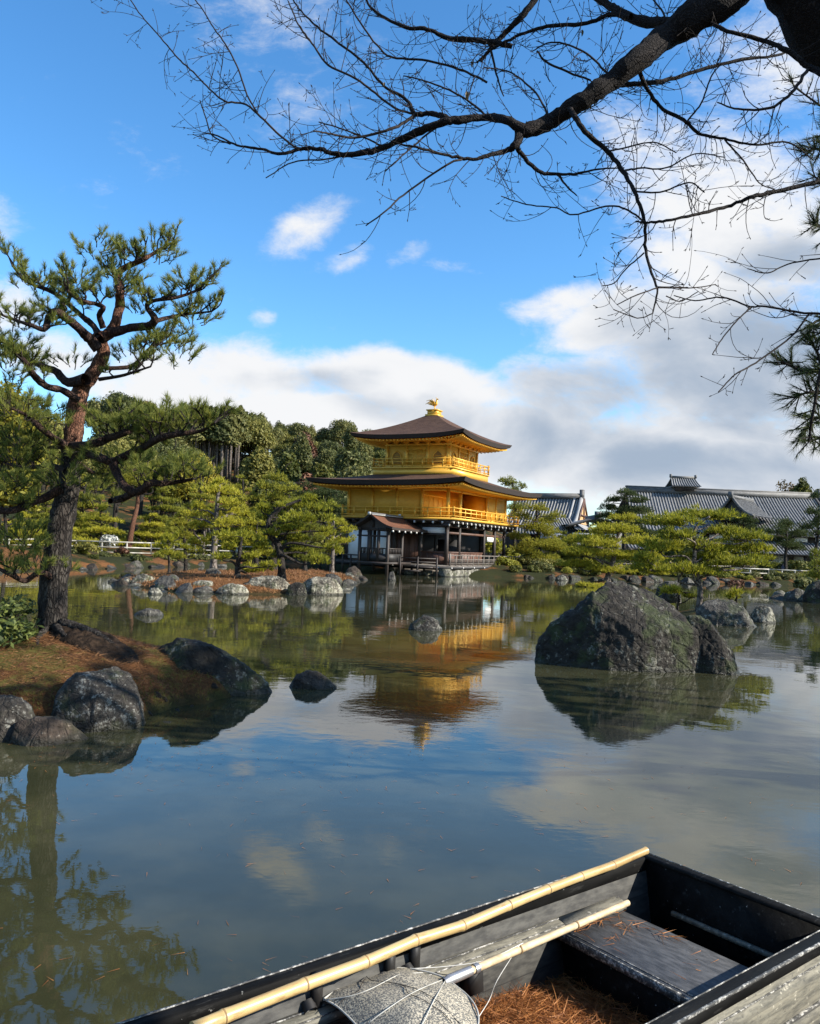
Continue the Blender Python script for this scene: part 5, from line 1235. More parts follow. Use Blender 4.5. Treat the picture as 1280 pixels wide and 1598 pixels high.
# bushes and white blossom by the fence
def bush(label, px, py, wpx, hpx, Y, fol, seed, n=700, size=.09, name='garden_bush', cat='bush'):
    q = A(px, py, Y); g = gz(q[0], Y); rng = np.random.RandomState(seed); mb = MB(); w = wpx * Y / FPX / 2; h = hpx * Y / FPX
    crown_mesh(mb, (0, 0, h * .35), (w, w * .8, h * .65), rng, n, size, 9); o = mb.build(name, [MT[fol]]); o.location = (float(q[0]), Y, g); return tag(o, label, cat)
bush('white blossoming bush right behind the bamboo fence', 174, 860, 40, 28, 58.8, 'white_bloom', 81, 420, .10)
bush('reddish bare bush on the bank under the white bamboo fence', 190, 872, 26, 16, 54, 'red_twig', 82)
bush('clipped green bush on the orange bank left of the red bush', 132, 878, 50, 24, 50, 'broadleaf_mid', 83)
bush('dark clipped bush on the orange bank near the fence end', 215, 884, 26, 14, 52, 'broadleaf_dark', 84)
bush('dark bush behind the low island pine at left', 300, 880, 40, 26, 44, 'broadleaf_dark', 85)
bush('dark bush against the pavilion porch on the left', 552, 893, 30, 16, 55.5, 'broadleaf_dark', 86)
bush('rusty azalea bush on the right shore before the pale fence', 1150, 902, 32, 14, 65.5, 'red_twig', 87)
bush('green bush under the rounded olive pine', 848, 890, 60, 16, 66, 'broadleaf_mid', 88)
bush('dark green bush below the rail fence right of the pavilion', 905, 897, 60, 18, 64.5, 'broadleaf_dark', 89)
bush('dark green bush on the shore behind the leaning pine', 1040, 900, 70, 20, 65.5, 'broadleaf_dark', 90)
bush('green bush seen through the open ground floor of the pavilion', 772, 868, 46, 40, 76, 'garden_pine', 91, 900, .12)
bush('dark evergreen bush on the right promontory', 1262, 915, 50, 30, 43, 'broadleaf_dark', 92, 900, .10)

# low shrubs that fill the banks
SB = []
for i, (fol, w_, h_) in enumerate((('broadleaf_dark', 1.0, .8), ('broadleaf_mid', .9, .7), ('olive_pine', 1.1, .9))):
    rg_ = np.random.RandomState(300 + i); mbs = MB(); crown_mesh(mbs, (0, 0, h_ * .3), (w_, w_ * .85, h_), rg_, 900, .085, 12); o = mbs.build('low_shrub', [MT[fol]]); SB.append(o)
SBL = ('dark low shrub crowding the banks behind the shore stones', 'mid-green low shrub crowding the banks behind the shore stones', 'olive low shrub crowding the banks behind the shore stones')
r = random.Random(5); used = set()
def shrub_at(x, y, s):
    k = r.randrange(3); z = gz(x, y) - .1
    if k not in used: o = SB[k]; used.add(k); o.location = (x, y, z); o.scale = (s, s, s); tag(o, SBL[k], 'bush', 'low shrubs on the far banks')
    else: 
        o = dup(SB[k], (x, y, z), r.random() * 6.28, s)
for px in range(600, 1300, 13):
    Y = 66 + r.uniform(0, 3.5) + (2 if px > 1100 else 0)
    if px > 800: x = (px - 640) / 1280 * Y; shrub_at(x, Y, r.uniform(.45, .95))
for px in range(800, 1300, 16):
    Y = 73 + r.uniform(0, 9); x = (px - 640) / 1280 * Y; shrub_at(x, Y, r.uniform(.9, 1.8))
for px in range(20, 560, 11):
    Y = 63 + r.uniform(0, 26); x = (px - 640) / 1280 * Y; shrub_at(x, Y, r.uniform(.8, 1.9))
along(POND[10:15], 1.1, 21, .45, .95, lambda x, y, s_, r_: shrub_at(x - .2, y + r_.uniform(.9, 2.2), s_))
along(POND[9:15], 1.6, 22, .6, 1.1, lambda x, y, s_, r_: shrub_at(x - .4, y + r_.uniform(2.4, 4.5), s_) if x > 7 else None)
for px in range(100, 330, 17):
    Y = 47 + (px - 100) * .055 + r.uniform(-.5, 2); x = (px - 640) / 1280 * Y; shrub_at(x, Y, r.uniform(.3, .6))

# trees on the bank to the right of the viewer; their shade lies over the mound, the near water and the big rock
for i, (x, y, H, Wd) in enumerate(((22, 13.5, 9.5, 6), (26, 12, 13, 8), (14.8, 6.8, 13, 7), (22, 3.0, 9, 5.5))):
    broad_tree('bank_tree', ('lowest evergreen tree set back on the right bank', 'evergreen tree farthest along the right bank', 'tallest evergreen tree on the right bank', 'slender evergreen tree on the right bank nearest the viewer')[i], H, Wd, 'broadleaf_dark', 400 + i, (2600, 2600, 2200, 2600)[i], .15, 22, (x, y, gz(x, y)))

# ragged grass and needles hanging over the island edges
rg_ = np.random.RandomState(61); n_ = 60000; X_ = rg_.uniform(-13.5, -2, n_); Y_ = rg_.uniform(28, 50, n_); Z_ = ground_h(X_, Y_); k_ = (Z_ > .06) & (rg_.rand(n_) < np.where(Z_ < .3, .8, .22)); X_, Y_, Z_ = X_[k_], Y_[k_], Z_[k_]
mb = MB(); blades(mb, np.stack([X_, Y_, Z_ - .02], 1), np.stack([rg_.normal(0, .6, len(X_)), rg_.normal(0, .6, len(X_)), np.full(len(X_), .6)], 1), np.full(len(X_), .17), .03, 1, .3, rg_)
tag(mb.build('bank_grass', [MT['island_litter']]), kind='stuff')
MT['mound_dirt'] = basic('mound_dirt', (.010, .007, .005), (.040, .026, .017), 14, .95, bscale=26, bstr=.9, bdist=.03, spec=.1, detail=8)
# ------------------------------------------------------------------ the near pine on the mound
NY = 10.75
NB = np.array(A(80, 1008, NY)); NB[2] = .52
npine = empty('near_pine', tuple(NB)); tag(npine, 'tall twisted red-trunked pine leaning over the water on the left mound', 'pine tree')
rng = np.random.RandomState(4); SNP = NY / FPX
def NPT(px, py, dy=0.0): return np.array(A(px, py, NY + dy)) - NB
lo = MB(); hi = MB()
T1 = [(80, 1012, 27), (81, 985, 24), (82, 950, 23), (85, 900, 21.5), (91, 850, 20.5), (99, 800, 19.5), (106, 760, 18), (110, 728, 17), (112, 700, 16), (116, 668, 15), (119, 640, 15), (124, 615, 15), (136, 594, 13.5), (152, 572, 12), (161, 552, 11), (158, 533, 10), (153, 521, 10)]
P = smooth_path([NPT(x, y, .02 * i) for i, (x, y, r_) in enumerate(T1)], 5); R = np.interp(np.linspace(0, 1, len(P)), np.linspace(0, 1, len(T1)), [t[2] * .92 for t in T1]) * SNP
def lumpy_tube(mb, P, R, sides, rng, amp=.06, flare=0):
    n = len(P); k = rng.normal(0, 1, (n, sides)); k = (k + np.roll(k, 1, 0) + np.roll(k, 1, 1) + np.roll(k, -1, 0)) / 4
    st = mb.nv; mb.tube(P, R, sides)
    V = mb.V[-1].reshape(n, sides, 3); c = np.asarray(P)[:, None]; V[:] = c + (V - c) * (1 + amp * k[..., None] * 2)
cut = int(len(P) * .50)
lumpy_tube(lo, P[:cut + 1], R[:cut + 1], 18, rng, .07)
lumpy_tube(hi, P[cut:], R[cut:], 14, rng, .08)
up = [(156, 528, 9), (170, 520, 8.5), (180, 505, 8), (187, 480, 7.5), (187, 450, 7), (184, 427, 5), (200, 415, 4.5), (225, 404, 4), (245, 392, 3), (274, 376, 1.5)]
BR = {  # limb: points (px, py, half width px), depth drift in metres, foliage density
 'up': (up, .3, 1.0),
 'p1': ([(153, 545, 8), (141, 530, 8), (125, 514, 7), (103, 496, 6), (87, 486, 6), (76, 495, 5), (69, 514, 4), (45, 506, 3), (20, 498, 2.2), (-5, 488, 1.5)], -.5, 1.0),
 'p2': ([(157, 530, 6), (146, 508, 5), (131, 496, 4.5), (106, 474, 4), (81, 455, 3.4), (41, 439, 2.4), (19, 414, 1.5)], .4, 1.2),
 'p3': ([(162, 512, 5), (155, 492, 4.5), (162, 480, 4), (150, 474, 3.5), (134, 471, 3), (109, 458, 2.4), (100, 439, 1.5)], -.3, .9),
 'p4': ([(170, 520, 7.5), (203, 512, 7), (234, 508, 6.5), (241, 496, 5), (230, 480, 4), (237, 470, 3), (275, 464, 2.6), (309, 452, 2), (325, 434, 1.3)], -.5, 1.0),
 'p5': ([(238, 502, 4), (281, 492, 2.6), (330, 486, 1.4)], .4, 1.1),
 'p6': ([(163, 575, 4), (206, 571, 3), (231, 546, 2.4), (250, 530, 1.4)], .5, 1.1),
 'p7': ([(155, 592, 3), (194, 585, 2.4), (235, 572, 1.4)], -.3, 1.0),
 'p8': ([(134, 592, 9), (106, 596, 7.5), (87, 580, 6), (62, 570, 5), (34, 555, 4), (0, 538, 2.6), (-30, 530, 2)], .6, .9),
 'p9': ([(122, 625, 6), (100, 610, 5), (72, 602, 5.4), (53, 586, 5), (41, 567, 4), (20, 550, 2.6), (-6, 556, 2)], -.7, .9),
 'p10': ([(106, 698, 6), (80, 680, 5), (61, 666, 4.4), (47, 652, 3), (25, 640, 2), (0, 632, 1.4)], -.6, 1.2),
 'p11': ([(112, 698, 8), (141, 694, 6.5), (169, 684, 6), (195, 675, 5), (218, 668, 3.6), (250, 668, 2.4), (285, 662, 1.4)], -.8, 1.3),
 'p12': ([(112, 716, 9), (136, 708, 7), (159, 715, 6.5), (176, 720, 6.3), (202, 708, 6), (225, 698, 5.4), (248, 684, 5), (281, 677, 3.8), (315, 672, 2.2), (335, 660, 1.4)], -1.3, 1.2),
 'p13': ([(176, 722, 6), (183, 740, 5.5), (195, 758, 5.4), (210, 768, 5.4), (225, 762, 6), (235, 754, 5.4), (262, 754, 4), (300, 748, 2)], -1.2, 1.2),
 'p13b': ([(214, 767, 4), (206, 770, 5), (190, 778, 5), (172, 782, 4)], 0.0, .2),
 'p14': ([(96, 762, 8), (72, 776, 6), (42, 788, 5.6), (19, 797, 5), (-10, 798, 4)], -.6, .8),
 'p15': ([(108, 698, 5), (85, 698, 3.6), (66, 700, 2.4), (30, 706, 1.6)], .7, 1.2),
 'p16': ([(104, 735, 6), (76, 726, 4), (40, 730, 3), (5, 722, 2)], .9, 1.3),
 'p17': ([(112, 716, 5), (150, 740, 3.4), (190, 738, 2.2), (230, 728, 1.4)], .9, 1.2),
 'p18': ([(86, 905, 5), (62, 893, 4.4), (40, 906, 4), (15, 896, 3), (-15, 880, 2)], -.5, .5)}
nf = MB(); tips = []
def nspray(p, d, L, rng, lvl=0):
    """small shoot carrying needle tufts at its end and sides"""
    d = d / np.linalg.norm(d); e = p + d * L + np.array([0, 0, .05 * L]); m = (p + e) / 2 + rng.normal(0, .08 * L, 3)
    hi2.tube(smooth_path([p, m, e], 2), np.linspace(.007, .0035, 5), 4, cap=False)
    k = 3 + int(L / .09)
    t = np.linspace(.45, 1.02, k); Q = p[None] * (1 - t)[:, None] ** 2 + 2 * m[None] * ((1 - t) * t)[:, None] + e[None] * (t ** 2)[:, None]
    ax = d[None] * .6 + np.array([0, 0, .75])[None] + rng.normal(0, .38, (k, 3))
    tips.append((Q, ax))
hi2 = MB()
for key, (pts, drift, dens) in BR.items():
    n = len(pts); Pp = [NPT(x, y, (-1.0 if key == 'p13b' else 0) + (-1.0 * (1 if key == 'p13' else 0)) + (drift + (1.0 if key == 'p13' else 0)) * (i / (n - 1)) ** .8 + (.18 * rng.uniform(-1, 1) if 0 < i else 0)) for i, (x, y, w) in enumerate(pts)]
    Pp = smooth_path(Pp, 5); Rr = np.interp(np.linspace(0, 1, len(Pp)), np.linspace(0, 1, n), [w for _, _, w in pts]) * SNP
    one = hi if key == 'up' else MB(); lumpy_tube(one, Pp, np.maximum(Rr, .006), 9, rng, .09)
    if key != 'up': one.build('limb', [MT['limb_bark']], npine, True)
    # side shoots over the outer part
    seg = np.linalg.norm(np.diff(Pp, axis=0), axis=1); L = seg.sum(); cum = np.concatenate([[0], np.cumsum(seg)])
    start = .30 if key not in ('p12', 'p13', 'p4', 'p8', 'p14', 'p18') else .42
    k = int(L * (1 - start) * 11 * dens)
    for j in range(k):
        s = L * (start + (1 - start) * (j + rng.rand()) / k); i = min(np.searchsorted(cum, s), len(Pp) - 1); p = Pp[i]; tdir = Pp[min(i + 1, len(Pp) - 1)] - Pp[max(i - 1, 0)]; tdir = tdir / np.linalg.norm(tdir)
        side = np.cross(tdir, [0, 0, 1]); side /= max(np.linalg.norm(side), 1e-6)
        d = tdir * rng.uniform(.1, .9) + side * rng.choice([-1, 1]) * rng.uniform(.4, 1) + np.array([0, 0, rng.uniform(-.05, .7)])
        d /= np.linalg.norm(d); L1 = rng.uniform(.12, .32)
        # secondary branch with three or four shoots
        e = p + d * L1 + np.array([0, 0, .06]); m = (p + e) / 2 + rng.normal(0, .03, 3); c = smooth_path([p, m, e], 3)
        hi2.tube(c, np.linspace(.012, .006, len(c)), 5, cap=False)
        for q in range(rng.randint(3, 6)):
            f = rng.uniform(.35, 1); nspray(c[min(int(f * (len(c) - 1)), len(c) - 1)], d * .7 + rng.normal(0, .55, 3) + np.array([0, 0, .35]), rng.uniform(.07, .17), rng)
# foliage masses: px, py, rx, ry, number of sprays, depth offset
MASS = [(150, 382, 34, 26, 26, .1), (235, 388, 48, 26, 34, .2), (120, 432, 36, 26, 26, -.2), (62, 432, 44, 22, 30, .3), (182, 440, 40, 20, 26, .2), (290, 438, 30, 20, 18, -.3), (300, 492, 36, 24, 26, .3),
        (255, 525, 44, 22, 26, 0), (278, 552, 34, 20, 18, .3), (205, 553, 34, 14, 12, .3), (226, 470, 30, 18, 14, -.2), (30, 495, 46, 22, 22, -.4), (20, 540, 40, 22, 22, .4), (110, 560, 26, 12, 8, .2), (15, 580, 34, 26, 24, -.5),
        (30, 640, 46, 30, 70, -.5), (72, 640, 30, 22, 34, .4), (30, 690, 56, 32, 90, .2), (85, 660, 24, 16, 16, -.4), (190, 648, 50, 18, 34, -.6), (255, 648, 46, 18, 34, -.9), (298, 656, 28, 16, 16, -1.2), (165, 668, 30, 14, 18, .3),
        (200, 722, 60, 20, 42, -.6), (265, 728, 56, 20, 46, -1.1), (312, 737, 28, 14, 14, -1.2), (150, 745, 40, 24, 36, .3), (95, 742, 36, 20, 36, -.5), (60, 750, 50, 24, 56, .5), (20, 755, 40, 22, 36, -.2), (160, 778, 34, 12, 18, .2), (110, 715, 24, 14, 16, -.6),
        (40, 840, 40, 24, 56, -.2), (10, 870, 40, 34, 66, .2), (60, 880, 28, 18, 24, -.3), (98, 886, 12, 12, 6, -.3), (30, 820, 36, 14, 20, .4)]
for (x, y, rx, ry, k, dy) in MASS:
    for j in range(int(k * (.72 if y > 600 else 1.0))):
        a = rng.uniform(0, 6.28); q = math.sqrt(rng.rand()) * .88; p = NPT(x + math.cos(a) * q * rx, y + 8 + math.sin(a) * q * ry, dy + rng.normal(0, .30))
        nspray(p, np.array([math.cos(a) * .7, rng.normal(0, .5), .55 + rng.normal(0, .25)]), rng.uniform(.09, .19), rng)
TP = np.concatenate([t[0] for t in tips]); TA = np.concatenate([t[1] for t in tips]); TA /= np.linalg.norm(TA, axis=1, keepdims=True)
blades(nf, TP, TA, np.full(len(TP), .108), .0062, 16, .34, np.random.RandomState(8), droop=.12)
def root_h(X, Y):
    dx, dy = X + 3.92, Y - 10.36; t = dx * .86 - dy * .51; q = dx * .51 + dy * .86
    r2 = (t / .78) ** 2 + (q / .34) ** 2; rag = (fbm(X * 4, Y * 4) - .45) * .6 + (fbm(X * 13, Y * 13) - .45) * .8
    return mound_h(X, Y) + np.where(r2 < 1, 1, -1) * .10 * np.abs(1 - r2) ** .7 * (1 - .35 * np.clip(t / .78, -1, 1)) * (1 + 1.6 * rag) - np.where(r2 < 1, 0, .02)
# roots reaching over the mound
for (pts, r0) in (([(.12, -.06), (.45, -.22), (.85, -.42), (1.25, -.68)], .075), ([(.10, -.14), (.32, -.42), (.70, -.72)], .055), ([(-.15, -.10), (-.42, -.28), (-.75, -.40)], .06), ([(.0, -.18), (.05, -.5), (.2, -.85)], .05)):
    Q = []
    for i, (dx, dy) in enumerate(pts):
        x, y = NB[0] + dx, NB[1] + dy; zz = max(float(root_h(np.array([x]), np.array([y]))[0]), float(mound_h(np.array([x]), np.array([y]))[0]))
        Q.append(np.array([x, y, zz - .01 + (.05 if i == 0 else 0) - .05 * (i == len(pts) - 1)]) - NB)
    Q = smooth_path(Q, 4); lumpy_tube(lo, Q, np.linspace(r0, r0 * .35, len(Q)), 8, rng, .12)
lo.build('trunk', [MT['pine_bark']], npine, True)['label'] = 'dark fissured lower trunk with surface roots'
hi.build('upper_trunk', [MT['red_bark']], npine, True)['label'] = 'reddish flaking upper trunk'
hi2.build('shoot', [MT['twig']], npine, False); nf.build('needles', [MT['near_pine']], npine)
print('near pine tufts', len(TP))

# earthy root bank on the mound
gx_, gy_ = np.meshgrid(np.arange(-4.95, -2.95, .025), np.arange(9.6, 11.1, .025), indexing='ij'); gzv = root_h(gx_, gy_); gzv = np.maximum(gzv, mound_h(gx_, gy_) - .25)
mb = MB(); o0 = np.array([-3.92, 10.36, 0]); mb.grid(np.stack([gx_, gy_, gzv], -1) - o0)
o = mb.build('root_mass', [MT['mound_dirt']], smooth=True); o.location = tuple(o0); tag(o, 'dark earthy root mass spreading right from the near pine trunk', 'root')
# needles lying on the mound: nobody could count them
rg = np.random.RandomState(12); n = 46000; X = rg.uniform(-8.5, -2.1, n); Y = rg.uniform(7.9, 12.6, n); Z = mound_h(X, Y); k = Z > .16; X, Y, Z = X[k], Y[k], Z[k]
mb = MB(); a = rg.uniform(0, 6.28, len(X)); d = np.stack([np.cos(a), np.sin(a), rg.normal(.08, .24, len(X))], 1)
blades(mb, np.stack([X, Y, Z + .012], 1), d, rg.uniform(.05, .14, len(X)), .0048, 1, .05, rg)
tag(mb.build('fallen_needles', [MT['island_litter']]), kind='stuff')
# mossy tufts on the edge of the mound
n = 26000; X = rg.uniform(-9, -2, n); Y = rg.uniform(8, 13, n); Z = mound_h(X, Y); k = (Z > .03) & (Z < .34); X, Y, Z = X[k], Y[k], Z[k]
mb = MB(); blades(mb, np.stack([X, Y, Z - .01], 1), np.stack([rg.normal(0, .5, len(X)), rg.normal(-.2, .5, len(X)), np.full(len(X), .8)], 1), np.full(len(X), .055), .007, 3, .4, rg)
tag(mb.build('moss_tufts', [MT['broadleaf_mid']]), kind='stuff')
# broad-leaved shrub at the foot of the trunk
def leafy(name, label, px, py, rx, ry, Y, n, seed, size=.035):
    rg = np.random.RandomState(seed); c = np.array(A(px, py, Y)); root = empty(name, (c[0], c[1], float(mound_h(np.array([c[0]]), np.array([c[1]]))[0]))); B = np.array(root.location); tag(root, label, 'shrub')
    st = MB(); lf = MB(); s = Y / FPX; PP = []
    for i in range(n):
        a = rg.uniform(0, 6.28); q = math.sqrt(rg.rand()); e = np.array([c[0] + math.cos(a) * q * rx * s, c[1] + rg.normal(0, .22), c[2] + math.sin(a) * q * ry * s]) - B
        if i % 6 == 0: st.tube(smooth_path([(rg.normal(0, .04), rg.normal(0, .04), 0), (e[0] * .4, e[1] * .4, e[2] * .6), e], 3), np.linspace(.009, .003, 7), 4, cap=False)
        for j in range(7): PP.append(e + rg.normal(0, .045, 3))
    PP = np.array(PP); N = np.tile([0.1, -.3, .9], (len(PP), 1)); leaves(lf, PP, N, size, rg, jit=.55, elong=1.5)
    st.build('stem', [MT['twig']], root); lf.build('leaf_mass', [MT['shrub_leaf']], root)
leafy('leafy_shrub', 'glossy light green broad-leaved shrub left of the near pine base', 18, 990, 36, 16, 10.2, 130, 5)
leafy('leafy_shrub', 'thin dark sprig of leaves above the broad-leaved shrub at the left edge', 18, 950, 26, 12, 10.6, 80, 6, .03)
# ------------------------------------------------------------------ bare cherry overhead
CB = np.array([6.2, .2, .4])
cherry = empty('cherry_tree', tuple(CB)); tag(cherry, 'leafless cherry tree arching its dark boughs and fine twigs over the top of the view', 'tree')
rng = np.random.RandomState(21)
tr = MB(); bo = MB(); tw = MB(); bud = MB()
CY = 4.3
STR = []   # px strokes with half widths in px
def S(pts, dd=0.0, tdens=1.0, y0=None): STR.append((pts, dd, tdens, y0))
S([(1205, -95, 34), (1140, -12, 31), (1085, 25, 25), (1040, 57, 19), (1000, 90, 17), (955, 125, 15.5), (925, 146, 15), (890, 168, 13.5), (858, 190, 12.5), (825, 203, 10.5), (808, 206, 9)], 0.0, .25, CY)
S([(820, 204, 9.5), (790, 188, 7), (760, 183, 6.3), (715, 187, 6.2), (690, 192, 6.3), (650, 206, 6), (600, 230, 5), (560, 240, 4.5), (525, 240, 4), (500, 233, 3.5), (470, 232, 3), (440, 240, 2.6), (410, 233, 2.2), (370, 226, 1.8), (340, 212, 1.4), (318, 207, 1)], .5, .8)
S([(812, 206, 8), (806, 224, 6.5), (790, 235, 4), (760, 243, 3), (735, 248, 2.6), (700, 243, 2.2), (655, 231, 1.8), (625, 225, 1.3)], -.3, 1.0)
S([(722, 248, 1.8), (698, 257, 1.7), (630, 304, 1.5), (605, 327, 1.3), (571, 352, 1)], -.3, .8)
S([(806, 224, 4.5), (812, 238, 3.6), (840, 267, 3), (872, 272, 2.5), (905, 270, 2), (940, 263, 1.4), (975, 262, 1)], .3, 1.2)
S([(872, 272, 2), (882, 288, 1.6), (900, 305, 1)], .1, .6)
S([(888, 168, 5), (893, 176, 4), (913, 204, 3.8), (949, 236, 3.6), (972, 267, 3.2), (990, 299, 2.8), (1006, 344, 2.5), (1008, 390, 2.2), (1022, 440, 1.8), (1026, 453, 1.5), (1019, 489, 1)], -.4, .9)
S([(1345, 262, 4.2), (1280, 283, 3.6), (1212, 299, 3.3), (1176, 306, 3), (1135, 322, 2.7), (1090, 334, 2.4), (1040, 344, 2.1), (1012, 347, 1.8), (992, 345, 1.2)], -.2, .7, 4.1)
S([(995, 92, 4), (1008, 136, 3), (1035, 170, 3), (1072, 190, 2.8), (1090, 208, 2.5), (1130, 217, 2.1), (1180, 226, 1.8), (1230, 222, 1.5), (1270, 250, 1)], .4, 1.2)
S([(880, 172, 4), (905, 166, 4), (935, 148, 4.4), (963, 134, 4.4), (990, 131, 4.3), (1035, 127, 3.8), (1094, 109, 3.4), (1158, 93, 2.8), (1212, 86, 2.3), (1255, 68, 1.6)], .7, 1.1)
S([(1085, 25, 4), (1108, 34, 2.6), (1135, 48, 2.8), (1190, 63, 3.2), (1226, 77, 3.8), (1262, 104, 4.2), (1300, 120, 5), (1340, 128, 5)], -.5, 1.1)
S([(1262, 106, 3), (1235, 145, 2.6), (1203, 168, 2.2), (1153, 170, 1.6), (1120, 160, 1)], -.3, 1.2)
S([(1075, 30, 11), (1040, 36, 9.5), (1000, 32, 8), (967, 18, 7), (945, 5, 6), (900, -25, 5)], .5, .8)
S([(985, 26, 4), (954, 22, 3.8), (917, 36, 3.2), (854, 41, 2.8), (813, 54, 2.4), (768, 77, 2.2), (745, 97, 1.6)], .4, 1.3)
S([(850, -18, 6), (838, -5, 5.6), (813, 27, 5), (790, 50, 4.2), (768, 73, 3.2), (750, 97, 1.8)], .1, 1.0, 4.9)
S([(765, 76, 2.2), (777, 122, 1.5), (786, 150, 1)], .1, .9)
S([(838, 80, 1.6), (854, 97, 1.8), (890, 113, 1.8), (922, 125, 1.6)], .1, 1.2, 4.5)
S([(700, 59, 1.6), (727, 59, 2.2), (755, 64, 2.2), (768, 72, 2)], .0, 1.2, 4.9)
S([(705, 189, 5.5), (690, 181, 4.6), (670, 177, 4), (647, 177, 3.4), (635, 156, 2.8), (601, 135, 2.4), (567, 97, 2.1), (529, 67, 1.9), (495, 42, 1.7), (470, 17, 1.5), (452, -8, 1.3)], .5, 1.1)
S([(651, 178, 2), (618, 169, 1.9), (592, 150, 1.9), (555, 122, 1.8), (512, 101, 1.8), (487, 67, 1.6), (466, 38, 1.4), (450, 2, 1.2)], .2, 1.1)
S([(650, 178, 3), (630, 192, 2.6), (609, 202, 2.3), (554, 215, 1.9), (512, 208, 1.5), (490, 204, 1)], -.3, 1.3)
S([(800, 72, 4), (770, 66, 4), (740, 63, 4.2), (698, 59, 3.8), (668, 46, 3.4), (626, 40, 2.8), (580, 13, 2.1), (568, -10, 1.8)], .4, 1.2, 4.9)
S([(760, 128, 2), (723, 110, 1.9), (668, 95, 1.9), (613, 89, 1.8), (597, 80, 1.7), (567, 42, 1.5), (536, -8, 1.3)], .2, 1.2, 4.6)
S([(470, 232, 2), (462, 230, 1.9), (436, 211, 1.8), (402, 177, 1.8), (381, 162, 1.7), (352, 158, 1.6), (327, 139, 1.5), (301, 112, 1.4), (278, 91, 1.4), (251, 59, 1.2), (221, 25, 1.1), (200, -6, 1)], .5, .8)
S([(402, 177, 1.5), (386, 148, 1.4), (369, 101, 1.4), (348, 63, 1.3), (335, 46, 1.2), (318, 17, 1.1), (300, -6, 1)], .3, 1.1)
S([(360, 225, 1.4), (331, 211, 1.2), (322, 186, 1.1), (312, 156, .9)], .2, .9)
S([(415, 278, .9), (457, 253, 1.1), (504, 249, 1.3), (545, 241, 1.5)], .0, .5, 4.6)
S([(1310, 487, 2.4), (1266, 489, 2), (1194, 478, 1.7), (1171, 478, 1.5), (1126, 464, 1.4), (1085, 469, 1.1), (1052, 461, .9)], .3, .8, 4.0)
S([(1262, 491, 1.7), (1235, 525, 1.5), (1180, 566, 1.4), (1148, 584, 1.2), (1121, 612, .9)], -.2, .7)
S([(1173, 478, 1.3), (1148, 503, 1.1), (1126, 530, 1), (1112, 553, .8)], -.2, .7)
S([(1310, 398, 1.7), (1280, 403, 1.4), (1230, 412, 1.2), (1198, 426, 1.1), (1167, 419, .8)], .1, .8, 4.0)
S([(1008, 347, 1.6), (976, 326, 1.5), (945, 322, 1.4), (895, 335, 1.2), (868, 324, 1.1), (822, 319, 1), (782, 306, .8)], -.2, .9)
S([(1006, 394, 1.3), (976, 421, 1.1), (958, 442, 1), (940, 446, .8)], .1, .8)
S([(1026, 449, 1.2), (990, 462, 1), (963, 476, .8)], -.1, .8)
S([(1019, 489, 1), (995, 496, .9), (958, 483, .8)], -.1, .5)
S([(1026, 449, 1.1), (1081, 449, 1), (1117, 444, .8)], .2, .8)
S([(1040, 462, 1), (1062, 470, .9), (1090, 455, .8)], .1, .5)
S([(949, 236, 1.6), (970, 232, 1.4), (1020, 222, 1.2), (1055, 238, 1)], .3, 1.2)
S([(972, 267, 1.8), (1000, 262, 1.5), (1040, 262, 1.3), (1085, 240, 1.1), (1130, 245, .9)], .3, 1.2)
S([(990, 299, 1.6), (1030, 300, 1.4), (1075, 285, 1.2), (1100, 300, 1)], -.2, 1.1)
S([(1130, 217, 1.6), (1160, 250, 1.3), (1185, 285, 1), (1210, 296, .9)], .1, 1)
S([(1072, 190, 1.6), (1095, 160, 1.4), (1110, 120, 1.3), (1125, 100, 1)], .1, 1.1)
S([(690, 192, 2), (660, 215, 1.5), (620, 250, 1.2), (600, 268, .9)], -.1, 1.0)
S([(760, 183, 2), (735, 160, 1.8), (700, 140, 1.5), (660, 125, 1.3), (630, 118, 1)], .2, 1.2)
S([(600, 230, 1.6), (570, 215, 1.4), (530, 200, 1.2), (498, 190, 1)], .1, 1.2)
S([(860, 190, 2), (840, 150, 1.7), (815, 125, 1.5), (790, 110, 1.3), (755, 105, 1)], .2, 1.2)
S([(955, 125, 2), (930, 95, 1.8), (900, 75, 1.6), (860, 66, 1.4), (830, 80, 1)], .2, 1.2)
S([(1040, 57, 2), (1035, 20, 1.6), (1010, -10, 1.3)], .2, 1)
pts3 = []   # every stroke sample: (px, py, Y)
def depth_near(x, y):
    if not pts3: return CY
    Q = np.array(pts3); i = np.argmin((Q[:, 0] - x) ** 2 + (Q[:, 1] - y) ** 2); return Q[i, 2]
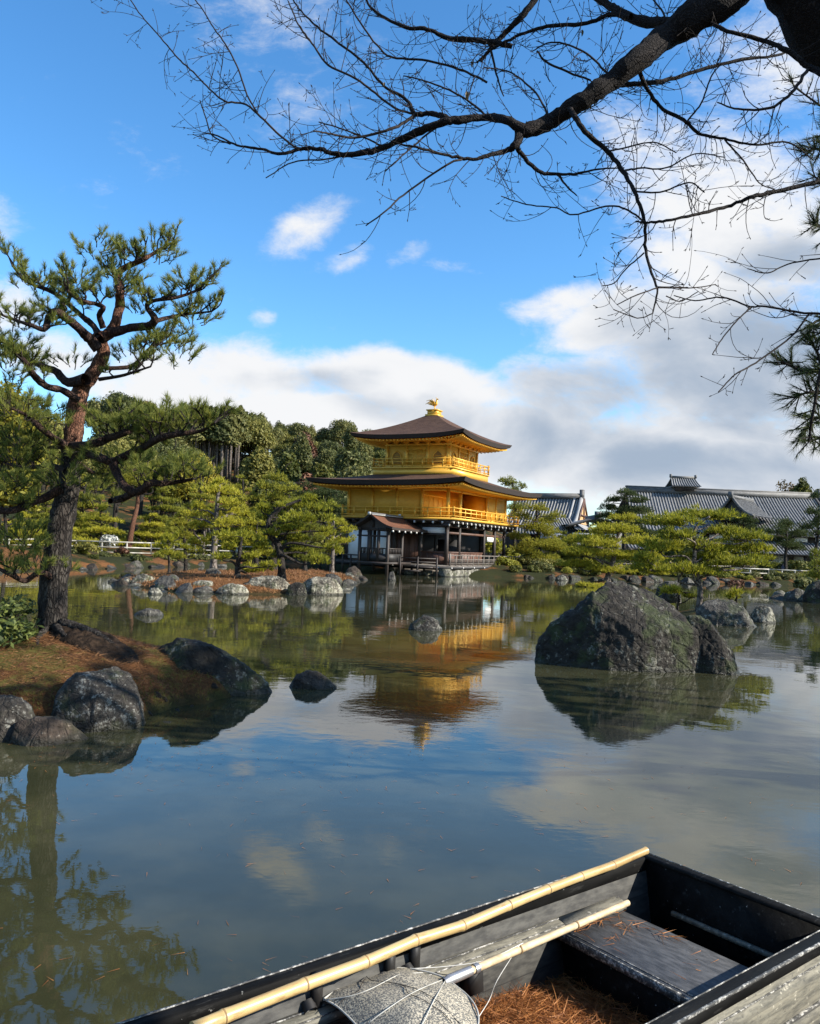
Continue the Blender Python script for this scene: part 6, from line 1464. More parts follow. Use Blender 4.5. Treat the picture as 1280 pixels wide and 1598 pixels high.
def twig(p, d, L, r, rng, lvl):
    """curved winter twig with short spurs, tip turning up"""
    d = d / np.linalg.norm(d); Q = [p]; cur = d.copy(); n = max(3, int(L / .035)); step = L / n; bendv = rng.normal(0, .17, 3); zig = 1
    for i in range(n):
        cur = cur + bendv * .6 + np.array([0, 0, .10]) + rng.normal(0, .05, 3); cur /= np.linalg.norm(cur); Q.append(Q[-1] + cur * step)
    Q = np.array(Q); tw.tube(Q, np.linspace(r, max(.0010, r * .5), len(Q)), 4, cap=False)
    e = Q[-1]; bud.tube([e, e + cur * .006, e + cur * .014], [.0015, .0026, .0008], 4, cap=False)
    if lvl > 0:
        k = int(L / .062) 
        for j in range(k):
            i = rng.randint(1, len(Q) - 1); t = Q[i + 1] - Q[i]; t /= np.linalg.norm(t); nd = t * rng.uniform(.4, .9) + rng.normal(0, .62, 3) * np.array([1, .8, 1]); 
            twig(Q[i], nd, L * rng.uniform(.22, .5), max(.0011, r * .65), rng, lvl - 1)
    elif rng.rand() < .8:
        for j in range(rng.randint(1, 3)):
            i = rng.randint(1, len(Q)); q = Q[min(i, len(Q) - 1)]; nd = cur + rng.normal(0, .8, 3); nd /= np.linalg.norm(nd); ln = rng.uniform(.012, .03)
            tw.tube([q, q + nd * ln], [.0014, .0019], 3, cap=False)
for (pts, dd, td, y0) in STR:
    n = len(pts); ys = y0 if y0 is not None else depth_near(*pts[0][:2]); P = []
    for i, (x, y, w) in enumerate(pts):
        Y = ys + dd * (i / (n - 1)) + (rng.uniform(-.05, .05) if i else 0); pts3.append((x, y, Y)); P.append(np.array(A(x, y, Y)) - CB)
    if y0 is not None:   # strokes that start outside the picture are tied back to the main limb
        pass
    Q = smooth_path(P, 6); Rr = np.interp(np.linspace(0, 1, len(Q)), np.linspace(0, 1, n), [w for _, _, w in pts]) * ys / FPX
    Q = Q + rng.normal(0, 1, Q.shape) * np.minimum(Rr, .008)[:, None] * .22
    big = pts[0][2] > 3
    if big: lumpy_tube(bo, Q, Rr, 10, rng, .09)
    else: tw.tube(Q, np.maximum(Rr, .0018), 5, cap=False)
    for a_, b_ in zip(Q[:-1], Q[1:]): pass
    seg = np.linalg.norm(np.diff(Q, axis=0), axis=1); L = seg.sum(); cum = np.concatenate([[0], np.cumsum(seg)]); k = int(L / .058 * td)
    for j in range(k):
        s = L * (j + rng.rand()) / k; i = min(int(np.searchsorted(cum, s)), len(Q) - 1); t = Q[min(i + 1, len(Q) - 1)] - Q[max(i - 1, 0)]; t /= np.linalg.norm(t)
        sd_ = np.cross(t, [0, 1, 0]) * rng.choice([-1, 1]); d = t * rng.uniform(.3, .9) + sd_ * rng.uniform(.3, .9) + np.array([0, rng.normal(0, .45), rng.uniform(-.45, .15)])
        r_ = Rr[i]; twig(Q[i], d, rng.uniform(.07, .30) * (1 if r_ < .012 else 1.25), min(.0026, max(.0012, r_ * .5)), rng, 1 if rng.rand() < .65 else 0)
# trunk rising from the bank outside the picture, and the heavy limb crossing the top right corner
limb = [np.array([6.2, .2, .2]), np.array([6.25, .15, 1.4]), np.array([6.1, .25, 3.0]), np.array([5.5, .8, 4.5]), np.array([4.3, 2.1, 5.1]), np.array([3.1, 3.3, 5.1]), np.array(A(1345, 45, CY)), np.array(A(1262, -28, CY)), np.array(A(1190, -110, CY)), np.array(A(1100, -220, CY + .2)), np.array(A(980, -330, CY + .5))]
Q = smooth_path([p - CB for p in limb], 6); lumpy_tube(tr, Q, np.interp(np.linspace(0, 1, len(Q)), [0, .1, .4, .6, .8, 1], [.36, .30, .26, .235, .17, .06]), 16, rng, .05)
for a_, b_, ra, rb_ in (((1330, 30), (1345, 262), .10, .016), ((1345, 45), (1340, 128), .08, .02), ((1330, 130), (1310, 487), .03, .009), ((1340, 250), (1310, 398), .02, .007), ((1100, -220), (850, -18), .05, .02)):
    pa = np.array(A(*a_, CY)) - CB; pb = np.array(A(*b_, depth_near(*b_))) - CB; mid = (pa + pb) / 2 + np.array([.25 if a_[0] > 1200 else 0, 0, .1]); Qc = smooth_path([pa, mid, pb], 6); bo.tube(Qc, np.linspace(ra, rb_, len(Qc)), 8)
tr.build('trunk', [MT['cherry_bark']], cherry, True); bo.build('bough', [MT['cherry_bark']], cherry, True); tw.build('twig', [MT['twig']], cherry); bud.build('bud', [MT['twig']], cherry)
# a few curled dead leaves still hanging
for (x, y, l) in ((729, 142, .055), (909, 46, .04), (737, 95, .04), (600, 128, .03)):
    p = np.array(A(x, y, depth_near(x, y) - .03)) - CB; u = np.linspace(0, 1, 7); mb = MB(); Pl = np.empty((7, 3, 3))
    for i, t in enumerate(u):
        w = .35 * l * math.sin(math.pi * min(1, t * .95 + .03)); Pl[i, 0] = p + np.array([-w * .5, -w * .6, -l * t]); Pl[i, 1] = p + np.array([.004 * math.sin(5 * t), 0, -l * t]); Pl[i, 2] = p + np.array([w * .5, -w * .6, -l * t])
    mb.grid(Pl); mb.build('dead_leaf', [MT['broadleaf_brown']], cherry, True)

# ------------------------------------------------------------------ dark pine reaching in from the right bank
RB = np.array([6.9, 6.9, .4]); rp = empty('bank_pine', tuple(RB)); tag(rp, 'dark pine reaching needle sprays in from beyond the right edge', 'pine tree')
tm = MB(); Q = smooth_path([(0, 0, 0), (.1, 0, 1.2), (-.1, -.1, 2.6), (.1, .1, 4.2), (0, 0, 5.6), (.2, 0, 6.6)], 5); lumpy_tube(tm, Q, np.linspace(.2, .05, len(Q)), 12, rng, .08)
rf = MB(); rt = MB(); pos = []; axs = []
BRp = [([(1300, 470), (1282, 498), (1262, 520)], 6.30), ([(1330, 580), (1290, 575), (1262, 580), (1238, 572), (1222, 566)], 6.10), ([(1330, 640), (1295, 618), (1265, 612), (1240, 620)], 6.10), ([(1330, 655), (1300, 650), (1270, 655), (1255, 672)], 6.20), ([(1330, 600), (1300, 590), (1275, 548), (1265, 535)], 6.20), ([(1330, 690), (1300, 680), (1268, 686)], 6.30), ([(1325, 500), (1300, 505), (1280, 520)], 6.10),
        ([(1330, 250), (1300, 240), (1275, 232), (1262, 238)], 6.40), ([(1330, 200), (1300, 205), (1275, 215)], 6.40), ([(1330, 290), (1300, 285), (1272, 276)], 6.40), ([(1320, 540), (1290, 560), (1270, 640), (1262, 690)], 6.00), ([(1310, 350), (1290, 352), (1272, 348)], 6.40)]
HUB = [((1375, 640), 6.3), ((1365, 520), 6.2), ((1370, 330), 6.4), ((1350, 235), 6.5)]
hub3 = []
for (hx_, hy_), Y in HUB:     # main limbs curve out from the trunk
    h = np.array(A(hx_, hy_, Y)) - RB; z0_ = h[2] * .72 + rng.uniform(-.2, .2); side_ = rng.normal(0, .25)
    Qh = smooth_path([(0, 0, z0_), h * np.array([.35, .35, 0]) + np.array([0, side_, z0_ + .45]), h * np.array([.72, .72, 0]) + np.array([0, side_ * .6, h[2] + .12]), h], 7); lumpy_tube(rt, Qh, np.linspace(.075, .028, len(Qh)), 8, rng, .09); hub3.append((h, Qh))
def sprig(p, t, k):
    for j in range(k):
        d = t * .6 + rng.normal(0, .5, 3) + np.array([0, 0, .2]); d /= np.linalg.norm(d); e = p + d * rng.uniform(.05, .16); rt.tube([p, e], [.006, .004], 4, cap=False)
        for f in (.4, .7, 1.0): pos.append(p + (e - p) * f); axs.append(d + t * .4)
for pts, Y in BRp:
    Pp = [np.array(A(x, y, Y + rng.uniform(-.1, .1))) - RB for x, y in pts[1:]]; i0 = int(np.argmin([np.linalg.norm(h - Pp[0]) for h, _ in hub3])); Qh = hub3[i0][1]; st = Qh[rng.randint(len(Qh) * 2 // 3, len(Qh))]
    Qp = smooth_path([st, (st + Pp[0]) / 2 + rng.normal(0, .10, 3)] + Pp, 6); rt.tube(Qp, np.linspace(.022, .007, len(Qp)), 6)
    for i in range(len(Qp) // 3, len(Qp)):
        t = Qp[min(i + 1, len(Qp) - 1)] - Qp[i - 1]; sprig(Qp[i], t / np.linalg.norm(t), 2)
for h, Qh in hub3:            # further shoots round each limb, outside the picture
    for k in range(14):
        st = Qh[rng.randint(len(Qh) // 3, len(Qh))]; d = rng.normal(0, 1, 3) * np.array([.6, 1, .5]) + np.array([.35, 0, .35]); d /= np.linalg.norm(d); e = st + d * rng.uniform(.4, .8)
        Qs = smooth_path([st, (st + e) / 2 + rng.normal(0, .06, 3), e], 4); rt.tube(Qs, np.linspace(.016, .006, len(Qs)), 5)
        for i in range(3, len(Qs)): sprig(Qs[i], d, 2)
blades(rf, np.array(pos), np.array(axs) / np.linalg.norm(axs, axis=1, keepdims=True), np.full(len(pos), .092), .0040, 10, .42, np.random.RandomState(3))
tm.build('trunk', [MT['pine_bark']], rp, True); rt.build('branch', [MT['twig']], rp); rf.build('needles', [MT['dark_pine']], rp)
# ------------------------------------------------------------------ work boat drawn up at the bank
def boat_paint():
    m, t, b = mat('boat_paint'); co = objco(t)
    n1 = t.noise(t.mapping(co, scale=(1, 4, 4)), 3.0, 8, .7); n2 = t.noise(co, 26, 6, .7); n3 = t.noise(t.mapping(co, scale=(.6, 3, 3)), 9, 6, .7)
    c = t.mix(t.sstep(n1, .35, .7), (.003, .003, .003, 1), (.010, .0098, .0095, 1))
    c = t.mix(t.math('MULTIPLY', t.sstep(n3, .58, .68), .35), c, (.06, .06, .057, 1)); c = t.mix(t.sstep(n2, .66, .72), c, (.30, .30, .28, 1))
    t.l.new(c, b.inputs['Base Color']); t.l.new(t.math('MULTIPLY_ADD', n1, .35, .5), b.inputs['Roughness']); b.inputs['Specular IOR Level'].default_value = .08
    bump(t, b, t.math('ADD', n2, n3), .3, .004); MT['boat_paint'] = m
    m, t, b = mat('boat_worn'); co = objco(t)
    n1 = t.noise(t.mapping(co, scale=(.5, 3, 3)), 11.0, 9, .75); n2 = t.noise(co, 30, 6, .7)
    c = t.mix(t.sstep(n1, .36, .62), (.06, .058, .048, 1), (.17, .16, .125, 1)); c = t.mix(t.sstep(n2, .6, .7), c, (.36, .34, .28, 1)); c = t.mix(t.sstep(n2, .40, .30), c, (.03, .03, .027, 1))
    t.l.new(c, b.inputs['Base Color']); b.inputs['Roughness'].default_value = .75; bump(t, b, n2, .4, .004); MT['boat_worn'] = m
    m, t, b = mat('edge_wear'); co = objco(t)
    n1 = t.noise(t.mapping(co, scale=(.6, 1, 1)), 48.0, 8, .78)
    c = t.mix(t.sstep(n1, .48, .62), (.035, .035, .034, 1), (.42, .41, .38, 1)); t.l.new(c, b.inputs['Base Color']); b.inputs['Roughness'].default_value = .7; MT['edge_wear'] = m
boat_paint()
MT['boat_inner'] = basic('boat_inner', (.016, .016, .015), (.062, .06, .053), 16, .75, stretch=(.8, 2.5, 2.5), bscale=45, bstr=.3, bdist=.004, detail=8)
def seams(m, pitch=.135, axis=2):      # plank seams along the hull
    t = NT(m.node_tree); b = t.n['Principled BSDF']; src = b.inputs['Base Color'].links[0].from_socket
    sp = t.add('ShaderNodeSeparateXYZ'); t.l.new(objco(t), sp.inputs[0]); nz = t.noise(objco(t), 6, 4, .6)
    f = t.math('ABSOLUTE', t.math('SUBTRACT', t.math('FRACT', t.math('DIVIDE', t.math('ADD', sp.outputs[axis], t.math('MULTIPLY', nz, .004)), pitch)), .5))
    line = t.sstep(f, .025, .008); t.l.new(t.mix(t.math('MULTIPLY', line, .85), src, (.006, .006, .006, 1)), b.inputs['Base Color'])
seams(MT['boat_inner']); seams(MT['boat_worn'])
MT['seat_top'] = basic('seat_top', (.030, .032, .034), (.082, .083, .085), 18, .6, stretch=(2.5, .7, 1), bscale=40, bstr=.3, bdist=.004)
MT['deck_ply'] = basic('deck_ply', (.085, .042, .026), (.16, .085, .052), 3, .7, stretch=(1, 5, 1), bscale=40, bstr=.3, bdist=.004)
def bamboo_mat():
    m, t, b = mat('bamboo'); co = objco(t)
    n1 = t.noise(t.mapping(co, scale=(1, 12, 12)), 2.2, 6, .65); n2 = t.noise(t.mapping(co, scale=(1, 4, 4)), 9, 5, .7)
    c = t.ramp(n1, [(.3, (.33, .21, .08)), (.55, (.48, .34, .145)), (.75, (.56, .43, .22))]); c = t.mix(t.math('MULTIPLY', t.sstep(n2, .52, .70), .75), c, (.26, .15, .055, 1))
    t.l.new(c, b.inputs['Base Color']); b.inputs['Roughness'].default_value = .38; bump(t, b, n2, .15, .003); MT['bamboo'] = m
bamboo_mat()
MT['bamboo_node'] = basic('bamboo_node', (.10, .06, .025), (.26, .16, .06), 20, .7)
MT['bamboo_old'] = basic('bamboo_old', (.40, .30, .17), (.58, .47, .30), 5, .6, stretch=(1, 6, 6), bscale=30, bstr=.2, bdist=.003)
MT['steel'] = basic('steel', (.35, .35, .36), (.6, .6, .6), 9, .4, metal=.8)
MT['wire'] = basic('wire', (.30, .29, .26), (.5, .49, .44), 9, .5)
MT['string'] = basic('string', (.5, .49, .45), (.66, .65, .6), 9, .8)
def net_mat():
    m, t, b = mat('net_mesh'); co = objco(t)
    v = t.add('ShaderNodeTexVoronoi', feature='DISTANCE_TO_EDGE'); v.inputs['Scale'].default_value = 115; t.l.new(co, v.inputs['Vector'])
    n1 = t.noise(co, 9, 6, .7); n2 = t.noise(co, 160, 2, .5)
    c = t.mix(t.sstep(n1, .35, .65), (.30, .265, .195, 1), (.46, .41, .31, 1)); c = t.mix(t.sstep(n2, .42, .6), (.09, .088, .08, 1), c)
    t.l.new(c, b.inputs['Base Color']); b.inputs['Roughness'].default_value = .8; bump(t, b, v.outputs['Distance'], .5, .003); MT['net_mesh'] = m
net_mat()
FLp = np.array([1.24, 4.18]); UU = np.array([.787, .617]); UU /= np.linalg.norm(UU); ang = math.atan2(UU[1], UU[0])
boat = empty('work_boat', (FLp[0], FLp[1], 0), ang)
tag(boat, 'flat-bottomed black wooden work boat with a square transom moored at the near bank', 'boat')
# boat frame: x along to the transom (0 at its top left corner), y negative to the right
WD = .945; LB = 4.3; ZT = .50; ZB = .06
def bp(name, mb, m, smooth=False, parent=boat, label=None):
    o = mb.build(name, [MT[x] for x in (m if isinstance(m, (list, tuple)) else [m])], parent, smooth)
    if label: o['label'] = label
    return o
def bev(mb, a, b, m=0, k=.006):   # box with softened top edges
    x0, y0, z0 = a; x1, y1, z1 = b; kx = min(k, (x1 - x0) * .4); ky = min(k, (y1 - y0) * .4); kz = min(k, (z1 - z0) * .4)
    V = [(x0, y0, z0), (x1, y0, z0), (x1, y1, z0), (x0, y1, z0), (x0, y0, z1 - kz), (x1, y0, z1 - kz), (x1, y1, z1 - kz), (x0, y1, z1 - kz), (x0 + kx, y0 + ky, z1), (x1 - kx, y0 + ky, z1), (x1 - kx, y1 - ky, z1), (x0 + kx, y1 - ky, z1)]
    mb.raw(V, [(0, 3, 2, 1), (0, 1, 5, 4), (1, 2, 6, 5), (2, 3, 7, 6), (3, 0, 4, 7), (4, 5, 9, 8), (5, 6, 10, 9), (6, 7, 11, 10), (7, 4, 8, 11), (8, 9, 10, 11)], m)
# hull sides lean outwards a little: bottom is narrower
def side(mb, ytop, ybot, th, x0, x1, z0, z1):
    sg = 1 if ytop > -.4 else -1
    mb.hexa([(x0, ybot - sg * th, z0), (x1, ybot - sg * th, z0), (x1, ybot, z0), (x0, ybot, z0), (x0, ytop - sg * th, z1), (x1, ytop - sg * th, z1), (x1, ytop, z1), (x0, ytop, z1)])
mb = MB(); side(mb, .0, -.07, .025, -LB, .0, ZB, ZT - .06); bp('hull_side', mb, 'boat_inner')
mb = MB(); side(mb, -WD, -WD + .07, .025, -LB, .0, ZB, ZT - .045); bp('hull_side', mb, 'boat_worn', label='outer side nearest the bank, worn to grey-brown')
mb = MB(); mb.box((-LB, -WD + .07, ZB - .03), (0, -.07, ZB)); bp('hull_floor', mb, 'boat_paint')
mb = MB()   # transom, leaning aft
mb.hexa([(-.03, -WD + .075, ZB), (.0, -WD + .075, ZB), (.0, -.075, ZB), (-.03, -.075, ZB), (-.01, -WD + .01, ZT - .012), (.025, -WD + .01, ZT - .012), (.025, -.01, ZT - .012), (-.01, -.01, ZT - .012)]); bp('transom', mb, 'boat_paint')
mb = MB(); bev(mb, (-.02, -WD + .0, ZT - .012), (.03, .0, ZT + .006)); bp('transom_cap', mb, 'boat_paint')
mb = MB(); mb.box((.024, -WD, ZT + .0065), (.031, 0, ZT + .009)); bp('worn_edge', mb, 'edge_wear')
mb = MB(); mb.beam((-.045, -.20, .30), (-.045, -WD + .16, .30), .02, .02); bp('transom_batten', mb, 'boat_worn')
mb = MB(); mb.hexa([(-LB, -.0, ZB), (-LB + .03, 0, ZB), (-LB + .03, -WD, ZB), (-LB, -WD, ZB), (-LB, 0, ZT), (-LB + .03, 0, ZT), (-LB + .03, -WD, ZT), (-LB, -WD, ZT)]); bp('bow_board', mb, 'boat_paint')
# gunwales
mb = MB(); bev(mb, (-LB, -.028, ZT - .062), (.02, .022, ZT)); bp('gunwale', mb, 'boat_paint')
mb = MB(); bev(mb, (-LB, -WD - .022, ZT - .045), (.02, -WD + .036, ZT)); bp('gunwale', mb, 'boat_paint')
mb = MB(); mb.box((-LB, .0165, ZT - .004), (.02, .0245, ZT + .003)); mb.box((-LB, -WD - .0245, ZT - .006), (.02, -WD - .0155, ZT + .003)); mb.box((-LB, -WD + .033, ZT - .004), (.02, -WD + .0365, ZT + .001)); bp('worn_edge', mb, 'edge_wear')
# strakes on the outer right side
mb = MB()
for zz, w in ((.375, .018), (.19, .022), (.145, .014)):
    yy = -WD + .07 * (1 - (zz - ZB) / (ZT - ZB)) - .0; mb.hexa([(-LB, yy - w - .012, zz - .016), (0, yy - w - .012, zz - .016), (0, yy, zz - .016), (-LB, yy, zz - .016), (-LB, yy - w * .6, zz + .016), (0, yy - w * .6, zz + .016), (0, yy, zz + .016), (-LB, yy, zz + .016)])
bp('rub_strake', mb, 'edge_wear' if False else 'boat_worn')
mb = MB()
for zz, w in ((.391, .018), (.206, .022)):
    yy = -WD + .07 * (1 - (zz - ZB) / (ZT - ZB)); mb.box((-LB, yy - w * .75, zz + .0005), (0, yy - .002, zz + .004))
bp('worn_edge', mb, 'edge_wear')
# inner stringer on the left side and its brackets
mb = MB(); mb.hexa([(-LB, -.100, .335), (-.26, -.100, .335), (-.26, -.03, .335), (-LB, -.03, .335), (-LB, -.088, .362), (-.26, -.088, .362), (-.26, -.03, .375), (-LB, -.03, .375)]); bp('stringer', mb, 'boat_worn')
mb = MB(); mb.box((-LB, -.0905, .362), (-.26, -.0855, .3655)); mb.box((-LB, -.052, .3705), (-.26, -.047, .375)); bp('worn_edge', mb, 'edge_wear')
for x in (-1.94, -1.62, -1.50):
    mb = MB(); mb.box((x - .018, -.055, .372), (x + .018, -.029, ZT - .01)); mb.tube([(x - .032, -.062, .375), (x - .032, -.034, .395)], .024, 10); bp('oar_bracket', mb, 'black')
# little knee near pole
mb = MB(); mb.hexa([(-1.28, -.12, .24), (-1.2, -.12, .24), (-1.2, -.06, .24), (-1.28, -.06, .24), (-1.25, -.10, .345), (-1.19, -.10, .345), (-1.19, -.06, .345), (-1.25, -.06, .345)]); bp('knee', mb, 'black')
# seat box
sx0, sx1, zs = -.70, -.29, .335
mb = MB(); mb.box((sx0 + .03, -WD + .055, ZB), (sx0 + .055, -.06, zs - .02)); mb.box((sx1 - .03, -WD + .055, ZB), (sx1 - .01, -.06, zs - .02)); bp('seat_riser', mb, 'boat_paint')
mb = MB(); bev(mb, (sx0, -WD + .045, zs - .02), (sx1, -.045, zs)); bp('seat', mb, 'seat_top')
mb = MB(); mb.box((sx0 - .012, -WD + .05, zs - .035), (sx0 - .0005, -.06, zs - .001)); mb.box((sx0 + .012, -WD + .06, zs + .0005), (sx0 + .017, -.075, zs + .003)); bp('seat_edge', mb, 'edge_wear')
mb = MB(); mb.hexa([(sx0 + .02, -.105, zs + .001), (sx1, -.105, zs + .001), (sx1, -.05, zs + .001), (sx0 + .02, -.05, zs + .001), (sx0 + .02, -.095, zs + .028), (sx1, -.095, zs + .028), (sx1, -.05, zs + .045), (sx0 + .02, -.05, zs + .045)]); bp('seat_cleat', mb, 'boat_worn')
# foredeck of brown ply
mb = MB(); bev(mb, (-LB + .04, -WD + .05, .30), (-1.87, -.09, .325)); bp('foredeck', mb, 'deck_ply')
mb = MB(); mb.box((-1.885, -WD + .06, ZB), (-1.872, -.09, .30)); bp('deck_riser', mb, 'boat_paint')
def BW(px, py, z):   # pixel on height z in boat coordinates
    w = W(px, py, z); d = np.array([w[0] - FLp[0], w[1] - FLp[1]]); return np.array([d @ UU, d @ np.array([-UU[1], UU[0]]), z])
# pine litter heaped in the well, too many to count
rg = np.random.RandomState(31); n = 11000; x = rg.uniform(-1.86, sx0 + .06, n); y = rg.uniform(-WD + .08, -.08, n)
hp = .12 + .10 * np.exp(-((x + 1.35) / .45) ** 2) * np.exp(-((y + .42) / .38) ** 2) + .03 * (fbm(x * 9, y * 9) - .4)
gx_, gy_ = np.meshgrid(np.linspace(-1.86, sx0 + .05, 40), np.linspace(-WD + .07, -.07, 34), indexing='ij'); gzv = .105 + .10 * np.exp(-((gx_ + 1.35) / .45) ** 2) * np.exp(-((gy_ + .42) / .38) ** 2) + .03 * (fbm(gx_ * 9, gy_ * 9) - .4)
mb = MB(); mb.grid(np.stack([gx_, gy_, gzv], -1)); a = rg.uniform(0, 6.28, n); d = np.stack([np.cos(a), np.sin(a), rg.normal(.08, .22, n)], 1)
nl = MB(); nl.V, nl.F, nl.nv = mb.V, mb.F, mb.nv; blades(nl, np.stack([x, y, hp + .004 + .02 * rg.rand(n)], 1), d, np.full(n, .085), .0030, 1, .05, rg)
o = nl.build('pine_litter', [MT['litter_needles']]); o.location = boat.location; o.rotation_euler = boat.rotation_euler; tag(o, kind='stuff')
# dry needles left on the seat
sn = MB()
for (px, py, k, sp) in ((975, 1447, 26, .05), (1040, 1458, 24, .07), (890, 1425, 46, .09), (1090, 1500, 8, .10), (960, 1470, 8, .06)):
    c = BW(px, py, zs); pp = np.array(c) + rg.normal(0, 1, (k, 3)) * (sp, sp * .55, 0) ; pp[:, 2] = zs + .004 + .008 * rg.rand(k); a = rg.uniform(0, 6.28, k)
    pp[:, 0] = np.clip(pp[:, 0], sx0 + .04, sx1 - .06); pp[:, 1] = np.clip(pp[:, 1], -WD + .14, -.12)
    blades(sn, pp, np.stack([np.cos(a), np.sin(a), rg.normal(.02, .10, k)], 1), np.full(k, .085), .003, 1, .05, rg)
o = sn.build('scattered_needles', [MT['litter_needles']]); o.location = boat.location; o.rotation_euler = boat.rotation_euler; tag(o, kind='stuff')

def bamboo_pole(name, label, p, q, r0, r1, nodes, m, jog=.004):
    p = np.array(p, float); q = np.array(q, float); root = empty(name, tuple(p)); tag(root, label, 'bamboo pole')
    d = q - p; L = np.linalg.norm(d); d /= L; root.rotation_euler = Vector(d).to_track_quat('X', 'Z').to_euler()
    ts = [0]; rs = []; mbp = MB(); P = []; R = []; rg = np.random.RandomState(int(L * 1000)); nd = MB(); off = np.zeros(3); cuts = [0] + list(nodes) + [1]
    for a, b in zip(cuts[:-1], cuts[1:]):
        o2 = np.array([0, *rg.normal(0, jog, 2)])
        for t, ro in ((a, 1.07), (a + .10 * (b - a), 1.0), ((a + b) / 2, .975), (b - .08 * (b - a), 1.0), (b - .002, 1.09)):
            P.append(np.array([t * L, 0, 0]) + off + (o2 - off) * ((t - a) / max(b - a, 1e-6))); R.append((r0 + (r1 - r0) * t) * ro)
        off = o2
        if b < 1:
            rr_ = (r0 + (r1 - r0) * b); nd.tube([np.array([b * L - .005, 0, 0]) + off, np.array([b * L, 0, 0]) + off, np.array([b * L + .005, 0, 0]) + off], [rr_ * 1.05, rr_ * 1.13, rr_ * 1.05], 16, cap=False)
    mbp.tube(P, R, 16, cap=False)
    for e, s in ((P[0], R[0]), (P[-1], R[-1])): mbp.tube([e, e + np.array([.0005, 0, 0])], [s, s * .1], 16, cap=False)
    mbp.build('culm', [MT[m]], root, True); nd.build('node', [MT['bamboo_node']], root, True); return root
bamboo_pole('bamboo_pole', 'long yellow bamboo punting pole lying along the left gunwale of the boat', W(300, 1607, .50), W(1009, 1329, ZT + .04), .0215, .0175, [.045, .17, .275, .375, .475, .585, .69, .785, .885], 'bamboo')
# scoop net with bamboo handle
NC = W(640, 1570, .40); net = empty('scoop_net', tuple(NC)); tag(net, 'grey wire mesh scoop net with a pale bamboo handle resting across the boat seat', 'net')
NCv = np.array(NC)
out = [(505, 1561), (522, 1549), (548, 1534), (575, 1520), (605, 1513), (635, 1513), (665, 1518), (692, 1527), (712, 1541), (730, 1556), (742, 1572), (747, 1590), (744, 1612), (733, 1640), (708, 1668), (670, 1682), (625, 1668), (590, 1640), (565, 1612), (545, 1590), (525, 1572)]
ctr = (640, 1590); rim = np.array([W(x, y, .395) for x, y in out]) - NCv; cen = np.array(W(*ctr, .395)) - NCv
P = np.empty((len(out) + 1, 9, 3))
for j, t in enumerate(np.linspace(0, 1, 9)):
    ring = cen + (rim - cen) * t; ring[:, 2] += .065 * (1 - t ** 2) + .008 * np.sin(np.arange(len(out)) * 1.7) * t; P[:-1, j] = ring; P[-1, j] = ring[0]
mb = MB(); mb.grid(P); mb.build('mesh', [MT['net_mesh']], net, True)
mb = MB(); rp_ = np.vstack([rim, rim[:1]]) + np.array([0, 0, .004]); mb.tube(smooth_path(rp_, 3), .0034, 6); mb.build('rim', [MT['wire']], net, True)
def lift(px, py):
    q = np.array(W(px, py, .395)) - NCv
    for _ in range(3):
        e = q - cen; a = math.atan2(e[1], e[0]); rr = np.hypot(*(rim - cen)[:, :2].T); aa = np.arctan2((rim - cen)[:, 1], (rim - cen)[:, 0]); o_ = np.argsort(aa); rmax = np.interp(a, aa[o_], rr[o_], period=6.2832); t = min(1, math.hypot(e[0], e[1]) / rmax)
        q = np.array(W(px, py, .395 + .065 * (1 - t * t) + .005)) - NCv
    return q
mb = MB()
for ln in ([(575, 1597), (600, 1578), (636, 1554), (664, 1540), (694, 1528)], [(505, 1561), (545, 1555), (575, 1545), (601, 1532), (625, 1521), (660, 1518)], [(650, 1610), (660, 1597), (674, 1568), (686, 1546), (695, 1530)]): mb.tube(smooth_path([lift(x, y) for x, y in ln], 4), .0019, 5)
mb.build('stay_wire', [MT['wire']], net, True)
mb = MB()
for ln in ([(572, 1524), (580, 1530), (600, 1532), (640, 1540), (680, 1560), (718, 1598)], [(600, 1532), (630, 1538), (637, 1550), (660, 1560), (690, 1580), (706, 1597)], [(572, 1524), (564, 1536), (560, 1546), (540, 1556), (530, 1566)]): mb.tube(smooth_path([lift(x, y) for x, y in ln], 4), .0012, 5)
mb.build('loose_wire', [MT['twig']], net, True)
h0 = np.array(W(700, 1530, .405)); h1 = np.array(W(980, 1409, .385)); hm = MB(); d = h1 - h0
Pn = [h0 + d * t - NCv for t in np.linspace(.02, 1, 12)]; hm.tube(Pn, np.linspace(.0150, .0140, 12), 14, cap=False); hm.tube([Pn[-1], Pn[-1] + d * .0005], [.0155, .001], 14, cap=False)
hd = hm.build('handle', [MT['bamboo_old']], net, True)
hm = MB(); hm.tube([h0 + d * t - NCv for t in (-.02, .0, .05, .10)], [.013, .019, .0185, .018], 12); hm.tube([h0 + d * t - NCv for t in (.115, .135)], .0185, 12); hm.build('ferrule', [MT['steel']], hd, True)
hm = MB(); [hm.tube([h0 + d * t - NCv, h0 + d * (t + .006) - NCv], .0172, 14, cap=False) for t in (.34, .66)]; hm.build('node', [MT['bamboo_node']], hd, True)
# string trailing from the net to the handle and over the litter
mb = MB(); P0 = [W(641, 1512, .405), W(700, 1508, .40), (np.array(W(760, 1498, .41))), h0 + d * .36 + np.array([0, 0, .02])]
mb.tube(smooth_path([np.array(p) for p in P0], 5), .0016, 5); P1 = [h0 + d * .34 + np.array([0, 0, .018]), np.array(W(776, 1530, .33)), np.array(W(764, 1560, .27)), np.array(W(748, 1586, .33))]; mb.tube(smooth_path(P1, 5), .0016, 5)
o = mb.build('string', [MT['string']]); tag(o, 'thin white string looped between the scoop net rim and its handle', 'string')
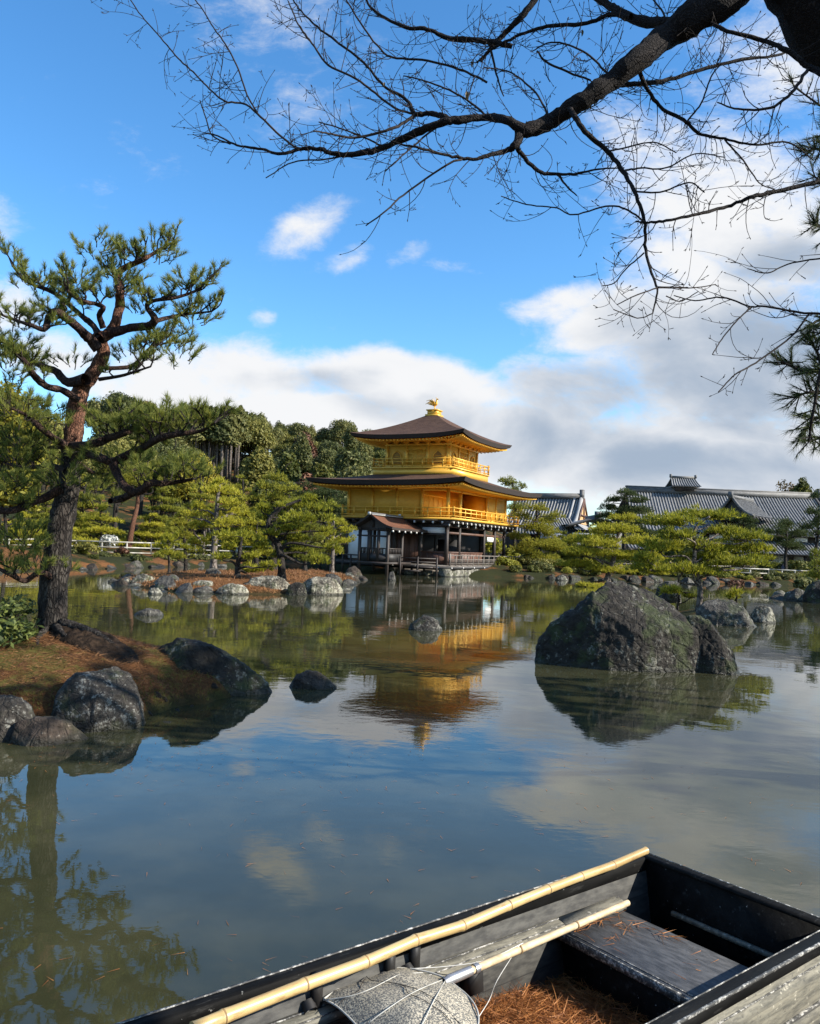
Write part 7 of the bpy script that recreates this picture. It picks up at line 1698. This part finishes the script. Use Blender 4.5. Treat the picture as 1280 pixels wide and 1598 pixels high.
# painted digits on the left gunwale's inner face
mb = MB()
dx0 = -1.80
for k, segs in enumerate(([((0, 1), (1, 1)), ((1, 1), (1, .5)), ((1, .5), (.3, .5)), ((1, .5), (1, 0)), ((0, 0), (1, 0))], [((0, 0), (0, 1)), ((0, 1), (1, 1)), ((1, 1), (1, 0)), ((1, 0), (0, 0))], [((.7, 0), (.7, 1)), ((.7, 1), (0, .35)), ((0, .35), (1, .35))])):
    for (a, b) in segs: mb.beam((dx0 + k * .021 + a[0] * .013, -.0292, ZT - .046 + a[1] * .022), (dx0 + k * .021 + b[0] * .013 + .0001, -.0292, ZT - .046 + b[1] * .022), .0012, .0028, (0, 1, 0))
bp('painted_mark', mb, 'edge_wear')
# leaf litter and twigs on the bank beside the boat
rg = np.random.RandomState(44); n = 6000; X = rg.uniform(.6, 3.0, n); Y = rg.uniform(1.6, 4.6, n); Z = np.maximum(bank_h(X, Y), 0); k = (Z > .1); X, Y, Z = X[k], Y[k], Z[k]
mb = MB(); a = rg.uniform(0, 6.28, len(X)); blades(mb, np.stack([X, Y, Z + .01], 1), np.stack([np.cos(a), np.sin(a), rg.normal(.05, .2, len(X))], 1), np.full(len(X), .09), .004, 1, .05, rg)
tag(mb.build('fallen_needles', [MT['litter_needles']]), kind='stuff')

# ------------------------------------------------------------------ visitor standing behind the right fence
def person(label, px, headpy, Y, c1, c2, turn=0.0):
    q = A(px, headpy, Y); g = gz(q[0], Y); H = float(q[2]) - g; k = H / 1.68
    root = empty('person', (float(q[0]), Y, g), turn); tag(root, label, 'person'); root.scale = (k, k, k)
    me = bpy.data.meshes.new('body')
    V = [(0, 0, .95), (0, 0, 1.15), (0, 0, 1.38), (0, 0, 1.47), (0, -.01, 1.56), (0, -.01, 1.64), (.17, 0, 1.36), (.22, .01, 1.10), (.20, -.08, .86), (-.17, 0, 1.36), (-.22, .01, 1.10), (-.20, -.08, .86), (.09, 0, .88), (.10, -.01, .48), (.10, .01, .08), (.11, -.12, .04), (-.09, 0, .88), (-.10, -.01, .48), (-.10, .01, .08), (-.11, -.12, .04)]
    E = [(0, 1), (1, 2), (2, 3), (3, 4), (4, 5), (2, 6), (6, 7), (7, 8), (2, 9), (9, 10), (10, 11), (0, 12), (12, 13), (13, 14), (14, 15), (0, 16), (16, 17), (17, 18), (18, 19)]
    me.from_pydata(V, E, []); o = bpy.data.objects.new('body', me); COL.objects.link(o); o.parent = root
    sk = o.modifiers.new('skin', 'SKIN'); R = [.15, .15, .15, .06, .10, .09, .065, .055, .042, .065, .055, .042, .10, .075, .055, .045, .10, .075, .055, .045]
    for v, r_ in zip(me.skin_vertices[0].data, R): v.radius = (r_, r_ * .8)
    me.skin_vertices[0].data[0].use_root = True; ss = o.modifiers.new('subd', 'SUBSURF'); ss.levels = 1; ss.render_levels = 2
    m, t, b = mat('person_cloth'); sp = t.add('ShaderNodeSeparateXYZ'); t.l.new(objco(t), sp.inputs[0])
    col = t.mix(t.math('GREATER_THAN', sp.outputs[2], .92), (*c2, 1), (*c1, 1)); col = t.mix(t.math('GREATER_THAN', sp.outputs[2], 1.47), col, (.42, .26, .19, 1)); t.l.new(col, b.inputs['Base Color']); b.inputs['Roughness'].default_value = .8
    me.materials.append(m)
    hm = MB(); u = np.linspace(0, math.pi * .62, 7); w = np.linspace(0, 2 * math.pi, 13); Pp = np.array([[(.108 * math.sin(a) * math.cos(b_), .02 + .118 * math.sin(a) * math.sin(b_), 1.60 + .125 * math.cos(a)) for b_ in w] for a in u]); hm.grid(Pp); hm.build('hair', [MT['black']], root, True)
person('visitor in a dark navy jacket standing behind the pale right fence', 1222, 880, 70.5, (.02, .025, .05), (.02, .02, .025), .4)

# needles and bits of leaf drifting on the water, too many to count
rg = np.random.RandomState(91); P_ = []
for (cx, cy, sx_, sy_, k) in ((-1.2, 7.2, 1.6, .7, 160), (-2.3, 7.6, .8, .4, 120), (.2, 5.2, 1.5, .9, 90), (1.6, 7.5, 2.2, 1.2, 110), (-.4, 3.6, .6, .5, 50), (2.2, 4.6, .7, .6, 60)):
    P_.append(np.stack([rg.normal(cx, sx_, k), rg.normal(cy, sy_, k), np.full(k, .004)], 1))
P_ = np.concatenate(P_); P_ = P_[(-sdist(POND, P_[:, 0], P_[:, 1]) < -.15) & (mound_h(P_[:, 0], P_[:, 1]) < 0)]; a = rg.uniform(0, 6.28, len(P_))
mb = MB(); blades(mb, P_, np.stack([np.cos(a), np.sin(a), np.zeros(len(P_))], 1), np.full(len(P_), .07), .005, 1, .0, rg); 
for V in mb.V: V[:, 2] = .004
tag(mb.build('floating_needles', [MT['litter_needles']]), kind='stuff')
